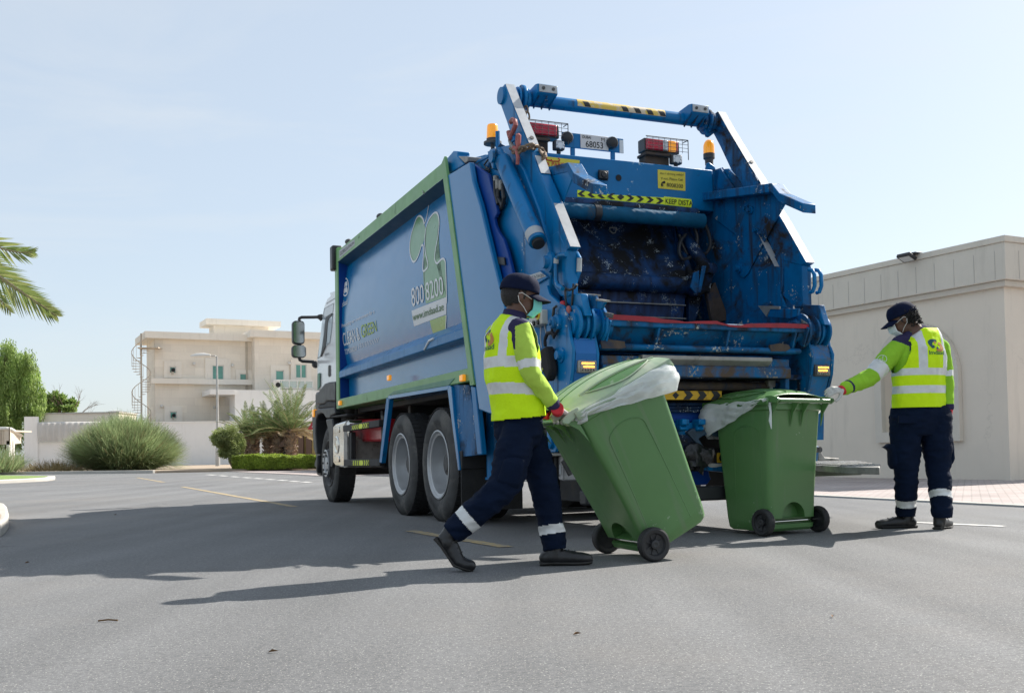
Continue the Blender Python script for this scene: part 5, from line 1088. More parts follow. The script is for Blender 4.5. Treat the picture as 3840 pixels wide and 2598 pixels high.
Tb('grime_plate', MB().prism([tX(q, XS+.045) for q in PL(zC, (225, 530), (370, 515), (600, 545), (620, 640), (560, 660), (245, 655))], (.02, 0, 0)).prism([tX(q, XS+.045) for q in PL(zH, (790, 600), (950, 575), (1090, 600), (1120, 660), (1040, 700), (810, 700))], (.02, 0, 0)), M_BRN, bevel=0)
# beam and step bar
XB = -2.63
zt0_, zt1_ = tX(zC(240, 760), XB).z, tX(zC(240, 893), XB).z; zt2 = tX(zC(1500, 1110), XB).z; bl, br_ = tX(zC(238, 900), XB).y, tX(zH(1100, 900), XB).y
Tb('rear_beam', MB().prism([(XB, bl, zt0_), (XB, bl, zt1_), (XB-.02, bl, zt1_-.012), (XB-.02, bl, zt2), (XB+.2, bl, zt2), (XB+.2, bl, zt0_)], (0, br_-bl, 0)), M_BLR, bevel=.008)
gl, gr_ = tX(zC(885, 790), XB-.06).y, tX(zH(835, 830), XB-.06).y; zg0, zg1 = tX(zC(900, 755), XB-.06).z, tX(zC(900, 820), XB-.06).z
Tb('step_bar', MB().prism([(XB-.06, gl, zg0), (XB-.06, gl, zg1), (XB-.0, gl, zg1-.04), (XB+.05, gl, zg0)], (0, gr_-gl, 0)), M_STL, bevel=.006)
ybx('inner_strip', XB+.1, XB+.16, bl, br_+.0, zt0_+.02, z_d-.02, M_BLG)
XP2 = -2.45
zp0, zp1 = tX(zC(1500, 1180), XP2).z, tX(zC(1500, 1325), XP2).z; Tb('lower_pipe', MB().cyl((XP2, bl, (zp0+zp1)/2), (XP2, tX(zH(740, 1250), XP2).y, (zp0+zp1)/2), (zp0-zp1)/2, n=24), M_BRN, bevel=0)
Tb('pipe_bracket', MB().prism([tX(q, XP2-.06) for q in PL(zH, (775, 1150), (885, 1155), (885, 1250), (870, 1272), (790, 1272), (772, 1240))], (.06, 0, 0)), M_STL); p0, p1 = tX(zH(810, 1272), XP2-.04), tX(zH(812, 1420), XP2-.04); Tb('bracket_rod', MB().cyl(p0, p1, .014, n=8), M_REFL, bevel=0)
Tb('beam_leg', MB().prism([tX(q, XB) for q in PL(zH, (1040, 1130), (1103, 1130), (1103, 1800), (1040, 1800))], (.08, 0, 0)), M_BLW)
ybx('rear_dark_sheet', -2.1, -2.06, -.98, 1.0, .45, zt2+.05, M_DARK)  # near-black sheet painted in for the shade under the beam
# chevron board
sg0 = [tX(q, -2.5) for q in PL(zC, (1100, 1326), (2142, 1330), (2142, 1472), (1100, 1468))]
M_SGN = mat('sign_yellow', (.66, .38, .01), .5, var=.12, vscale=20, dirt=.3, dcol=(.2, .11, .03), dscale=14)
sb = Tb('chevron_board', MB().prism(sg0, (.01, 0, 0)), M_SGN, bevel=.002)
b = MB()
for poly in (((1100, 1326), (1240, 1326), (1190, 1395), (1240, 1468), (1100, 1468)), ((1360, 1396), (1412, 1345), (1465, 1396), (1412, 1460)), ((1540, 1330), (1635, 1330), (1690, 1396), (1630, 1466), (1530, 1466), (1585, 1396)), ((1755, 1332), (1850, 1332), (1905, 1397), (1850, 1467), (1748, 1467), (1800, 1397)), ((1975, 1332), (2070, 1332), (2125, 1398), (2070, 1469), (1968, 1469), (2018, 1398))):
    P = [tX(zC(*q), -2.503) for q in poly]; b.prism(P, (.002, 0, 0))
Tb('chevrons', b, M_BTXT, sb, bevel=0, smooth=0)
# lower rear: ribs, lugs, plates, wiring, underride bar
zi = lambda x, y, X: tX(zI(x, y), X)
yl_, yr_ = .85, -.85
ybx('rear_apron', -2.36, -2.3, yl_, yr_, zi(400, 340, -2.36).z, zi(400, 150, -2.36).z, M_DBL)
for y in (200, 230, 165): z = zi(400, y, -2.4).z; ybx('apron_rib', -2.40, -2.365, yl_, yr_, z-.012, z+.012, M_BLG)
ybx('lug_plate', -2.42, -2.34, yl_, zi(610, 400, -2.4).y, zi(300, 470, -2.4).z, zi(300, 345, -2.4).z, M_BL)
for x0, x1 in ((270, 340), (432, 500), (120, 185)):
    p, q = zi(x0, 310, -2.5), zi(x1, 405, -2.5); Tb('hook_lug', MB().box(-2.52, -2.41, q.y, p.y, q.z+.03, p.z).prism([(-2.50, p.y, q.z-.0), (-2.50, q.y, q.z), (-2.46, q.y, q.z-.02), (-2.46, p.y, q.z-.02)], (.05, 0, .05)), M_BL, bevel=.01)
Tb('valve_cover', MB().prism([zi(*q, -2.46) for q in ((500, 460), (440, 500), (490, 575), (430, 560), (330, 440), (380, 400), (560, 380), (700, 360), (700, 450), (620, 485), (560, 455))], (.05, 0, 0)), mat('dull_blue_plate', (.03, .06, .10), .4, var=.3, vscale=5, dirt=.4, dcol=(.02, .02, .02)), bevel=.006)
Tb('rear_bracket', MB().prism([zi(*q, -2.44) for q in ((230, 460), (350, 460), (490, 580), (440, 590), (300, 640), (200, 640))], (.05, 0, 0)), M_BLG)
Tb('cross_rail', MB().prism([zi(*q, -2.42) for q in ((200, 600), (730, 590), (730, 660), (200, 640))], (.06, 0, 0)), M_BLG)
Tb('cross_rail', MB().prism([zi(*q, -2.42) for q in ((330, 740), (740, 735), (740, 830), (460, 800), (330, 800))], (.06, 0, 0)), M_BL)
Tb('white_drips', MB().prism([zi(*q, -2.424) for q in ((520, 742), (560, 736), (640, 742), (712, 738), (716, 770), (660, 765), (610, 775), (560, 778), (525, 762))], (.003, 0, 0)).prism([zi(*q, -2.424) for q in ((465, 742), (490, 736), (498, 748), (475, 760))], (.003, 0, 0)).prism([zi(*q, -2.45) for q in ((470, 598), (568, 596), (566, 606), (472, 611))], (.02, 0, 0)), mat('white_paint_drip', (.55, .54, .52), .6), bevel=0)
for poly in (((285, 632), (345, 635), (345, 735), (320, 745)), ((622, 636), (715, 636), (720, 730), (624, 735))):
    o = Tb('tape_plate', MB().prism([zi(*q, -2.43) for q in poly], (.02, 0, 0)), M_SGN)
    x0, x1 = poly[0][0], poly[1][0]
    Tb('chevrons', MB().prism([zi(*q, -2.434) for q in ((x0+25, 655), (x0+50, 650), (x0+55, 700), (x0+30, 720), (x0+15, 690))], (.003, 0, 0)), M_BTXT, o, bevel=0)
Tb('chassis_mount', MB().prism([zi(*q, -2.3) for q in ((330, 800), (540, 810), (545, 860), (560, 890), (520, 945), (330, 950))], (.1, 0, 0)), M_DBL)
ub0, ub1 = zi(420, 960, -2.42), zi(740, 1085, -2.42); Tb('underride_bar', MB().box(-2.5, -2.38, -.95, .95, ub1.z, ub0.z), M_BLK, bevel=.015)
for y in (.7, -.7): ybx('underride_arm', -2.38, -1.6, y-.04, y+.04, ub1.z, ub0.z+.1, M_CHASS)
# crumpled black wrapping
M_FILM = mat('black_film', (.012, .012, .014), .3, var=.4, vscale=10, bump=.9, bscale=25)
random.seed(5); b = MB()
for k in range(3):
    c = zi((400, 500, 430)[k], (650, 670, 740)[k], -2.47); s = len(b.v); b.sphere(c, .075, 14, sc=(.5, 1.1, 1.0))
    for i in range(s, len(b.v)):
        p = Vector(b.v[i]); n_ = noise.noise(p*22)*.06; b.v[i] = tuple(p+(p-c)*n_*12)
Tb('wrapping_film', b, M_FILM, bevel=0)
# ---- pods (tail-lamp housings with arm trunnions)
YP = 1.15
pod = PL(zB, (312, -100), (345, 5), (510, 155), (540, 230), (560, 330), (583, 500), (617, 640), (607, 900), (570, 1160))+PL(zT, (800, 120), (760, 330), (690, 490), (590, 500), (530, 380), (525, 90))+PL(zB, (312, 1200))
podP = [tY(q, YP) for q in pod]
XR = tY(zB(617, 640), YP).x
yin = tX(zB(940, 715), XR).y
zbot = tX(((1690/.38726*0+1685), 0), XR) if False else None
prof2 = [tY(q, YP) for q in PL(zB, (590, 520), (617, 700), (605, 900), (575, 1100), (560, 1250))]
rzb = tX((zI(1690, 510)), XR).z
def podbuild(sg, m, mf):
    f = lambda p, y: Vector((p.x, sg*y, p.z)); wy = YP-yin
    Tb('lamp_housing_plate', MB().prism([f(p, YP) for p in podP], (0, -sg*.025, 0)), m, bevel=.004)
    inner = [tY(q, YP) for q in PL(zB, (345, 5), (560, 150), (583, 500), (617, 700), (605, 900), (560, 1250), (312, 1250), (312, 500))]
    Tb('lamp_housing_plate', MB().prism([f(p, yin+.02) for p in inner], (0, -sg*.02, 0)), m, bevel=.004)
    pr = prof2; b = MB(); Q = pr+[Vector((pr[-1].x+.02, 0, rzb+.0))]
    for p, q in zip(Q, Q[1:]): b.prism([f(p, YP-.03)+Vector((.006, 0, 0)), f(q, YP-.03)+Vector((.006, 0, 0)), f(q, yin+.01)+Vector((.006, 0, 0)), f(p, yin+.01)+Vector((.006, 0, 0))], (.012, 0, .0))
    b.prism([f(pr[0], YP-.03), f(pr[0], yin+.01), f(pr[0], yin+.01)+Vector((.25, 0, 0)), f(pr[0], YP-.03)+Vector((.25, 0, 0))], (0, 0, -.01))
    Tb('lamp_housing', b, mf, bevel=.002)
    zl_ = tX(zB(770, 858), XR).z if sg > 0 else tX(zH(1640, 1005), XR).z; lx = pr[1].x+(pr[2].x-pr[1].x)*.8
    yc_ = (YP+yin)/2-.01; hy = wy*.34; hz_ = .045
    ls = Tb('tail_lamp', MB().box(lx-.02, lx+.02, min(sg*(yc_-hy), sg*(yc_+hy)), max(sg*(yc_-hy), sg*(yc_+hy)), zl_-hz_, zl_+hz_), M_HUB if sg < 0 else M_STL, bevel=.008)
    Tb('lens', MB().box(lx-.026, lx-.0205, min(sg*(yc_-hy*.8), sg*(yc_+hy*.8)), max(sg*(yc_-hy*.8), sg*(yc_+hy*.8)), zl_-hz_*.8, zl_+hz_*.8), mat('smoked_lens', (.25, .24, .22), .2, var=.5, vscale=60, coat=.4), ls, bevel=.004)
    b = MB()
    for i in range(8):
        for j in range(2): b.sphere((lx-.027, sg*(yc_-hy*.6+hy*1.2*i/7*(1 if j == 0 else .85)), zl_+hz_*(.5-.55*j)), .0065, n=6)
    Tb('led', b, M_AMBL, ls, bevel=0)
    b = MB()
    for i in range(5): b.sphere((lx-.027, sg*(yc_-hy*.6+hy*1.2*i/4), zl_-hz_*.55), .007, n=6)
    Tb('led', b, M_HUB, ls, bevel=0)
    # trunnion
    c = tY(zB(455, 345), YP); 
    for y, r_, w in ((1.15, .062, .035), (1.165, .045, .05), (1.17, .02, .06)): Tb('trunnion_cap', MB().lathe((c.x, sg*y, c.z), (0, sg, 0), [(0, r_), (w-.01, r_), (w, r_*.8), (w, 0)], n=20), m, bevel=0)
    cz_ = c.z-.02; cx_ = c.x-.13
    t = MB().cyl((cx_, sg*1.12, cz_), (cx_, sg*(yin-.12), cz_), .085, n=24)
    for y, r_ in ((1.10, .13), (1.04, .12), (.90, .14), (yin+.06, .13), (yin-.02, .12)): t.cyl((cx_, sg*y, cz_), (cx_, sg*(y-.018), cz_), r_, n=26)
    Tb('trunnion', t, m, bevel=0)
    w_ = [tY(q, yin) for q in PL(zB, (790, 200), (845, 200), (975, 320), (925, 560), (880, 520))]
    Tb('trunnion_plate', MB().prism([f(p, yin-.06) for p in w_], (0, -sg*.015, 0)), m, bevel=.003)
    for q in PL(zB, (490, 725)): p = tY(q, YP); Tb('housing_bolt', MB().lathe((p.x, sg*YP, p.z), (0, sg, 0), [(0, .055), (.012, .055), (.014, .035), (.045, .032), (.045, 0)], n=18), m, bevel=0)
    p = tY(zT(610, 300), YP); Tb('housing_bolt', MB().lathe((p.x, sg*YP, p.z), (0, sg, 0), [(0, .05), (.02, .05), (.03, .03), (.03, 0)], n=18), m, bevel=0)
podbuild(1, M_BL, mat('housing_blue', (.003, .13, .42), .36, spec=.35, var=.08, dirt=.12, dcol=(.03, .05, .08), chips=.1, coat=.2)); podbuild(-1, M_BLW, mat('worn_housing', (.0, .125, .35), .45, var=.2, vscale=4, dirt=.5, dcol=(.12, .10, .085), dscale=5, streak=.3))
# handles on the knees, folded pick-up plates
def handle(z_, pts, y, sg=1, r_=.017):
    P = [tY(z_(*q), y) for q in pts]; P = [Vector((p.x, sg*y if sg > 0 else -abs(y), p.z)) for p in P]; o = Tb('grab_handle', MB().tube(P, r_, n=10), M_BL, bevel=0)
    k = len(P)//2; Tb('grip_wrap', MB().tube([P[k-1], P[k-1].lerp(P[k], .5), P[k]], r_+.003, n=10), M_REFL, o, bevel=0)
handle(zA, ((860, 795), (790, 800), (745, 840), (738, 900), (742, 1100), (760, 1160), (820, 1200)), 1.13)
handle(zA, ((930, 770), (985, 785), (1015, 840), (1010, 1000), (975, 1100), (940, 1180), (880, 1200)), 1.0)
for yy in (-.995, -1.06):
    P = [tY(q, -1.03) for q in PL(zG, (1380, 1290), (1420, 1300), (1445, 1350), (1450, 1480), (1425, 1550), (1395, 1560))]
    Tb('grab_handle', MB().tube([Vector((p.x, yy-.02, p.z)) for p in P], .016, n=10), M_BL, bevel=0)
for sg in (1,):
    f = lambda p: Vector((p.x, sg*.99, p.z)); P = [tY(q, .99) for q in PL(zA, (1005, 1260), (1200, 1275), (1215, 1330), (1315, 1345), (1270, 1445), (1005, 1400))]
    Tb('pickup_plate', MB().prism([f(p) for p in P], (0, -sg*.02, 0)), M_BLW, bevel=.003)
    P0, P1 = P[1], P[3]; Tb('pickup_edge', MB().bar(f(P[2])+Vector((0, -sg*.02, .0)), f(P[3])+Vector((0, -sg*.02, 0)), .05, .012).bar(f(P[0])+Vector((0, -sg*.02, 0)), f(P[1])+Vector((0, -sg*.02, 0)), .05, .01), M_STL, bevel=0)
    P = [tY(q, .95) for q in PL(zB, (840, 195), (1018, 235), (1000, 290), (880, 260))]; Tb('pickup_edge', MB().prism([Vector((p.x, sg*.9, p.z)) for p in P], (0, -sg*.012, 0)), M_STL, bevel=0)
P = PL(zH, (745, 160), (790, 35), (1240, 25), (1230, 140), (1100, 185)); Tb('pickup_trough', MB().prism([tY(q, -.82) for q in P], (0, -.02, 0)), M_BLW, bevel=.004)
P = PL(zH, (600, -20), (940, -10), (940, 40), (790, 34), (735, 158)); Tb('pickup_edge', MB().prism([tY(q, -.815) for q in P], (0, -.015, 0)), M_STL, bevel=.002)
P = PL(zH, (1070, 240), (1130, 200), (1300, 245), (1270, 190), (1380, 265)); Tb('pickup_edge', MB().prism([tY(q, -.86) for q in P], (0, -.015, 0)), M_STL, bevel=.002)
# cables on the left knee
b = MB()
for pts, y in ((((845, 1180), (850, 1300), (860, 1400), (870, 1480)), 1.11), (((945, 1140), (935, 1260), (925, 1380), (930, 1500)), 1.08)): b.tube([tY(zA(*q), y) for q in pts], .008, n=6)
for pts, y in ((((430, 150), (400, 170), (390, 260), (378, 400), (375, 460), (400, 520), (410, 480), (385, 450), (320, 460), (295, 520), (290, 600)), 1.175), (((450, 420), (420, 480)), 1.17)): b.tube([tY(zB(*q), y) for q in pts], .011, n=6)
Tb('cable', b, M_BLK, bevel=0)
b = MB().tube([tY(zA(*q), 1.1) for q in ((820, 1170), (835, 1200), (900, 1215), (960, 1190), (985, 1150))], .010, n=8); Tb('handle_grime', b, M_BLK, bevel=0)
Tb('red_knob', MB().sphere(tY(zA(822, 1385), 1.12), .028), M_REDP, bevel=0); Tb('red_knob', MB().sphere(tY(zA(888, 1455), 1.12), .025, sc=(.8, .8, 1.4)), M_HOOK, bevel=0)
# control box
cbx = [tY(q, 1.16) for q in PL(zQ, (392, 380), (520, 350), (520, 495), (400, 512))]; xa, xb = cbx[1].x, cbx[0].x; za, zb_ = min(p.z for p in cbx), max(p.z for p in cbx)
cbo = Tb('control_box', MB().box(min(xa, xb), max(xa, xb), 1.121, 1.20, za+.01, zb_), mat('box_grey', (.50, .50, .46), .5, var=.05), bevel=.008)
p = tY(zQ(440, 392), 1.2); Tb('stop_button', MB().lathe((p.x, 1.2, p.z), (0, 1, 0), [(0, .038), (.006, .038), (.006, 0)], n=20), mat('safety_yellow', (.7, .5, .02), .4), cbo, bevel=0); Tb('button_cap', MB().lathe((p.x+.01, 1.206, p.z), (0, 1, 0), [(0, .018), (.03, .024), (.035, .0)], n=16), mat('dull_red', (.3, .05, .02), .4), cbo, bevel=0)
for q in ((405, 474), (445, 466)): p = tY(zQ(*q), 1.2); Tb('push_button', MB().lathe((p.x, 1.2, p.z), (0, 1, 0), [(0, .018), (.015, .018), (.018, 0)], n=14), M_BLK, cbo, bevel=0)
b = MB().tube([tY(zQ(*q), 1.14) for q in ((465, 510), (466, 560), (462, 620), (475, 720))], .006, n=6).tube([tY(zQ(*q), 1.14) for q in ((505, 500), (515, 560), (520, 600))], .006, n=6); Tb('cable', b, M_REFL, bevel=0)
# maker's strip and ledge
q_ = [tY(q, 1.165) for q in PL(zA, (370, 1060), (550, 1000), (622, 1052), (450, 1112))]; so_ = Tb('maker_strip', MB().prism([tY(q, 1.14) for q in PL(zA, (350, 1065), (545, 985), (640, 1065), (500, 1150))], (0, -.02, 0)), M_BL, bevel=.003)
Tb('maker_label', MB().prism([tY(q, 1.144) for q in PL(zA, (370, 1060), (550, 1000), (622, 1052), (450, 1112))], (0, -.003, 0)), M_REFL, so_, bevel=0)
textquad('GORICA FAUN', [tY(q, 1.147) for q in PL(zA, (400, 1095), (600, 1055), (575, 1022), (385, 1065))], M_BTXT, 'lettering', so_)
# ---- side panel graphics
def sp(uv, off=.006):
    z = 2.4; P = None; Y = 1.15
    for _ in range(5): P = tY(uv, Y); Y = prof(P.z)
    return Vector((P.x, Y+off, P.z))
def surf(name, uvs, m, off=.0018, parent=None):
    P = [sp(q, 0) for q in uvs]; bm = bmesh.new(); vs2 = [bm.verts.new((p.x, 0, p.z)) for p in P]; bm.faces.new(vs2); bmesh.ops.triangulate(bm, faces=bm.faces[:])
    for i in range(40):
        z = 1.7+i*.045; bmesh.ops.bisect_plane(bm, geom=bm.verts[:]+bm.edges[:]+bm.faces[:], plane_co=(0, 0, z), plane_no=(0, 0, 1))
    for v_ in bm.verts: v_.co.y = prof(v_.co.z)+off
    me = bpy.data.meshes.new(name); bm.to_mesh(me); bm.free(); me.materials.append(m); me.update(); return link(name, me, parent or side)
def curvepts(P, n=5, closed=False):
    Q = []; m = len(P)
    for i in range(m if closed else m-1):
        g = (lambda k: P[k % m]) if closed else (lambda k: P[min(max(k, 0), m-1)])
        p0_, p1_, p2_, p3_ = map(Vector, (g(i-1), g(i), g(i+1), g(i+2)))
        for k in range(n):
            t = k/n; v_ = .5*((2*p1_)+(p2_-p0_)*t+(2*p0_-5*p1_+4*p2_-p3_)*t*t+(3*p1_-p0_-3*p2_+p3_)*t**3); Q.append((v_[0], v_[1]))
    if not closed: Q.append(tuple(P[-1]))
    return Q
leaf = [(805, 535), (798, 505), (780, 487), (762, 497), (745, 540), (727, 605), (720, 660), (722, 710), (735, 750), (750, 754), (768, 725), (780, 690), (790, 660), (799, 662), (801, 700), (797, 805)]
leaf2 = [(797, 805), (820, 795), (827, 770), (813, 705), (808, 640), (815, 560), (835, 505), (858, 474), (876, 467), (888, 485), (893, 530), (887, 600), (872, 680), (867, 738), (880, 765), (900, 747), (915, 738), (928, 752), (932, 800), (937, 962)]
lf = curvepts(leaf)
def XY(p): return z3(*p)
surf('leaf_graphic', [XY(p) for p in curvepts(leaf[:13], 5)]+[XY(p) for p in ((800, 640), (808, 600), (812, 560))], M_GRAF1)
surf('leaf_graphic', [XY(p) for p in curvepts(leaf2, 5)]+[XY((814, 1003))], M_GRAF1)
surf('banner', [XY(p) for p in ((730, 1045), (937, 962), (935, 1064), (745, 1137))], M_WTXT, .003)
surf('leaf_graphic', [XY(p) for p in ((836, 1103), (935, 1068), (928, 1186), (862, 1206))], M_GRAF2)
def ribbon(name, pts, w, m=M_WTXT, off=.0042, dense=True):
    P = [sp(XY(p), off) for p in (curvepts(pts, 6) if dense else pts)]; mb = MB()
    V = []
    for i, p in enumerate(P):
        t = (P[min(i+1, len(P)-1)]-P[max(i-1, 0)]); t.y = 0; t.normalize(); nn_ = Vector((-t.z, 0, t.x))*w/2
        a, b_ = p+nn_, p-nn_; a.y = prof(a.z)+off; b_.y = prof(b_.z)+off; V += [a, b_]
    mb.add(V, [(2*i, 2*i+1, 2*i+3, 2*i+2) for i in range(len(P)-1)]); return mb.build(name, m, side, smooth=0, fix=False)
ribbon('outline', leaf+leaf2[1:]+[(936, 1000)], .020); ribbon('outline', [(935, 1070), (930, 1186)], .018, dense=False)
ribbon('outline', [(833, 390), (830, 430), (818, 500), (805, 535)], .016)
P = [tY(z3(793, 340), 1.256), tY(z3(800, 350), 1.256), sp(z3(833, 388), .02)]; Tb('outline', MB().tube(P, .008, n=6), M_WTXT, side, bevel=0)
P = [tY(z3(*q), 1.256) for q in ((858, 1208), (832, 1222), (803, 1275))]; Tb('outline', MB().tube(P, [.012, .012, .008], n=5), M_WTXT, side, bevel=0)
def st_(s_, z_, pts, m, bold=0, off=.0055, space=1.0):
    o = textquad(s_, [sp(z_(*p), 0) for p in pts], m, 'lettering', side, bold=bold, space=space); bm = bmesh.new(); bm.from_mesh(o.data)
    for i in range(36): bmesh.ops.bisect_plane(bm, geom=bm.verts[:]+bm.edges[:]+bm.faces[:], plane_co=(0, 0, 1.75+i*.04), plane_no=(0, 0, 1))
    for v in bm.verts: v.co.y = prof(v.co.z)+off
    bm.to_mesh(o.data); bm.free(); return o
st_('800', z3, ((734, 1022), (806, 993), (801, 885), (728, 912)), M_WTXT, .005); st_('8200', z3, ((818, 988), (922, 947), (914, 838), (811, 880)), M_WTXT, .005)
st_('www.imdaad.ae', z3, ((740, 1106), (922, 1040), (918, 996), (738, 1062)), M_GTXT, .008, .0065)
st_('Protecting our environment for a', zK, ((797, 915), (1280, 700), (1280, 625), (797, 845)), M_WTXT, .004)
st_('CLEAN &', zK, ((825, 1170), (1075, 1072), (1040, 882), (808, 978)), M_WTXT, -.002); st_('GREEN', zK, ((1095, 1052), (1315, 952), (1300, 790), (1075, 860)), M_YTXT, .002)
st_('TOMORROW', zK, ((850, 1295), (1025, 1232), (1022, 1160), (838, 1215)), M_WTXT); st_('////////////', zK, ((1045, 1205), (1335, 1112), (1345, 1040), (1035, 1140)), M_WTXT, -.004)
st_('imdaad', zK, ((785, 600), (880, 548), (880, 470), (780, 520)), M_WTXT)
em = MB()
for r_, w in ((1.0, .035), ):
    pts = [(848+50*math.cos(a), 297-10*math.cos(a)-138*math.sin(a)) for a in [k*2*math.pi/36 for k in range(37)]]
    V = []
    for k in range(37):
        a = k*2*math.pi/36; 
        for rr_ in (1, .84): q = sp(zK(848+50*rr_*math.cos(a), 297-12*math.cos(a)*rr_-138*rr_*math.sin(a)), .003); V.append(q)
    em.add(V, [(2*k, 2*k+1, 2*k+3, 2*k+2) for k in range(36)])
for dx, dy, s_ in ((-.25, .3, .32), (.3, .32, .28), (-.28, -.35, .3), (.28, -.3, .33)):
    V = [sp(zK(848+50*(dx+s_*math.cos(a)*1.1), 297-12*dx-138*(dy+s_*math.sin(a))), .003) for a in [k*math.pi/6 for k in range(12)]]; em.add(V, [tuple(range(12))])
em.build('emblem', M_WTXT, side, smooth=0)
q = [tY(z_, 1.2515) for z_ in PL(z3, (303, 735), (393, 655), (393, 622), (303, 690))]; gb = MB().add(q, [(0, 1, 2, 3)]).build('maker_label', M_REFL, TR, smooth=0); textquad('GORICA FAUN', [p+Vector((0, .004, 0)) for p in [tY(z_, 1.2515) for z_ in PL(z3, (308, 722), (390, 650), (390, 632), (308, 698))]], M_BTXT, 'lettering', gb)
for z_, x, y in ((z3, 1040, 1441), (z3, 606, 1440), (z4, 314, 487)): p = tY(z_(x, y), 1.25); Tb('marker_lamp', MB().box(p.x-.045, p.x+.045, 1.251, 1.285, p.z-.03, p.z+.03), M_AMB, bevel=.008)
# ---- wheels
def wheel(x, sg, yface, R=.54, W=.29, front=False, parent=TR):
    w = bpy.data.objects.new('wheel', None); COL.objects.link(w); w.parent = parent; w.location = (x, sg*yface, R); w.rotation_euler = (0, 0, 0 if sg > 0 else math.pi)
    t = MB(); r0 = R*.58
    t.lathe((0, 0, 0), (0, -1, 0), [(.03, r0-.01), (.012, r0+.03), (-.0, R*.75), (.004, R*.86), (.02, R*.93), (.035, R*.975), (.055, R-.004), (W-.055, R-.004), (W-.03, R*.97), (W, R*.8), (W-.02, r0), (.03, r0-.01)], n=72, mats=[0, 0, 0, 1, 1, 2, 2, 2, 2, 0, 0])
    g = []
    t.build('tyre', [M_RUBG, M_RUBG, M_RUB], w, smooth=40)
    gr = MB()
    for i in range(54):
        a = i*2*math.pi/54
        for y_, o_ in ((-.07, 0), (-W+.07, .06)): 
            c_ = Vector((math.cos(a+o_), 0, math.sin(a+o_))); gr.obox(c_*(R-.002)+Vector((0, y_, 0)), c_*.004, Vector((0, .04, 0)), Vector((-c_.z, 0, c_.x))*.024)
    gr.build('tread', M_RUB, w, smooth=0)
    # raised sidewall lettering
    for s_, a0, bw in (('RADIAL', 1.45, .55), ('TUBELESS', -1.9, .6)):
        V, Fs = textmesh(s_); P = []
        for a_, b_ in V: an = a0+bw/2-bw*a_; r_ = R*.70+b_*R*.085; P.append((-r_*math.cos(an)*1, .006, r_*math.sin(an)))
        MB().add(P, Fs).build('sidewall_lettering', M_RUB, w, smooth=0, fix=False)
    rr_ = r0; rim = MB()
    if not front: rim.lathe((0, 0, 0), (0, -1, 0), [(.018, rr_+.012), (.008, rr_+.016), (.004, rr_+.004), (.012, rr_-.010), (.022, rr_-.014), (.03, rr_-.035), (.06, rr_-.04), (.15, rr_-.05), (.19, rr_-.075), (.20, rr_-.11), (.20, .13), (.20, 0)], n=64)
    else: rim.lathe((0, 0, 0), (0, -1, 0), [(.02, rr_+.012), (.008, rr_+.014), (.004, rr_+.002), (.02, rr_-.012), (.06, rr_-.03), (.075, rr_-.05), (.045, rr_-.09), (.0, .19), (-.012, .17), (-.012, .0)], n=64)
    rim.build('rim', M_RIM if not front else M_HUB, w, smooth=40)
    if not front:
        h = MB().lathe((0, 0, 0), (0, -1, 0), [(.20, .155), (.17, .15), (.16, .12), (.13, .115), (.10, .10), (.095, .07), (.085, .06), (.085, 0)], n=40)
        for i in range(10): a = i*.6283; c_ = (.135*math.cos(a), -.17, .135*math.sin(a)); h.cyl(c_, (c_[0], -.125, c_[2]), .016, n=6)
        h.build('hub', M_HUB, w, smooth=40)
    else:
        h = MB().lathe((0, 0, 0), (0, -1, 0), [(-.012, .185), (-.04, .19), (-.045, .175), (-.035, .13), (-.0, .12), (-.0, .1), (-.03, .095), (-.04, .06), (-.04, 0)], n=48); h.build('hub', M_RIM, w, smooth=40)
        h = MB()
        for i in range(10): a = i*.6283; c_ = (.155*math.cos(a), .043, .155*math.sin(a)); h.cyl(c_, (c_[0], .053, c_[2]), .014, n=10)
        for i in range(10): a = i*.6283+.3; c_ = Vector((.24*math.cos(a), -.027, .24*math.sin(a))); h.lathe(c_, (0, 1, 0), [(0, .026), (.004, .026), (.004, 0)], n=12)
        h.build('hand_hole', M_DARK, w, smooth=0)
    return w
for x, f in ((.05, 0), (1.30, 0), (4.95, 1)):
    for sg in (1, -1):
        wheel(x, sg, 1.25 if not f else 1.22, front=bool(f))
        if not f: 
            w2 = MB().lathe((x, sg*.92, .54), (0, -sg, 0), [(0, .31), (0, .45), (.03, .53), (.27, .53), (.29, .45), (.29, .31)], n=48); w2.build('inner_tyre', M_RUB, TR)
# ---- fenders, mudflap, chassis
fY = 1.255
Tb('fender_lip', MB().prism([tY(q, fY) for q in PL(zM, (140, 218), (150, 250), (728, 158), (745, 115))], (0, -.5, 0)), M_SIDE, bevel=.003)
Tb('fender_top', MB().prism([tY(q, fY+.0) for q in PL(zM, (145, 214), (195, 172), (800, 42), (740, 116))], (0, -.06, 0)), M_GRD, bevel=.004)
Tb('fender_front_leg', MB().prism([tY(q, fY) for q in PL(zM, (128, 235), (158, 250), (80, 878), (58, 868))], (0, -.05, 0)), M_BL, bevel=.004)
Tb('fender_rear_leg', MB().prism([tY(q, fY+.002) for q in PL(zM, (728, 158), (745, 115), (765, 130), (790, 420), (835, 800), (848, 945), (832, 950))], (0, -.04, 0)), M_SIDE, bevel=.004)
Tb('fender_rear_panel', MB().prism([tY(q, 1.23) for q in PL(zM, (745, 115), (810, 45), (830, 110), (940, 110), (1000, 480), (1066, 795), (838, 820))], (0, -.03, 0)), M_BLW, bevel=.004)
Tb('fender_rib', MB().prism([tY(q, 1.245) for q in PL(zM, (955, 120), (1000, 130), (1066, 795), (1020, 798))], (0, -.05, 0)), M_BL, bevel=.008)
for y in (1.2,): pass
xm = -.62; a, b_ = tX((1732*S_, 1905*S_), xm), tX((1961*S_, 1905*S_), xm); mt = tX(zM(860, 935), xm)
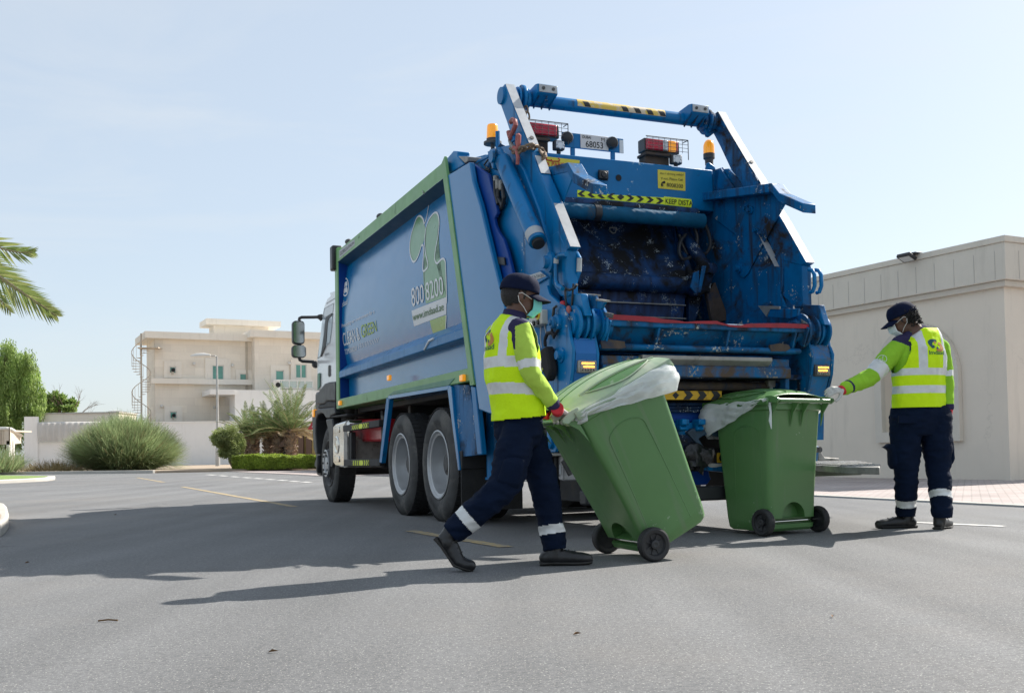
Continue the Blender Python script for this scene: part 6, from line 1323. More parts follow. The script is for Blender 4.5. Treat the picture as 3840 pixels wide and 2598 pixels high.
Tb('mudflap', MB().box(xm, xm+.02, b_.y, a.y, b_.z, mt.z), M_RUB, bevel=.003); Tb('mudflap_holder', MB().box(xm-.02, xm+.06, b_.y, a.y, mt.z, mt.z+.16), M_CHASS, bevel=.006)
Tb('mudflap', MB().box(xm, xm+.02, -a.y, -b_.y, b_.z, mt.z), M_RUB, bevel=.003)
ybx('chassis_rail', -1.9, 5.9, .32, .42, .62, .92, M_CHASS); ybx('chassis_rail', -1.9, 5.9, -.42, -.32, .62, .92, M_CHASS)
for x in (-1.5, -.7, .65, 2.1, 3.3, 4.2): ybx('cross_member', x-.05, x+.05, -.9, .9, .9, 1.25, M_CHASS)
for x in (.05, 1.30, 4.95): Tb('axle', MB().cyl((x, 1.0, .54), (x, -1.0, .54), .09, n=16).sphere((x, 0, .54), .24, 16), M_CHASS, bevel=0)
ybx('arch_liner', -.55, 2.0, .45, .5, .75, 1.25, M_CHASS); ybx('arch_liner', -.55, 2.0, -.5, -.45, .75, 1.25, M_CHASS)
ybx('underbody', xrear(1.2), 4.1, -1.0, 1.0, 1.2, 1.26, M_CHASS)
ybx('tailgate_floor', -2.1, -1.0, -1.0, 1.0, .75, .82, M_CHASS)
p0 = tY(zR(658, 60), 1.0); Tb('support_leg', MB().cyl((p0.x, 1.0, 1.25), (p0.x, 1.0, .42), .085, n=24).cyl((p0.x, 1.0, .43), (p0.x, 1.0, .41), .10, n=24).cyl((p0.x, 1.0, .45), (p0.x, 1.0, .33), .05, n=16), M_BL, bevel=0)
Tb('support_rod', MB().cyl((p0.x-.16, .98, 1.1), (p0.x-.16, .98, .6), .012, n=8), M_STL, bevel=0)
# steel tool box under the left corner
ps = [tY(q, .98) for q in PL(zT, (890, 470), (690, 610), (688, 800), (765, 1042), (845, 1056), (845, 1000), (840, 600))]
tb = Tb('tool_box', MB().prism([tY(q, .98) for q in PL(zT, (880, 478), (690, 610), (688, 800), (765, 1042), (850, 1058), (850, 560))], (0, -.5, 0)), mat('brushed_steel', (.33, .33, .34), .4, .5, var=.25, vscale=6, stretch=(1, 1, 6), dirt=.2, dcol=(.12, .11, .1)), bevel=.01)
Tb('label', MB().prism([tY(q, .984) for q in PL(zT, (768, 738), (800, 738), (802, 925), (768, 925))], (0, -.003, 0)), M_REFL, tb, bevel=0)
xq = ps[0].x; q0, q1 = tX(zT(838, 660), ps[3].x-.15), tX(zT(990, 945), ps[3].x-.15); Tb('latch_strap', MB().bar(q0, q1, .02, .035, up=(0, 1, 0)), M_HUB, tb)
ybx('housing_base', tY(zT(590, 500), 1.1).x-.05, -2.0, 1.1, .75, tY(zT(590, 570), 1.1).z, tY(zT(590, 500), 1.1).z-.004, M_STL)
# folding rear step on the right
stp = PL(zI, (1566, 726), (1800, 716), (1960, 722), (2100, 742), (2195, 762), (2190, 772), (1960, 778), (1790, 772), (1570, 748))
SP = [loc(G(q, .50)) for q in PL(zI, (1566, 728), (1760, 716), (1960, 720), (2195, 762), (2190, 776), (1880, 772), (1570, 752))]
so2 = Tb('rear_step', MB().prism(SP, (0, 0, -.05)), M_STL, bevel=.006)
random.seed(2); b = MB(); cx_ = sum(p.x for p in SP)/len(SP); cy_ = sum(p.y for p in SP)/len(SP); ux = (SP[3]-SP[0]).normalized(); uy = Vector((-ux.y, ux.x, 0)); L_ = (SP[3]-SP[0]).length
def inside(x, y):
    c = False
    for i in range(len(SP)):
        p, q = SP[i], SP[i-1]
        if (p.y > y) != (q.y > y) and x < (q.x-p.x)*(y-p.y)/(q.y-p.y)+p.x: c = not c
    return c
for i in range(26):
    for j in range(-14, 15):
        c = SP[0]+ux*(i+.5+.5*(j % 2))*L_/26+uy*j*.06
        if inside(c.x, c.y): b.sphere((c.x, c.y, .502), .016, n=8, sc=(1, 1, .6))
if b.v: Tb('grip_studs', b, M_STL, so2, bevel=0)
Tb('step_arm', MB().bar(SP[0]+Vector((.1, .3, -.1)), SP[2]+Vector((0, 0, -.09)), .25, .07), mat('mossy_steel', (.10, .12, .08), .7, .1, var=.3, vscale=8), so2, bevel=.01)
XW = SP[0].x+.05; P = [tX(q, XW) for q in PL(zI, (1500, 560), (1608, 575), (1590, 720), (1560, 740), (1500, 740))]; Tb('step_bracket', MB().prism(P, (.06, 0, 0)), M_BL); 
for q in ((1560, 608), (1588, 606)): p = tX(zI(*q), XW-.01); Tb('bracket_bolt', MB().lathe(p, (-1, 0, 0), [(0, .028), (.04, .028), (.04, 0)], n=12), M_HUB, bevel=0)
Tb('step_gusset', MB().prism([tX(q, XW+.05) for q in PL(zI, (1600, 600), (1660, 680), (1800, 690), (1800, 708), (1600, 712))], (.03, 0, 0)), M_STL)
# ---- side guard, silencer, red tank, spare wheel
gY = 1.24
mb_ = MB().prism([tY(q, gY) for q in PL(zL, (520, 640), (535, 600), (560, 580), (690, 548), (700, 560), (690, 1080), (660, 1106), (560, 1100), (530, 1060))], (0, -.55, 0)); sil = Tb('silencer', mb_, M_CHR, bevel=.03)
c = tY(zL(578, 840), gY); Tb('silencer_emboss', MB().lathe((c.x, gY+.001, c.z), (0, 1, 0), [(0, .12), (.006, .12), (.012, .10), (.004, .08), (.010, .05), (.010, 0)], n=28), M_CHR, sil, bevel=0)
for y in (660, 1005): p = tY(zL(580, y), gY); Tb('silencer_step', MB().box(p.x-.14, p.x+.14, gY, gY+.012, p.z-.04, p.z+.04), M_CHR, sil, bevel=.012)
Tb('silencer_frame', MB().prism([tY(q, gY+.002) for q in PL(zL, (660, 600), (690, 545), (700, 1100), (655, 1108))], (0, -.56, 0)), M_STL, bevel=.004)
def guard(pts, tape):
    o = Tb('side_guard', MB().prism([tY(q, gY+.01) for q in pts], (0, -.06, 0)), M_CHASS, bevel=.008)
    t = [tY(q, gY+.014) for q in tape]; tp2 = Tb('reflective_tape', MB().prism(t, (0, -.002, 0)), M_FLY, o, bevel=0)
    b = MB()
    for i in range(8):
        if i == 4: continue
        s = 1 if i < 4 else -1; u0 = (i+.5)/8
        q = lambda u, v_: (t[0]*(1-u)+t[1]*u)*(1-v_)+(t[3]*(1-u)+t[2]*u)*v_+Vector((0, .003, 0))
        w_ = .045; b.add([q(u0-w_*.6, 0), q(u0+w_*.6, 0), q(u0+w_*.6-s*.04, .5), q(u0+w_*.6, 1), q(u0-w_*.6, 1), q(u0-w_*.6-s*.04, .5)], [(0, 1, 2, 3, 4, 5)])
    Tb('chevrons', b, M_BTXT, tp2, bevel=0, smooth=0)
guard(PL(zL, (645, 612), (1072, 540), (1072, 625), (650, 685)), PL(zL, (748, 612), (945, 575), (945, 635), (748, 662)))
guard(PL(zL, (655, 1010), (1080, 1005), (1080, 1090), (655, 1090)), PL(zL, (755, 1022), (952, 1018), (952, 1080), (755, 1082)))
Tb('guard_post', MB().prism([tY(q, gY-.06) for q in PL(zL, (1095, 495), (1125, 495), (1130, 1100), (1100, 1100))], (0, -.06, 0)), M_CHASS)
Tb('silencer_post', MB().prism([tY(q, gY-.02) for q in PL(zL, (688, 690), (745, 690), (745, 1010), (688, 1010))], (0, -.06, 0)), M_CHASS)
tk = Tb('red_tank', MB().prism([tY(q, 1.05) for q in PL(zL, (735, 560), (750, 540), (1100, 530), (1120, 800), (760, 805), (738, 780))], (0, -.4, 0)), M_REDP, bevel=.035)
Tb('air_duct', MB().tube([tY(q, 1.0) for q in PL(zL, (760, 380), (755, 440), (750, 500), (752, 560))], .14, n=20), M_CHASS, bevel=0); Tb('exhaust_stack', MB().cyl(tY(zL(925, 380), .9), tY(zL(925, 525), .9), .11, n=20), M_BRN, bevel=0)
Tb('drop_pipe', MB().tube([tY(q, 1.0) for q in PL(zL, (780, 800), (782, 930), (800, 990), (850, 1020))], .085, n=18), M_BLK, bevel=0)
c = tY(zL(1010, 940), .62); Tb('spare_wheel', MB().lathe((c.x-.2, .62, c.z-.14), (0, 0, 1), [(0, .3), (0, .45), (.03, .53), (.26, .53), (.29, .45), (.29, .3), (0, .3)], n=48), M_RUB, bevel=0)
# ---- cab
cY = 1.19
cabf = [tY(q, cY) for q in PL(zK, (428, 1355), (520, 640), (545, 545), (575, 470), (625, 425), (688, 392))]
zbk = cabf[-1].z+.04; zlow = tY(zL(350, 200), cY).z
Pc = [Vector((4.28, cY, zlow)), Vector((4.28, cY, zbk-.02)), Vector((4.9, cY, zbk+.02))]+[Vector((p.x, cY, p.z)) for p in cabf[::-1][1:]]+[Vector((tY(zL(348, 190), cY).x, cY, zlow))]
cab = Tb('cab', MB().prism(Pc, (0, -2*cY, 0)), M_WHITE, bevel=.05)
def cp(uvs, off, m, name, parent=cab, z_=zK, th=.01, bevel=.003): return Tb(name, MB().prism([tY(z_(*q), cY+off) for q in uvs], (0, -th, 0)), m, parent, bevel=bevel)
cp(((532, 612), (672, 535), (655, 690), (632, 690), (570, 730), (545, 760), (515, 690)), .006, M_GLS if False else mat('cab_corner_panel', (.45, .47, .48), .2, coat=.4), 'quarter_panel')
cp(((440, 1340), (510, 740), (560, 745), (480, 1318)), .012, mat('pale_window', (.42, .5, .55), .08, coat=.6), 'window')
cp(((548, 770), (570, 725), (640, 680), (645, 715), (598, 760), (580, 820), (560, 1100), (545, 1180), (480, 1325), (470, 1315), (520, 1150), (530, 1000)), .016, M_BLK, 'door_pillar')
cp(((585, 815), (600, 765), (650, 700), (640, 900), (610, 1120), (550, 1180), (570, 1080)), .010, mat('pale_window', (0, 0, 0)), 'window')
cp(((590, 1460), (600, 1445), (612, 1450), (614, 1600), (600, 1620), (588, 1600)), .014, M_BLK, 'door_handle')
textquad('33.412', [tY(q, cY+.008) for q in PL(zK, (538, 1312), (605, 1290), (605, 1262), (538, 1275))], M_HUB, 'lettering', cab, bold=.01)
cp(((345, 0), (372, -10), (372, 150), (346, 195)), .02, M_GRD, 'green_edge', z_=zL)
for uvs in (((560, 540), (688, 458), (688, 461), (560, 544)), ((434, 1352), (534, 610), (537, 610), (438, 1352)), ((534, 612), (671, 532), (671, 536), (534, 617))): cp(uvs, .008, M_HUB, 'panel_gap', th=.004, bevel=0)
zwt = Pc[-2].z
Tb('windscreen', MB().prism([Vector((Pc[-2].x+.012, 1.05, Pc[-2].z+.1)), Vector((Pc[-3].x+.012, 1.05, Pc[-3].z)), Vector((Pc[-3].x+.012, -1.05, Pc[-3].z)), Vector((Pc[-2].x+.012, -1.05, Pc[-2].z+.1))], (.02, 0, 0)), M_GLS, cab, bevel=0)
kY = 1.24
def kp_(name, uvs, m=M_BLK, off=0, th=.3, bevel=.02): return Tb(name, MB().prism([tY(zL(*q), kY+off) for q in uvs], (0, -th, 0)), m, bevel=bevel)
kp_('cab_flare', ((556, 92), (470, 100), (430, 115), (370, 190), (345, 260), (318, 362), (425, 356), (450, 322), (556, 325)), th=.25, off=.01)
kp_('flare_base', ((355, 370), (428, 358), (455, 325), (556, 328), (556, 400), (352, 412)), M_CHASS, th=.2)
kp_('wheel_arch', ((280, 445), (352, 415), (545, 392), (556, 470), (500, 495), (490, 522), (444, 522), (420, 475), (385, 462), (345, 485), (328, 540), (322, 700), (335, 880), (340, 945), (320, 945), (300, 880), (285, 600)), off=.01, th=.22, bevel=.015)
kp_('arch_rear', ((444, 535), (518, 525), (530, 620), (528, 1075), (515, 1108), (490, 1100), (478, 700), (450, 580)), th=.2, off=.004)
kp_('mud_bracket', ((490, 498), (690, 470), (690, 500), (520, 520), (500, 525)), M_CHASS, th=.3)
kp_('bumper_end', ((312, 1040), (340, 960), (345, 1060), (338, 1180), (330, 1100), (310, 1098)), M_BLK, th=.2)
p = tY(zL(299, 466), kY+.02); Tb('indicator_lamp', MB().box(p.x-.06, p.x+.06, kY-.05, kY+.03, p.z-.055, p.z+.055), M_AMB, bevel=.01)
ybx('bumper', Pc[-1].x-.1, Pc[-1].x+.25, -1.22, 1.18, .35, zlow, M_BLK, bevel=.05)
ybx('cab_floor', 4.2, Pc[-1].x-.1, -1.0, 1.0, 1.0, zlow+.02, M_CHASS)
# mirrors
XM = 5.85
def rr(uv0, uv1, X, rc, n=5):
    a, c = tX(zK(*uv0), X), tX(zK(*uv1), X); y0, y1, z0, z1 = min(a.y, c.y), max(a.y, c.y), min(a.z, c.z), max(a.z, c.z); P = []
    for (yy, zz, s) in ((y1-rc, z1-rc, 0), (y0+rc, z1-rc, 1), (y0+rc, z0+rc, 2), (y1-rc, z0+rc, 3)):
        for k in range(n+1): t = math.pi/2*(s+k/n); P.append(Vector((X, yy+rc*math.cos(t), zz+rc*math.sin(t))))
    return P
def mirror(uv0, uv1):
    P = rr(uv0, uv1, XM, .05); o = Tb('mirror', MB().prism(P, (.12, 0, 0)), M_BLK, bevel=.015)
    cc = sum(P, Vector())/len(P); Q = [cc+(p-cc)*.90+Vector((-.006, 0, 0)) for p in P]; Tb('mirror_glass', MB().prism(Q, (.004, 0, 0)), M_MIR, o, bevel=0)
mirror((70, 788), (250, 1138)); mirror((66, 1146), (272, 1335))
b = MB()
for pts in (((165, 790), (172, 755), (200, 742), (380, 740), (500, 735)), ((165, 1330), (175, 1370), (210, 1388), (380, 1398))): b.tube([tX(zK(*q), XM+.03) for q in pts], .024, n=8)
b.cyl(tX(zK(165, 1130), XM+.04), tX(zK(165, 1160), XM+.04), .03, n=8)
Tb('mirror_arm', b, M_BLK, bevel=0)
P = [tX(q, XM) for q in PL(zK, (440, 700), (515, 690), (545, 715), (530, 760), (500, 795), (480, 760), (440, 745))]; Tb('mirror_mount', MB().prism(P, (.12, 0, 0)), M_BLK, bevel=.02)
P = [tX(q, XM) for q in PL(zK, (372, 1385), (440, 1378), (445, 1490), (400, 1478), (370, 1450))]; Tb('mirror_mount', MB().prism(P, (.12, 0, 0)), M_BLK, bevel=.02)
q = tY(((1245)*S_, 978*S_), 1.25); Tb('air_vent', MB().box(4.2, 4.36, 1.16, 1.30, q.z-.16, q.z+.17), M_BLK, bevel=.02)
for z_, x, y in ((z3, 545, 480), (z3, 357, 630)): p = tY(z_(x, y), 1.0); Tb('roof_camera', MB().sphere((p.x, 1.0, p.z-.02), .05, sc=(1.4, 1, .8)), M_HUB, bevel=0)
# ---- black bag hanging from the tailgate
cap_ = [tY(q, 1.23) for q in PL(zQ, (510, 695), (470, 725), (435, 760), (428, 800), (440, 870), (470, 940), (500, 1000), (512, 1050), (530, 1020), (548, 960), (550, 900), (535, 820), (522, 740))]
bag = empty('hanging_bag', TO+tax*cap_[0].x+tly*1.2+Vector((0, 0, cap_[0].z)), math.atan2(tax.y, tax.x), 'black cloth bag hung by its strap on the tailgate behind the walking worker', 'bag')
cc = cap_[0].copy(); cc.y = 1.2
MB().prism([Vector((p.x, 1.23, p.z))-cc for p in cap_], (0, -.07, 0)).build('pouch', mat('black_cloth', (.012, .012, .014), .85, var=.3), bag, bevel=.02)
textquad('BOX', [Vector((p.x, 1.235, p.z))-cc for p in [tY(q, 1.235) for q in PL(zQ, (470, 962), (492, 925), (480, 905), (462, 938))]], mat('lime_print', (.6, .7, .02), .5), 'lettering', bag, bold=.03)
MB().tube([Vector((p.x, 1.2, p.z))-cc for p in [tY(q, 1.2) for q in PL(zQ, (512, 700), (508, 640), (530, 580), (575, 565), (600, 600))]], .012, n=8).build('strap', mat('black_cloth', (0, 0, 0)), bag)
# ================================================================ WHEELED BINS
M_BIN = mat('green_bin_plastic', (.085, .20, .062), .36, var=.07, vscale=2, dirt=.10, dcol=(.13, .20, .10), dscale=3, chips=.28, ccol=(.20, .30, .17), cscale=26, streak=.25, bump=.04, bscale=140, coat=.1)
M_BINL = mat('faded_bin_lid', (.30, .41, .27), .42, var=.12, vscale=3, dirt=.55, dcol=(.42, .46, .36), dscale=2.2)
M_TYB = mat('bin_tyre', (.018, .018, .019), .6, var=.2)
def bagmat():
    m, t, b, N = nodes('white_liner_plastic'); L = t.links.new; b.inputs['Base Color'].default_value = (.88, .90, .90, 1); b.inputs['Roughness'].default_value = .3
    tr = N('BsdfTranslucent'); tr.inputs[0].default_value = (.92, .95, .95, 1); tp = N('BsdfTransparent'); tp.inputs[0].default_value = (.9, .95, .95, 1)
    mx = N('MixShader'); mx.inputs[0].default_value = .4; L(b.outputs[0], mx.inputs[1]); L(tr.outputs[0], mx.inputs[2]); m2 = N('MixShader'); m2.inputs[0].default_value = .10; L(mx.outputs[0], m2.inputs[1]); L(tp.outputs[0], m2.inputs[2]); L(m2.outputs[0], t.nodes['Material Output'].inputs[0])
    tc = N('TexCoord'); mp = N('Mapping'); mp.inputs['Scale'].default_value = (6, 6, 22); L(tc.outputs['Object'], mp.inputs[0]); n1 = N('TexNoise', Scale=1.6, Detail=5, Distortion=1.2); L(mp.outputs[0], n1.inputs[0]); bp = N('Bump', Strength=.6, Distance=.012); L(n1.outputs[0], bp.inputs['Height']); L(bp.outputs[0], b.inputs['Normal'])
    return m
M_BAG = bagmat()
def rrect(x0, x1, y0, y1, r, n=5):
    P = []
    for cx_, cy_, s in ((x1-r, y1-r, 0), (x0+r, y1-r, 1), (x0+r, y0+r, 2), (x1-r, y0+r, 3)):
        for k in range(n+1): a = math.pi/2*(s+k/n); P.append((cx_+r*math.cos(a), cy_+r*math.sin(a)))
    return P
def binbody():
    lv = [(.03, .0, .41, .222, .05), (.05, -.02, .43, .235, .045), (.12, -.025, .44, .240, .04), (.30, -.03, .455, .247, .04), (.60, -.05, .485, .258, .04), (.90, -.075, .515, .268, .04), (.93, -.08, .52, .27, .04)]
    mb = MB(); R0 = [(z, rrect(x0, x1, -w, w, r)) for z, x0, x1, w, r in lv]; n = len(R0[0][1])
    for z, ring in R0: mb.v += [(x, y, z) for x, y in ring]
    m = len(R0)
    for i in range(m-1):
        for k in range(n): mb.f.append((i*n+k, i*n+(k+1) % n, (i+1)*n+(k+1) % n, (i+1)*n+k)); mb.m.append(0)
    mb.f += [tuple(range(n-1, -1, -1)), tuple(range((m-1)*n, m*n))]; mb.m += [0, 0]
    body = mb.build('body', M_BIN, smooth=40)
    cut = MB(); arcp_ = [(-.12, .125)]+[(-.12*math.cos(math.pi*k/14), .125+.115*math.sin(math.pi*k/14)) for k in range(15)]
    cut.prism([(-.2, y, z) for y, z in arcp_[1:]], (.245, 0, 0)); cut2 = MB().box(-.2, .022, -.3, .3, .08, .123)
    for cc_ in (cut, cut2):
        c = cc_.build('cut', M_BIN, smooth=0); md = body.modifiers.new('b', 'BOOLEAN'); md.object = c; md.operation = 'DIFFERENCE'; md.solver = 'EXACT'
        baked(body, []); bpy.data.objects.remove(c)
    body.data.shade_smooth(); body.data.set_sharp_from_angle(angle=R_(35))
    return body
def bag_mesh(drop, bulge, top=.985, seed=0, flip=False):
    """loose liner turned out over the rim: drop(t), bulge(t) for t round the rim from the back corner (y+) forwards"""
    path = rrect(-.085, .565, -.292, .292, .05, 8); n_ = len(path)
    # start at the back (y+) corner and run along y+ side, the front, the y- side
    P = [path[(9-k) % n_] for k in range(n_)]
    if flip: P = [(x, -y) for x, y in P]
    Q = []; tot = []
    for i in range(len(P)):
        a, b_ = Vector(P[i]), Vector(P[(i+1) % n_]); k_ = max(1, int((b_-a).length/.012))
        for j in range(k_): Q.append(a.lerp(b_, j/k_))
    N_ = len(Q); mb = MB(); rows = 14; L = [0]
    for i in range(N_): L.append(L[-1]+(Q[(i+1) % N_]-Q[i]).length)
    for i in range(N_):
        t = L[i]/L[-1]; q = Q[i]; tn = (Q[(i+1) % N_]-Q[i-1]).normalized(); nrm = Vector((tn.y, -tn.x)); 
        if nrm.dot(q-Vector((.24, 0))) < 0: nrm = -nrm
        d, bl = drop(t), bulge(t)
        for j in range(rows+1):
            u = j/rows; rip = noise.noise(Vector((L[i]*12+u*2, u*5, seed)))*.020+abs(noise.noise(Vector((L[i]*9, u*13, seed+3))))*.022
            z = top+.012-u*d+(.01*math.sin(u*3)); out = .006+bl*math.sin(math.pi*min(1, u*.85+.08))+rip*(.25+u)
            p = q+nrm*(out-.02*(u < .05)); mb.v.append((p.x, p.y, z+rip*.35))
    for i in range(N_):
        for j in range(rows): a = i*(rows+1)+j; b_ = ((i+1) % N_)*(rows+1)+j; mb.f.append((a, b_, b_+1, a+1)); mb.m.append(0)
    return mb
def lidmesh():
    mb = MB(); nx, ny = 26, 24
    def z(x, y): 
        u = (x+.10)/.70; v = y/.305; base = 1.0+.085*(math.sin(math.pi*min(1, max(0, u*.8+.12)))**.8)*(1-abs(v)**3.0)
        if .10 < u < .90 and abs(v) < .62: base += .007
        return base
    for i in range(nx+1):
        for j in range(ny+1):
            x = -.10+.70*i/nx; y = -.305+.61*j/ny; mb.v.append((x, y, z(x, y)))
    for i in range(nx):
        for j in range(ny): a = i*(ny+1)+j; mb.f.append((a, a+1, a+ny+2, a+ny+1)); mb.m.append(0)
    # skirt
    edge = [i*(ny+1) for i in range(nx+1)]+[nx*(ny+1)+j for j in range(1, ny+1)]+[i*(ny+1)+ny for i in range(nx-1, -1, -1)]
    for a, b_ in zip(edge, edge[1:]):
        pa, pb = mb.v[a], mb.v[b_]; k = len(mb.v); mb.v += [(pa[0]*1.01, pa[1]*1.02, pa[2]-.045), (pb[0]*1.01, pb[1]*1.02, pb[2]-.045)]; mb.f.append((a, b_, k+1, k)); mb.m.append(0)
    return mb
def make_bin(name, label, c, ydir, tilt, drop, bulge, seed, group, lidmat):
    y = Vector(ydir).normalized(); x = Vector((y.y, -y.x, 0)); a = R_(tilt); X = x*math.cos(a)+Vector((0, 0, math.sin(a))); Z = -x*math.sin(a)+Vector((0, 0, math.cos(a)))
    e = empty(name, (0, 0, 0), 0, label, 'bin', group); ax = Vector(c)+Vector((0, 0, .1)); o_ = ax-Z*.1
    e.matrix_world = Matrix(((X.x, y.x, Z.x, o_.x), (X.y, y.y, Z.y, o_.y), (X.z, y.z, Z.z, o_.z), (0, 0, 0, 1)))
    b = binbody(); b.parent = e
    # embossed arch lines on the flanks and stamped text block on the back
    em = MB()
    for sg in (1, -1):
        wy = lambda z: .2375+.0325*(z-.12)/.78+.0015
        pts = [(.03, .10)]+[(.04+.0*z, z) for z in (.4, .72)]+[(.17+.13*math.cos(math.pi-math.pi*k/10), .74+.07*math.sin(math.pi*k/10)) for k in range(11)]+[(.31, .5), (.32, .10)]
        em.tube([(px, sg*wy(pz), pz) for px, pz in pts], .0025, n=5)
    em.build('embossed_line', M_BIN, b)
    MB().box(-.10, .0, -.20, .20, .93, .9301).build('rim_fill', M_BIN, b) if False else None
    rm = MB(); n = 24
    r1 = rrect(-.095, .56, -.285, .285, .045); r0 = rrect(-.08, .545, -.268, .268, .045); k = len(r1)
    for z, ring in ((.915, r0), (.925, r1), (.975, r1), (.98, r0)): rm.v += [(p[0], p[1], z) for p in ring]
    for i in range(3):
        for j in range(k): rm.f.append((i*k+j, i*k+(j+1) % k, (i+1)*k+(j+1) % k, (i+1)*k+j)); rm.m.append(0)
    rm.build('rim', M_BIN, e, smooth=40)
    h = MB().cyl((-.165, .265, .985), (-.165, -.265, .985), .0165, n=16).build('handle', M_BIN, e)
    for yy in (.262, .055, -.055, -.262): g = MB(); g.prism([(-.18, yy-.006, .995), (-.15, yy-.006, 1.0), (-.085, yy-.006, .985), (-.075, yy-.006, .80), (-.105, yy-.006, .90)], (0, .012, 0)); g.build('handle_bracket', M_BIN, e, smooth=0, bevel=.002)
    l = lidmesh().build('lid', lidmat, e, smooth=30); so = l.modifiers.new('s', 'SOLIDIFY'); so.thickness = .006; so.offset = -1
    for yy in (.285, -.285): hg = MB(); hg.prism([(-.19, yy-.012, .985), (-.178, yy-.012, 1.005), (-.12, yy-.012, 1.022), (-.06, yy-.012, 1.022), (-.06, yy-.012, .985), (-.10, yy-.012, .975), (-.16, yy-.012, .962)], (0, .024, 0)); hg.build('lid_hinge', lidmat, l, smooth=0, bevel=.006)
    zl = lambda x, y: 1.0+.085*(math.sin(math.pi*min(1, max(0, (x+.10)/.70*.8+.12)))**.8)*(1-abs(y/.305)**3.0)
    for sg in (1, -1):
        cr = MB(); nn = 20; V = []
        for i in range(nn+1):
            t = i/nn; x = .06+.46*t; y0 = .205+.0*t; y1 = .205+.075*math.sin(math.pi*t)**.7; V += [(x, sg*(y0+(y1-y0)*k/4), zl(x, y0+(y1-y0)*k/4)+.006) for k in range(5)]
        cr.v = V; cr.f = [(i*5+k, i*5+k+1, i*5+k+6, i*5+k+5) for i in range(nn) for k in range(4)]; cr.m = [0]*len(cr.f); cr.build('lid_crescent', M_BIN, l)  # dark green crescent laid over the dome, no hollow is cut
        MB().tube([(.06+.46*i/nn, sg*(.208+.075*math.sin(math.pi*i/nn)**.7), zl(.06+.46*i/nn, .208+.075*math.sin(math.pi*i/nn)**.7)+.008) for i in range(nn+1)], .0045, n=6).build('lid_ridge', lidmat, l)
        MB().tube([(.02+.54*i/nn, sg*.203, zl(.02+.54*i/nn, .203)+.012) for i in range(nn+1)], .006, n=6).build('lid_ridge', lidmat, l)
        MB().tube([(-.04+.60*i/nn, sg*.06, zl(-.04+.60*i/nn, .06)+.007) for i in range(nn+1)], .004, n=6).build('lid_seam', M_BIN, l)
    bag_mesh(drop, bulge, seed=seed, flip=seed == 1).build('liner_bag', M_BAG, e, smooth=60)
    MB().cyl((0, .29, .1), (0, -.29, .1), .009, n=12).build('axle', M_CHR, e)
    for sg in (1, -1):
        w = bpy.data.objects.new('wheel', None); COL.objects.link(w); w.parent = e; w.location = (0, sg*.262, .1); w.rotation_euler = (0, 0, 0 if sg > 0 else math.pi)
        MB().lathe((0, 0, 0), (0, 1, 0), [(.0, .066), (-.004, .085), (.0, .094), (.008, .0985), (.014, .0975), (.018, .1), (.024, .098), (.03, .1), (.036, .0975), (.042, .0985), (.05, .094), (.054, .085), (.05, .066), (0, .066)], n=44).build('tyre', M_TYB, w, smooth=30)
        hb_ = MB().lathe((0, 0, 0), (0, 1, 0), [(.012, .067), (.012, 0)], n=30).lathe((0, 0, 0), (0, 1, 0), [(.044, .067), (.034, .06), (.03, .03), (.05, .026), (.052, .014), (.046, .0)], n=30)
        for i in range(8): a_ = i*.785; hb_.obox((.043*math.cos(a_), .034, .043*math.sin(a_)), (.015*math.cos(a_), 0, .015*math.sin(a_)), (0, .004, 0), (-.003*math.sin(a_), 0, .003*math.cos(a_)))
        hb_.build('hub', M_BLK, w, smooth=30)
    return e
def sm(a, b_, t): t = min(1, max(0, (t-a)/(b_-a))); return t*t*(3-2*t)
drop1 = lambda t: .045+.10*sm(.02, .55, t)*(1-sm(.9, 1, t)); bul1 = lambda t: .01+.03*sm(.2, .5, t)*(1-sm(.8, 1, t))
near1, far1 = Vector((.803, 5.957, 0)), Vector((.585, 6.48, 0))
bin1 = make_bin('wheeled_bin', 'green wheeled bin tilted back on its wheels and pushed by the walking worker', (near1+far1)/2, far1-near1, 27, lambda t: .045+.15*min(1, t/.26)*(1-.8*sm(.5, .75, t)), lambda t: .010+.05*sm(.05, .3, t)*(1-sm(.5, .75, t)), 1, 'green wheeled bins', M_BINL)
n2, f2 = Vector((1.8167, 7.5126, 0)), Vector((2.3103, 7.817, 0))
bin2 = make_bin('wheeled_bin', 'green wheeled bin standing upright behind the truck, near the reaching worker', (n2+f2)/2, n2-f2, 0, lambda t: .02+.26*min(1, t/.26)*(1-.6*sm(.36, .6, t))*(1-.9*sm(.70, .78, t)), lambda t: .004+.012*sm(0, .1, t)+.10*sm(.17, .30, t)*(1-sm(.42, .55, t)), 5, 'green wheeled bins', M_BIN)
MB().tube([(-.09, .285, .97), (-.105, .29, .90), (-.10, .292, .84), (-.108, .29, .78)], [.012, .007, .011, .003], n=6).build('bag_tail', M_BAG, bin2)

# ================================================================ PEOPLE
M_SKIN = mat('dark_skin', (.12, .058, .038), .5, var=.1, vscale=8, sss=.08, bump=.05, bscale=200); M_HAIR = mat('black_hair', (.010, .008, .008), .6, bump=.9, bscale=160)
M_NAVY = mat('navy_cotton', (.0035, .009, .026), .85, spec=.12, var=.25, vscale=5, bump=.25, bscale=120); M_NAVS = mat('navy_knit', (.035, .03, .075), .9, spec=.12, var=.15, vscale=10)
M_LIME = mat('lime_cotton', (.27, .52, .035), .8, spec=.12, var=.08, vscale=6, bump=.2, bscale=90); M_LIM1 = mat('lime_cotton_pale', (.40, .58, .08), .8, spec=.12, var=.06, vscale=6, bump=.2, bscale=90)
M_VEST = mat('hi_vis_yellow', (.60, .86, .012), .6, spec=.12, var=.05, vscale=7, bump=.25, bscale=60); M_SILV = mat('silver_tape', (.62, .63, .62), .38, .15, var=.08, vscale=18, bump=.15, bscale=40)
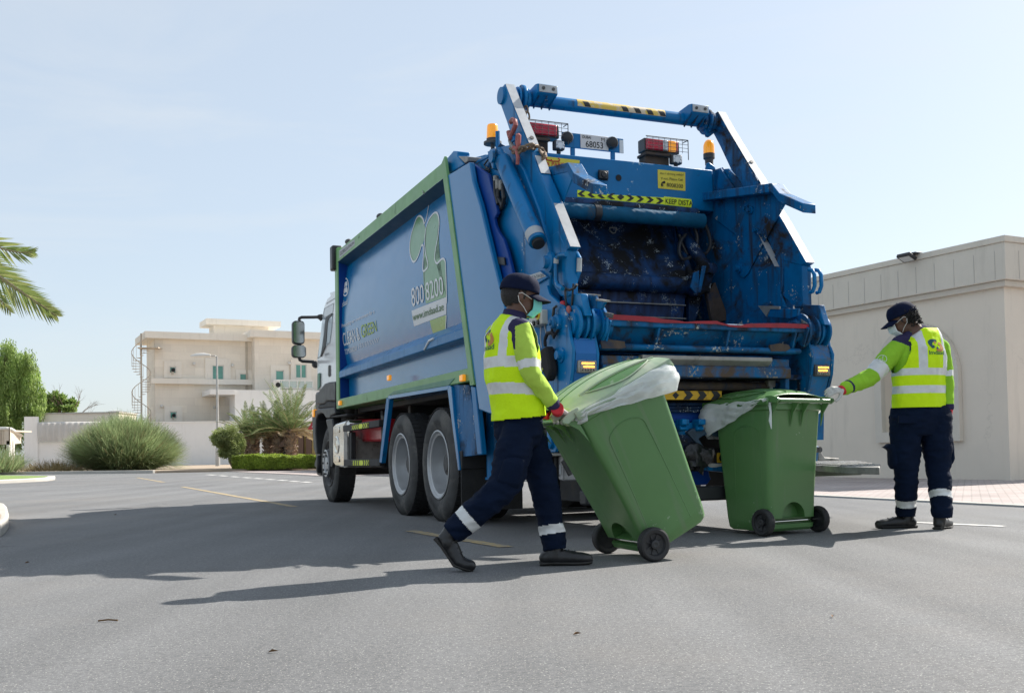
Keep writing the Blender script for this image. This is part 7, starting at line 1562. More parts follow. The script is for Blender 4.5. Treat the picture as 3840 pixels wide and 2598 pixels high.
M_CAP = mat('navy_cap', (.005, .009, .030), .8, spec=.12, var=.2, vscale=12, bump=.2, bscale=150); M_BOOT = mat('black_leather', (.014, .014, .015), .38, var=.3, vscale=14, dirt=.25, dcol=(.05, .045, .04)); M_SOLE = mat('boot_sole', (.03, .028, .026), .8)
M_GLV = mat('white_knit_glove', (.52, .51, .47), .9, var=.15, vscale=40, bump=.5, bscale=260, chips=.0); M_GRED = mat('red_cuff', (.55, .02, .03), .8, var=.1, vscale=30)
M_MASK1 = mat('teal_mask', (.18, .60, .58), .7, var=.05); M_MASK2 = mat('white_mask', (.66, .69, .68), .7, var=.05); M_STRAP = mat('mask_loop', (.65, .64, .6), .7); M_EYE = mat('eye_white', (.6, .57, .53), .2)
def garment(name, mb, mats, parent, org, cls=None, voxel=.009, sm_it=4, wr=.004, wsc=11, cut=None, solid=0, stretch=None):
    mb.v = [tuple(Vector(p)-org) for p in mb.v]; o = mb.build(name, mats, parent, smooth=0, fix=False)
    baked(o, [('REMESH', dict(mode='VOXEL', voxel_size=voxel, use_smooth_shade=True)), ('SMOOTH', dict(factor=.6, iterations=sm_it))])
    me = o.data
    if not me.materials:
        for m in (mats if isinstance(mats, (list, tuple)) else [mats]): me.materials.append(m)
    if wr:
        nv = [v.normal.copy() for v in me.vertices]
        for v, n_ in zip(me.vertices, nv):
            p = v.co+org; q = Vector((p.x*wsc, p.y*wsc, p.z*wsc*.75)) if stretch is None else Vector((p.x*stretch[0], p.y*stretch[1], p.z*stretch[2]))
            f = 1-abs(noise.noise(q))*2.2; g_ = noise.noise(q*2.7+Vector((5, 1, 2))); v.co = v.co+n_*(wr*(f*.8+g_*.5))
    if cut:
        bm = bmesh.new(); bm.from_mesh(me); dl = [f for f in bm.faces if cut(f.calc_center_median()+org, f.normal)]; bmesh.ops.delete(bm, geom=dl, context='FACES'); bm.to_mesh(me); bm.free()
    if cls:
        for p in me.polygons: p.material_index = cls(p.center+org, p.normal)
    me.shade_smooth()
    if solid: s_ = o.modifiers.new('s', 'SOLIDIFY'); s_.thickness = solid; s_.offset = 1
    return o
def loft(mb, cs, rs, u, n=28, mi=0):
    """closed tube with elliptic sections; u = direction of the first radius"""
    u = Vector(u).normalized(); m = len(cs); V = []
    for i in range(m):
        t = (Vector(cs[min(i+1, m-1)])-Vector(cs[max(i-1, 0)])).normalized(); a = (u-t*u.dot(t)).normalized(); b_ = t.cross(a); r = rs[i]; rx, ry = r if hasattr(r, '__len__') else (r, r)
        for k in range(n): th = 2*math.pi*k/n; V.append(Vector(cs[i])+a*(rx*math.cos(th))+b_*(ry*math.sin(th)))
    F_ = [tuple(range(n-1, -1, -1)), tuple(range((m-1)*n, m*n))]
    for i in range(m-1):
        for k in range(n): F_.append((i*n+k, i*n+(k+1) % n, (i+1)*n+(k+1) % n, (i+1)*n+k))
    return mb.add(V, F_, mi)
def limb(mb, P, r, n=20, sub=5):
    Q, S = [], []
    for i in range(len(P)-1):
        for k in range(sub): t = k/sub; Q.append(P[i].lerp(P[i+1], t)); S.append(r[i]*(1-t)+r[i+1]*t)
    Q.append(P[-1]); S.append(r[-1])
    for _ in range(2): Q = [Q[0]]+[(Q[i-1]+Q[i]*2+Q[i+1])/4 for i in range(1, len(Q)-1)]+[Q[-1]]
    mb.tube(Q, S, n=n); mb.sphere(Q[0], S[0]*.99, n); mb.sphere(Q[-1], S[-1]*.99, n); return mb
def seg_t(p, a, b_):
    d = b_-a; t = (p-a).dot(d)/d.dot(d); return t, (p-(a+d*t)).length
def hand(mb, w, d, n_, side, curl, spread=.12, thumb=.6, s=1.0):
    """w wrist, d pointing along the palm, n_ back-of-hand normal, side +1/-1 thumb side"""
    d = d.normalized(); n_ = (n_-d*n_.dot(d)).normalized(); l = d.cross(n_)*side
    k = w+d*.085*s
    loft(mb, [w, w+d*.03*s, w+d*.06*s, k, k+d*.008], [(.026*s, .018*s), (.034*s, .017*s), (.040*s, .016*s), (.040*s, .014*s), (.03*s, .01*s)], l, 16)
    for i, (off, L_, r) in enumerate(((.030, .072, .0098), (.010, .082, .0102), (-.011, .076, .0098), (-.030, .060, .0088))):
        p = k+l*off*s-d*.01; dd = (d+l*off*spread*8).normalized(); P = [p-dd*.02*s, p]; c = curl[i] if hasattr(curl, '__len__') else curl; r_ = [r*1.05*s, r*s]
        ax_ = dd.cross(n_).normalized()
        for j, f in enumerate((.45, .32, .26)): dd = Matrix.Rotation(-c*(1.0, 1.15, .8)[j], 3, ax_)@dd; p = p+dd*L_*f*s; P.append(p); r_.append(r*(1-.09*(j+1))*s)
        mb.tube(P, r_, n=10); mb.sphere(P[-1], r_[-1], 10)
    p = w+d*.028*s+l*.026*s; dd = (d*.75+l*.8-n_*thumb).normalized(); P = [p-dd*.02*s, p+dd*.03*s, p+dd*.055*s+d*.004, p+dd*.066*s+d*.022*s-n_*.012*s]; mb.tube(P, [.015*s, .0135*s, .0115*s, .0095*s], n=10); mb.sphere(P[-1], .0095*s, 10)
    return mb
def headM(c, f, up=Vector((0, 0, 1)), roll=0):
    f = f.normalized(); l = up.cross(f).normalized(); u = f.cross(l); return Matrix(((f.x, l.x, u.x, c.x), (f.y, l.y, u.y, c.y), (f.z, l.z, u.z, c.z), (0, 0, 0, 1)))
def addX(mb, M, sub):
    b = len(mb.v); mb.v += [tuple(M@Vector(p)) for p in sub.v]; mb.f += [tuple(b+i for i in f) for f in sub.f]; mb.m += sub.m
def head_shape():
    h = MB(); h.sphere((-.008, 0, .022), 1, 28, sc=(.097, .076, .100)); h.sphere((.025, 0, -.040), 1, 24, sc=(.066, .056, .070)); h.sphere((.045, 0, -.078), 1, 18, sc=(.040, .034, .030)); h.sphere((.035, 0, .01), 1, 20, sc=(.056, .060, .055))
    h.tube([(.080, 0, .018), (.098, 0, -.008), (.108, 0, -.022), (.09, 0, -.032)], [.008, .010, .014, .010], n=10); h.sphere((.098, .012, -.026), .008, 8); h.sphere((.098, -.012, -.026), .008, 8)
    h.tube([(.076, .03, .036), (.086, 0, .034), (.076, -.03, .036)], .010, n=8); h.tube([(.078, .022, -.054), (.091, 0, -.052), (.078, -.022, -.054)], .0075, n=8); h.tube([(.078, .018, -.066), (.088, 0, -.065), (.078, -.018, -.066)], .0075, n=8)
    for s in (1, -1):
        h.tube([(-.002, s*.077, -.035), (-.012, s*.084, -.018), (-.016, s*.088, .004), (-.008, s*.086, .020), (.006, s*.080, .016), (.008, s*.076, -.006)], [.006, .0065, .007, .0065, .006, .005], n=8); h.sphere((0, s*.078, -.008), 1, 10, sc=(.012, .006, .022))
    return h
def cap_parts(M, parent, org, scale=1.0):
    c = MB(); n = 32; m = 12; V = []
    for i in range(m+1):
        th = (math.pi/2+.10)*i/m
        for k in range(n):
            a = 2*math.pi*k/n; r = math.sin(th)**.78; x = -.008+.111*r*math.cos(a); y = .089*r*math.sin(a); z = .040+.092*math.cos(th)+(.008 if math.cos(a) > .3 and i > 4 and i < 11 else 0); V.append((x, y, z))
    for i in range(m):
        for k in range(n): c.f.append((i*n+k, (i+1)*n+k, (i+1)*n+(k+1) % n, i*n+(k+1) % n)); c.m.append(0)
    c.v = V; t = MB(); addX(t, M, c); t.v = [tuple(Vector(p)-org) for p in t.v]
    o = t.build('cap', M_CAP, parent, smooth=70); s_ = o.modifiers.new('s', 'SOLIDIFY'); s_.thickness = .004; s_.offset = 1
    b = MB(); nr, na = 8, 20
    for i in range(nr+1):
        for j in range(na+1):
            a = (j/na-.5)*2*1.12; u = i/nr; rx = .100; x = rx*math.cos(a)-.004+u*.085*math.cos(a*.72); y = .082*math.sin(a)*(1+u*.08); z = .034-u*.030-.026*(abs(a)/1.12)**2*(1-.2*u); b.v.append((x, y, z))
    for i in range(nr):
        for j in range(na): a = i*(na+1)+j; b.f.append((a, a+1, a+na+2, a+na+1)); b.m.append(0)
    t = MB(); addX(t, M, b); t.v = [tuple(Vector(p)-org) for p in t.v]; br = t.build('cap_brim', M_CAP, o, smooth=60); s_ = br.modifiers.new('s', 'SOLIDIFY'); s_.thickness = .005
    bt = MB().sphere((-.008, 0, .134), .008, 8); t = MB(); addX(t, M, bt); t.v = [tuple(Vector(p)-org) for p in t.v]; t.build('cap_button', M_CAP, o)
def hair_part(M, parent, org, curly):
    rnd = random.Random(3); h = MB(); h.sphere((-.012, 0, .018), 1, 36, sc=(.101, .083, .103)); V = []
    keep = lambda p: not (p[0] > .028 or p[2] < (-.062 if p[0] < -.05 else -.012 if p[0] > -.015 else -.05) or (p[2] > .06))
    t = MB(); idx = {}
    hh_ = MB(); hh_.v = h.v[:]; hh_.f = [f for f in h.f if keep([sum(h.v[i][k] for i in f)/4 for k in range(3)])]; hh_.m = [0]*len(hh_.f)
    hh_.v = [tuple(Vector(p)*(1+.03*noise.noise(Vector(p)*60))) for p in hh_.v]
    if curly:
        for _ in range(420):
            a = rnd.uniform(.55*math.pi, 1.45*math.pi); z = rnd.uniform(-.075, .055); c = Vector((-.012+.098*math.cos(a), .082*math.sin(a), z)); c *= rnd.uniform(1.0, 1.10); r = rnd.uniform(.004, .009); ax_ = rv().normalized(); u_ = ax_.orthogonal().normalized(); w_ = ax_.cross(u_)
            hh_.tube([c+u_*r*math.cos(q)+w_*r*math.sin(q)+ax_*q*.0018 for q in [k*.9 for k in range(7)]], .0022, n=4, caps=False)
    addX(t, M, hh_); t.v = [tuple(Vector(p)-org) for p in t.v]; t.build('hair', M_HAIR, parent, smooth=60, fix=False)
def mask_part(M, parent, org, mm):
    b = MB(); nu, nv = 18, 14
    for i in range(nu+1):
        for j in range(nv+1):
            a = (i/nu-.5)*2*1.05; v_ = j/nv; z = -.002-.098*v_; bul = math.sin(math.pi*(.25+.6*v_)); x = .030+(.062+.026*bul)*math.cos(a*.98)+.014*(1-abs(a)/1.05)**2*(1 if v_ < .6 else .6)-.028*max(0, v_-.62)*2; y = (.064-.012*v_)*math.sin(a)*1.04; b.v.append((x, y, z+.002*math.sin(v_*18)))
    for i in range(nu):
        for j in range(nv): a = i*(nv+1)+j; b.f.append((a, a+1, a+nv+2, a+nv+1)); b.m.append(0)
    t = MB(); addX(t, M, b); t.v = [tuple(Vector(p)-org) for p in t.v]; o = t.build('face_mask', mm, parent, smooth=60); s_ = o.modifiers.new('s', 'SOLIDIFY'); s_.thickness = .002
    b = MB()
    for s in (1, -1): b.tube([(.060, s*.060, -.008), (.03, s*.074, .004), (-.002, s*.088, .014), (-.02, s*.092, .006)], .0022, n=5); b.tube([(.045, s*.055, -.088), (.02, s*.070, -.06), (-.012, s*.086, -.035), (-.022, s*.092, -.005)], .0022, n=5)
    t = MB(); addX(t, M, b); t.v = [tuple(Vector(p)-org) for p in t.v]; t.build('ear_loop', M_STRAP, o)
def eyes_part(M, body, org):
    b = MB()
    for s in (1, -1): b.sphere((.074, s*.030, .014), .0115, 12); 
    t = MB(); addX(t, M, b); t.v = [tuple(Vector(p)-org) for p in t.v]; e = t.build('eyes', M_EYE, body); b = MB()
    for s in (1, -1): b.sphere((.0825, s*.030, .013), .0045, 8)
    t = MB(); addX(t, M, b); t.v = [tuple(Vector(p)-org) for p in t.v]; t.build('pupils', M_HAIR, e)
def boot(parent, org, shaft, heel, ball, toe, up, laces=True, h=.034):
    """shaft: [top, ankle]; heel / ball / toe: sole-line points; up: direction away from the sole"""
    up = up.normalized(); mb = MB(); f = (toe-heel).normalized(); lat = f.cross(up).normalized()
    limb(mb, [shaft[0], shaft[1]], [.046, .048], sub=3)
    P = [heel+up*.045+f*.02, heel.lerp(ball, .35)+up*.05, heel.lerp(ball, .7)+up*.045, ball+up*.040, ball.lerp(toe, .5)+up*.036, toe+up*.032-f*.02, toe+up*.028-f*.005]
    loft(mb, P, [(.034, .042), (.038, .050), (.041, .044), (.046, .038), (.045, .035), (.036, .030), (.018, .018)], lat, 20); mb.sphere(P[0], .038, 14); mb.sphere(P[-2], .033, 14)
    limb(mb, [shaft[1], heel.lerp(ball, .3)+up*.05], [.046, .046], sub=3)
    o = garment('boot', mb, M_BOOT, parent, org, voxel=.006, sm_it=3, wr=.0012, wsc=30)
    s_ = MB(); P = [heel+up*.012-f*.015, heel.lerp(ball, .3)+up*.016, heel.lerp(ball, .6)+up*.014, ball+up*.012, ball.lerp(toe, .6)+up*.013, toe+up*.016+f*.004]
    loft(s_, P, [(.034, .013), (.038, .012), (.038, .012), (.049, .012), (.046, .012), (.022, .010)], lat, 18); s_.v = [tuple(Vector(p)-org) for p in s_.v]; s_.build('sole', M_SOLE, o)
    if laces:
        b = MB(); a0, a1 = heel.lerp(ball, .45)+up*.095, ball+up*.078
        for k in range(4):
            c = a0.lerp(a1, k/3); b.tube([c-lat*.026-up*.006, c+up*.004, c+lat*.026-up*.006], .0028, n=5)
        b.tube([a0, a0+lat*.025+up*.02, a0+lat*.05+up*.0-f*.01, a0+lat*.06-up*.03], .0022, n=5); b.tube([a0, a0-lat*.025+up*.018, a0-lat*.05-up*.02], .0022, n=5)
        b.v = [tuple(Vector(p)-org) for p in b.v]; b.build('laces', M_SOLE, o)
    return o
def stripebars(s, c, d, r_, base, mats_): pass
# ---------------------------------------------------------------- walking worker
d1 = Vector((.88, .475, 0)).normalized(); r1 = Vector((d1.y, -d1.x, 0)); Y0 = 5.80
org1 = Vector((.02, 5.76, 0)); p1 = empty('person', org1, 0, 'walking worker in navy cap and teal mask pushing the tilted green bin', 'person', 'refuse collectors')
sx = lambda x, y, dep=Y0: W((x*S_, y*S_), dep)
lev = [(1612, 1944, .118, .160), (1575, 1945, .122, .168), (1534, 1942, .118, .165), (1458, 1932, .122, .168), (1412, 1925, .128, .178), (1328, 1917, .120, .190), (1262, 1916, .105, .190), (1225, 1922, .080, .150), (1195, 1930, .060, .085), (1178, 1934, .050, .060)]
def torso(grow=0, lo=0, hi=None): 
    mb = MB(); L_ = lev[lo:hi]; loft(mb, [sx(x, y) for y, x, a, b_ in L_], [(a+grow, b_+grow) for y, x, a, b_ in L_], d1, 36); return mb
shR = W(zQ(275, 525), 5.635); elR = W(zQ(352, 955), 5.60); wrR = W(zQ(600, 1290), 5.70)
shL = shR-r1*.30+Vector((0, 0, .0)); elL = W(zQ(380, 1120), 6.05); wrL = W(zQ(490, 1360), 6.10)
hc = W(zQ(262, 222), Y0-.01); HM1 = headM(hc, Vector((.93, .12, -.16)))
# body
bd = head_shape(); mb = MB(); addX(mb, HM1, bd)
nk = sx(1930, 1195); limb(mb, [hc+Vector((-.012, 0, -.03)), nk, sx(1926, 1250)], [.058, .060, .075]); 
limb(mb, [sx(1926, 1250), sx(1930, 1420), sx(1942, 1570)], [.085, .09, .09])
limb(mb, [shR, elR, wrR], [.034, .032, .026]); limb(mb, [shL, elL, wrL], [.034, .032, .026]); limb(mb, [shR, shL], [.034, .034])
hipR, knR, anR = W(zR(890, 150), 5.72), W(zR(775, 650), 5.64), W(zR(225, 1120), 5.64); hipL, knL, anL = W(zR(985, 150), 5.90), W(zR(1160, 640), 5.90), W(zR(1265, 1280), 5.86)
limb(mb, [hipR, knR, anR], [.075, .05, .035]); limb(mb, [hipL, knL, anL], [.075, .05, .035]); limb(mb, [hipR, hipL], [.08, .08])
body = garment('body', mb, M_SKIN, p1, org1, voxel=.006, sm_it=2, wr=0); eyes_part(HM1, body, org1)
hair_part(HM1, p1, org1, False); cap_parts(HM1, p1, org1); mask_part(HM1, p1, org1, M_MASK1)
# shirt
mb = torso(-.004, 2); limb(mb, [shR+Vector((-.01, .03, .0)), shR.lerp(elR, .5), elR, elR.lerp(wrR, .5), wrR], [.062, .060, .053, .047, .036]); limb(mb, [shL, elL, wrL], [.06, .05, .036])
limb(mb, [shR+Vector((0, .02, 0)), nk+Vector((0, 0, -.03))], [.055, .05])
yk = W(zQ(255, 500), 5.60); ua = elR-shR; fa = wrR-elR
def c1(p, n_):
    t, dd = seg_t(p, shR, elR); t2, d2_ = seg_t(p, elR, wrR); tl, dl_ = seg_t(p, elL, wrL)
    if dd < .09 and p.y < 5.72 and .74 < t < .93: return 2
    if (d2_ < .07 and t2 > .88) or (dl_ < .07 and tl > .88): return 1
    q = p-shR
    if q.z > -.035 and q.length < .13 and q.z > .02-abs(0)+.35*(q.x+.0): return 1
    if q.length < .17 and q.x < -.035 and q.z > -.12 and p.y < 5.78: return 1
    if p.z > sx(0, 1232).z: return 1
    return 0
garment('shirt', mb, [M_LIM1, M_NAVS, M_SILV], p1, org1, c1, voxel=.0055, sm_it=8, wr=.006, wsc=14)
co_ = MB(); loft(co_, [sx(1926, 1215), sx(1928, 1190), sx(1933, 1168)], [(.082, .095), (.070, .078), (.066, .07)], d1, 24); co_.v = [tuple(Vector(p)-org1) for p in co_.v]; co_.f = co_.f[2:]; co_.m = co_.m[2:]; cl = co_.build('collar', M_NAVS, p1, smooth=60); s_ = cl.modifiers.new('s', 'SOLIDIFY'); s_.thickness = .006
# vest
zA_, zB_ = sx(0, 1385).z, sx(0, 1424).z; zC_, zD_ = sx(0, 1480).z, sx(0, 1520).z; ah = W(zQ(262, 660), 5.6)
def vest_cls(sp_, d, r, z1, z0, z3_, z2_, zsh, slant):
    def f(p, n_):
        q = p-sp_; s = q.dot(r); fr = q.dot(d); z = p.z+slant*fr
        if z0 < z < z1 or z2_ < z < z3_: return 1
        w = .030
        cs_ = .105
        if z > z1-.001 and abs(abs(s)-cs_) < w: return 1
        return 0
    return f
mb = torso(.016, 0, 9)
vc = vest_cls(sx(1925, 1400), d1, r1, zA_, zB_, zC_, zD_, 0, .10)
def vcut(p, n_):
    q = p-ah
    zlim = sx(0, 1183).z
    if p.z > sx(0, 1196).z or p.z < sx(0, 1602).z+.10*((p-sx(1925, 1400)).dot(d1)): return True
    for side in (1, -1):
        s = (p-sx(1925, 1400)).dot(r1)*side; fr = (p-sx(1925, 1400)).dot(d1)
        cz_ = sx(0, 1290).z
        if s > .118 and ((fr-.02)/.085)**2+((p.z-cz_)/.125)**2 < 1: return True
    return False
vest = garment('safety_vest', mb, [M_VEST, M_SILV], p1, org1, vc, voxel=.0055, sm_it=8, wr=.007, wsc=9, cut=vcut, solid=.003)
# back print on the vest
def vprint(spn, d, r, zc_, body_o, org, w_=.15):
    """puzzle emblem and name across the back of a vest, laid on the mesh along +d"""
    me = body_o.data; from mathutils.bvhtree import BVHTree
    bv = BVHTree.FromPolygons([v.co+org for v in me.vertices], [tuple(p.vertices) for p in me.polygons])
    def on(a, b_):
        p = spn+r*a; p = Vector((p.x, p.y, zc_+b_)); h = bv.ray_cast(p-d*.6, d)
        return (h[0] if h[0] else p-d*.15)-d*.0055-org
    def patch(pts, m, nm):
        bm = bmesh.new(); bm.faces.new([bm.verts.new((x, y, 0)) for x, y in pts]); bmesh.ops.triangulate(bm, faces=bm.faces[:])
        for k in range(-12, 13):
            bmesh.ops.bisect_plane(bm, geom=bm.verts[:]+bm.edges[:]+bm.faces[:], plane_co=(k*.012, 0, 0), plane_no=(1, 0, 0)); bmesh.ops.bisect_plane(bm, geom=bm.verts[:]+bm.edges[:]+bm.faces[:], plane_co=(0, k*.012, 0), plane_no=(0, 1, 0))
        for v in bm.verts: v.co = on(v.co.x, v.co.y)
        me_ = bpy.data.meshes.new(nm); bm.to_mesh(me_); bm.free(); me_.materials.append(m); link(nm, me_, body_o)
    el = lambda cx, cy, a, b_, t0, t1, n=18: [(cx+a*math.cos(t0+(t1-t0)*k/n), cy+b_*math.sin(t0+(t1-t0)*k/n)) for k in range(n+1)]
    rot = lambda P, an: [(x*math.cos(an)-y*math.sin(an), x*math.sin(an)+y*math.cos(an)) for x, y in P]
    W2 = w_/2
    TE = mat('print_teal', (.01, .075, .10), .6); OR = mat('print_orange', (.50, .22, .05), .6)
    L1 = rot(el(0, 0, W2*.98, W2*.56, 1.75, 4.35), -.42)+rot(el(.006, 0, W2*.62, W2*.36, 4.35, 1.75), -.42)
    L2 = rot(el(0, 0, W2*.98, W2*.56, -1.35, 1.25), -.42)+rot(el(-.006, 0, W2*.62, W2*.36, 1.25, -1.35), -.42)
    patch(L1, TE, 'emblem'); patch(L2, OR, 'emblem')
    for cx, cy, m in ((-.012, .022, OR), (.030, .014, OR), (.006, -.022, TE), (-.030, -.010, TE)): patch(el(cx, cy, .011, .011, 0, 6.2, 10), m, 'emblem')
    V, Fs = textmesh('Imdaad', .012); mb = MB(); mb.v = [tuple(on(-W2*.98+a*W2*1.96, -W2*.95+b_*W2*.42-.0)) for a, b_ in V]; mb.f = Fs; mb.m = [0]*len(Fs); mb.build('lettering', mat('print_green', (.02, .14, .05), .6), body_o, smooth=0, fix=False)
vprint(sx(1925, 1400)-r1*.035, d1, r1, sx(0, 1300).z, vest, org1)
# trousers
mb = MB(); loft(mb, [sx(1945, 1545), sx(1944, 1590), sx(1944, 1625), sx(1943, 1665)], [(.108, .155), (.118, .165), (.120, .168), (.10, .14)], d1, 30)
limb(mb, [hipR, hipR.lerp(knR, .5)+Vector((-.01, 0, 0)), knR, knR.lerp(anR, .45), anR+Vector((.01, 0, .0))], [.096, .094, .082, .074, .062]); limb(mb, [hipL, hipL.lerp(knL, .5), knL, knL.lerp(anL, .5), anL], [.096, .090, .078, .068, .062])
bR0, bR1 = seg_t(W(zR(330, 950), 5.64).lerp(W(zR(450, 1110), 5.64), .5), knR, anR)[0], None
tbR = seg_t(W(zR(392, 1030), 5.64), knR, anR)[0]; tbL = seg_t(W(zR(1265, 1108), 5.88), knL, anL)[0]; LR, LL = (anR-knR).length, (anL-knL).length
def ct(p, n_):
    t, dd = seg_t(p, knR, anR); t2, d2_ = seg_t(p, knL, anL)
    if dd < .11 and abs(t-tbR)*LR < .027: return 1
    if d2_ < .11 and abs(t2-tbL)*LL < .026 and dd > .12: return 1
    return 0
tro = garment('trousers', mb, [M_NAVY, M_SILV], p1, org1, ct, voxel=.006, sm_it=7, wr=.011, stretch=(8, 8, 14), cut=lambda p, n_: seg_t(p, knR, anR)[0] > 1.06 and seg_t(p, knR, anR)[1] < .14 or (seg_t(p, knL, anL)[0] > 1.06 and seg_t(p, knL, anL)[1] < .14), solid=.003)
# cargo pocket on the near thigh
pk_ = MB(); c = W(zR(830, 520), 5.545); e1_ = (knR-hipR).normalized(); 
loft(pk_, [W(zR(850, 390), 5.60), W(zR(845, 430), 5.575), W(zR(800, 620), 5.57), W(zR(790, 680), 5.60)], [(.055, .02), (.062, .022), (.066, .028), (.06, .02)], (1, 0, 0), 16)
garment('cargo_pocket', pk_, M_NAVY, tro, org1, voxel=.008, wr=.003)
# gloves
hb_c = bin1.matrix_world@Vector((-.165, -.20, .985)); hb_f = bin1.matrix_world@Vector((-.165, .17, .985)); by_ = (bin1.matrix_world.to_3x3()@Vector((0, 1, 0))).normalized()
def glove(name, wr_, target, parent, org, nrm, side, curl, up_, s=1.0, thumb=.6, cuff=None):
    mb = MB(); hand(mb, wr_, target-wr_, nrm, side, curl, thumb=thumb, s=s*1.06); g = garment(name, mb, M_GLV, parent, org, voxel=.0042, sm_it=2, wr=.0008, wsc=40)
    d = (target-wr_).normalized(); cf = MB(); cf.tube([wr_-d*.04, wr_-d*.015, wr_+d*.015, wr_+d*.03], [.036, .037, .034, .030], n=18); cf.v = [tuple(Vector(p)-org) for p in cf.v]; cf.build('cuff', M_GRED, g)
gripR = hb_c+Vector((-.005, 0, .03))
wrR2 = wrR.lerp(gripR, .18)
glove('glove', wrR+(wrR-elR).normalized()*.03, gripR+(gripR-wrR).normalized()*.02, p1, org1, Vector((-.2, -.5, .9)), 1, (1.05, 1.1, 1.1, 1.05), None)
glove('glove', wrL+(wrL-elL).normalized()*.03, hb_f+Vector((0, 0, .03)), p1, org1, Vector((-.2, -.2, 1)), -1, (1.0, 1.1, 1.1, 1.1), None)
# boots
boot(p1, org1, [W(zR(215, 1110), 5.64), W(zR(165, 1200), 5.64)], W(zR(35, 1235), 5.64), W(zR(215, 1490), 5.63), W(zR(375, 1550), 5.63), Vector((.80, -.05, .60)))
fl0 = W(zR(1140, 1490), 5.845); fb, ftt = W(zR(1480, 1483), 5.85), W(zR(1645, 1478), 5.86); 
for q in (fl0, fb, ftt): q.z = .0
boot(p1, org1, [W(zR(1265, 1270), 5.86), W(zR(1240, 1370), 5.85)], fl0, fb, ftt, Vector((0, 0, 1)))
# ---------------------------------------------------------------- reaching worker
d2 = Vector((-.20, .98, 0)).normalized(); r2 = Vector((d2.y, -d2.x, 0)); zN = mk(3240, 1130, .31807); zO = mk(3240, 1480, .34995); Y2 = 8.10
gl_, gr2 = G(zO(350, 1425)), G(zO(880, 1438)); Y2 = (gl_.y+gr2.y)/2+.02
org2 = Vector((W(zN(650, 1200), Y2).x, Y2, 0)); p2 = empty('person', org2, 0, 'standing worker seen from behind, reaching for the upright bin with a white glove', 'person', 'refuse collectors')
n2_ = lambda x, y, dep=0: W(zN(x, y), Y2+dep)
lev2 = [(1290, 655, .120, .196), (1200, 652, .124, .192), (1000, 648, .122, .188), (850, 645, .128, .192), (700, 655, .130, .198), (560, 672, .122, .196), (470, 672, .102, .178), (405, 655, .082, .128), (360, 625, .064, .085), (325, 600, .052, .058)]
def torso2(grow=0, lo=0, hi=None):
    mb = MB(); L_ = lev2[lo:hi]; loft(mb, [n2_(x, y) for y, x, a, b_ in L_], [(a+grow, b_+grow) for y, x, a, b_ in L_], d2, 40); return mb
shL2 = n2_(430, 510, -.01); elL2 = W(zP(425, 615), Y2-.10); wrL2 = W(zP(232, 700), Y2-.27)
shR2 = n2_(905, 545, .03); elR2 = n2_(968, 880, .0); wrR2_ = n2_(985, 1250, -.02)
hc2 = n2_(462, 215, .02); HM2 = headM(hc2, Vector((-.86, .30, -.36)), Vector((.05, -.05, 1)))
mb = MB(); addX(mb, HM2, head_shape()); nk2 = n2_(600, 330); limb(mb, [hc2+Vector((.03, 0, -.03)), nk2, n2_(625, 420)], [.058, .062, .08]); limb(mb, [n2_(650, 450), n2_(648, 800), n2_(652, 1250)], [.10, .11, .12])
limb(mb, [shL2, elL2, wrL2], [.045, .036, .028]); limb(mb, [shR2, elR2, wrR2_], [.045, .036, .028]); limb(mb, [shL2, shR2], [.05, .05])
o2 = lambda x, y, dep=0: W(zO(x, y), Y2+dep)
hipA, knA, anA = o2(450, 230), o2(452, 800, .0), o2(448, 1270, gl_.y-Y2); hipB, knB, anB = o2(755, 230), o2(800, 800), o2(838, 1260, gr2.y-Y2)
for h_, k_, a_ in ((hipA, knA, anA), (hipB, knB, anB)): limb(mb, [h_, k_, a_], [.08, .055, .038])
limb(mb, [hipA, hipB], [.09, .09]); body2 = garment('body', mb, M_SKIN, p2, org2, voxel=.0065, sm_it=2, wr=0); eyes_part(HM2, body2, org2)
hair_part(HM2, p2, org2, True); cap_parts(HM2, p2, org2); mask_part(HM2, p2, org2, M_MASK2)
mb = torso2(0); limb(mb, [shL2+Vector((.03, 0, 0)), shL2, shL2.lerp(elL2, .5), elL2, elL2.lerp(wrL2, .5), wrL2], [.075, .078, .074, .064, .060, .046]); limb(mb, [shR2, elR2, wrR2_], [.064, .055, .042]); limb(mb, [shL2, n2_(600, 400)], [.06, .06])
tE = seg_t(W(zN(150, 800), Y2-.06), shL2, elL2)[0]; tS = .78
def c2(p, n_):
    t, dd = seg_t(p, shL2, elL2); t2, d2_ = seg_t(p, elL2, wrL2); t3, d3_ = seg_t(p, shR2, elR2); t4, d4 = seg_t(p, elR2, wrR2_)
    if dd < .11 and abs(t-.80) < .14 and t2 < .12: return 2
    if d2_ < .10 and .84 < t2 < .91: return 1
    if d4 < .08 and t4 > .90: return 1
    if d3_ < .09 and .84 < t3 < 1.03: return 2
    q = p-shL2
    if q.length < .125 and (q.z > -.005+.5*(-q.x) or q.x > .03): return 1
    if p.z > n2_(0, 345).z: return 1
    return 0
sh2 = garment('shirt', mb, [M_LIME, M_NAVS, M_SILV], p2, org2, c2, voxel=.006, sm_it=8, wr=.007, wsc=12)
zs_ = [n2_(0, y).z for y in (810, 888, 1010, 1095, 330, 1262, 470)]
mb = torso2(.018, 0, 9); vc2 = vest_cls(n2_(728, 850), d2, r2, zs_[0], zs_[1], zs_[2], zs_[3], 0, 0)
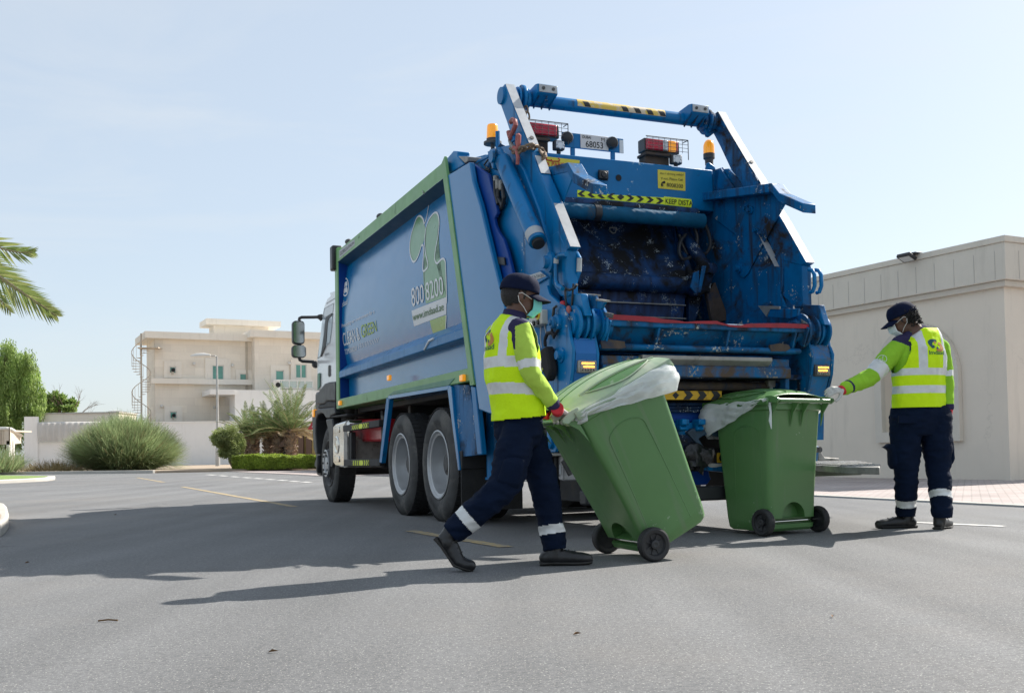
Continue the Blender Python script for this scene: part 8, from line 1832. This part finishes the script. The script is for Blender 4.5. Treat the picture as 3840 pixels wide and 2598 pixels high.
def vcut2(p, n_):
    if p.z > n2_(0, 335).z or p.z < zs_[5]: return True
    s = (p-n2_(650, 850)).dot(r2); fr = (p-n2_(650, 850)).dot(d2); cz_ = n2_(0, 600).z
    for sd in (1, -1):
        if s*sd > (.122 if sd < 0 else .15) and ((fr-.0)/.11)**2+((p.z-cz_)/.17)**2 < 1: return True
    return False
vest2 = garment('safety_vest', mb, [M_VEST, M_SILV], p2, org2, vc2, voxel=.006, sm_it=8, wr=.008, wsc=8, cut=vcut2, solid=.003)
vprint(n2_(737, 560), d2, r2, n2_(0, 548).z, vest2, org2, .150)
mb = MB(); loft(mb, [o2(600, 90), o2(600, 200), o2(600, 320), o2(600, 420)], [(.120, .195), (.135, .205), (.135, .21), (.11, .18)], d2, 32)
limb(mb, [hipA, hipA.lerp(knA, .5), knA, knA.lerp(anA, .5), anA], [.120, .111, .086, .078, .068]); limb(mb, [hipB, hipB.lerp(knB, .5), knB, knB.lerp(anB, .5), anB], [.120, .110, .085, .078, .070])
tA = seg_t(o2(445, 1172), knA, anA)[0]; tB = seg_t(o2(828, 1112), knB, anB)[0]; LA, LB = (anA-knA).length, (anB-knB).length
def ct2(p, n_):
    t, dd = seg_t(p, knA, anA); t2, d2_ = seg_t(p, knB, anB)
    if dd < .11 and abs(t-tA)*LA < .028: return 1
    if d2_ < .11 and abs(t2-tB)*LB < .027: return 1
    return 0
tr2 = garment('trousers', mb, [M_NAVY, M_SILV], p2, org2, ct2, voxel=.0065, sm_it=7, wr=.010, stretch=(7, 7, 13), cut=lambda p, n_: p.z < min(anA.z, anB.z)-.02, solid=.003)
mb = MB(); loft(mb, [o2(318, 545, .02), o2(310, 600, .02), o2(318, 740, .02), o2(330, 785, .02)], [(.03, .05), (.035, .075), (.038, .08), (.03, .06)], (1, 0, 0), 16); mb.prism([o2(228, 560, .0), o2(290, 515, -.03), o2(395, 540, -.06), o2(385, 600, -.06), o2(290, 590, -.03)], (0, .09, 0)); garment('cargo_pocket', mb, M_NAVY, tr2, org2, voxel=.008, wr=.003)
mb = MB(); loft(mb, [o2(905, 450, .02), o2(908, 520, .02), o2(915, 680, .02), o2(900, 735, .02)], [(.018, .05), (.025, .07), (.03, .075), (.02, .06)], (1, 0, 0), 16); garment('cargo_pocket', mb, M_NAVY, tr2, org2, voxel=.008, wr=.003)
bk = MB().prism([o2(x, y, -.150) for x, y in ((378, 222), (568, 228), (570, 305), (375, 300))], (0, .03, 0)); bk.v = [tuple(Vector(p)-org2) for p in bk.v]; bk.build('back_pocket', M_NAVY, tr2, bevel=.003)
def gl2(wr_, el, tip, nrm, side, curl, thumb=.6): 
    d = (wr_-el).normalized(); glove('glove', wr_+d*.035, tip, p2, org2, nrm, side, curl, None, thumb=thumb)
gl2(wrL2, elL2, W(zP(120, 708), Y2-.36), Vector((-.1, -.75, .75)), -1, (.30, .35, .38, .4), .8)
gl2(wrR2_, elR2, n2_(985, 1400, -.02), Vector((.9, -.4, .1)), 1, (.4, .45, .5, .5))
for (hx, hy), (bx_, by2), (tx_, ty_), an, yy in (((540, 1420), (260, 1425), (135, 1420), anA, gl_.y), ((775, 1440), (930, 1438), (1005, 1432), anB, gr2.y)):
    h_, b_, t_ = W(zO(hx, hy), yy), W(zO(bx_, by2), yy+.0), W(zO(tx_, ty_), yy)
    if hx > 700: b_ += Vector((0, .10, 0)); t_ += Vector((.01, .17, 0)); h_ += Vector((0, -.02, 0))
    for q in (h_, b_, t_): q.z = 0
    boot(p2, org2, [an+Vector((0, 0, .0)), Vector((an.x*.6+h_.x*.4, an.y, .13))], h_, b_, t_, Vector((0, 0, 1)))

# white ring badge on the reaching worker's sleeve
from mathutils.bvhtree import BVHTree
bvs = BVHTree.FromPolygons([v.co+org2 for v in sh2.data.vertices], [tuple(p.vertices) for p in sh2.data.polygons])
bc = W(zP(505, 483), Y2-.12); nb = (Vector((0, 0, EYE))-bc).normalized(); h_ = bvs.ray_cast(bc+nb*.2, -nb)
if h_[0]:
    c = h_[0]; nn_ = h_[1]; u_ = nn_.cross(Vector((0, 0, 1))).normalized(); w_ = u_.cross(nn_); bd_ = MB()
    def onS(a, r): 
        p = c+u_*(r*math.cos(a))+w_*(r*math.sin(a)); q = bvs.find_nearest(p)[0]; return q+nn_*.004-org2
    bd_.tube([onS(k*math.pi/12, .036) for k in range(24)], .0018, n=5, closed=True)
    for a0 in (0, 2.09, 4.19): bd_.tube([onS(a0, .004), onS(a0+.3, .016), onS(a0-.3, .022), onS(a0, .033)], .0018, n=5)
    bd_.build('badge', M_WTXT, sh2)
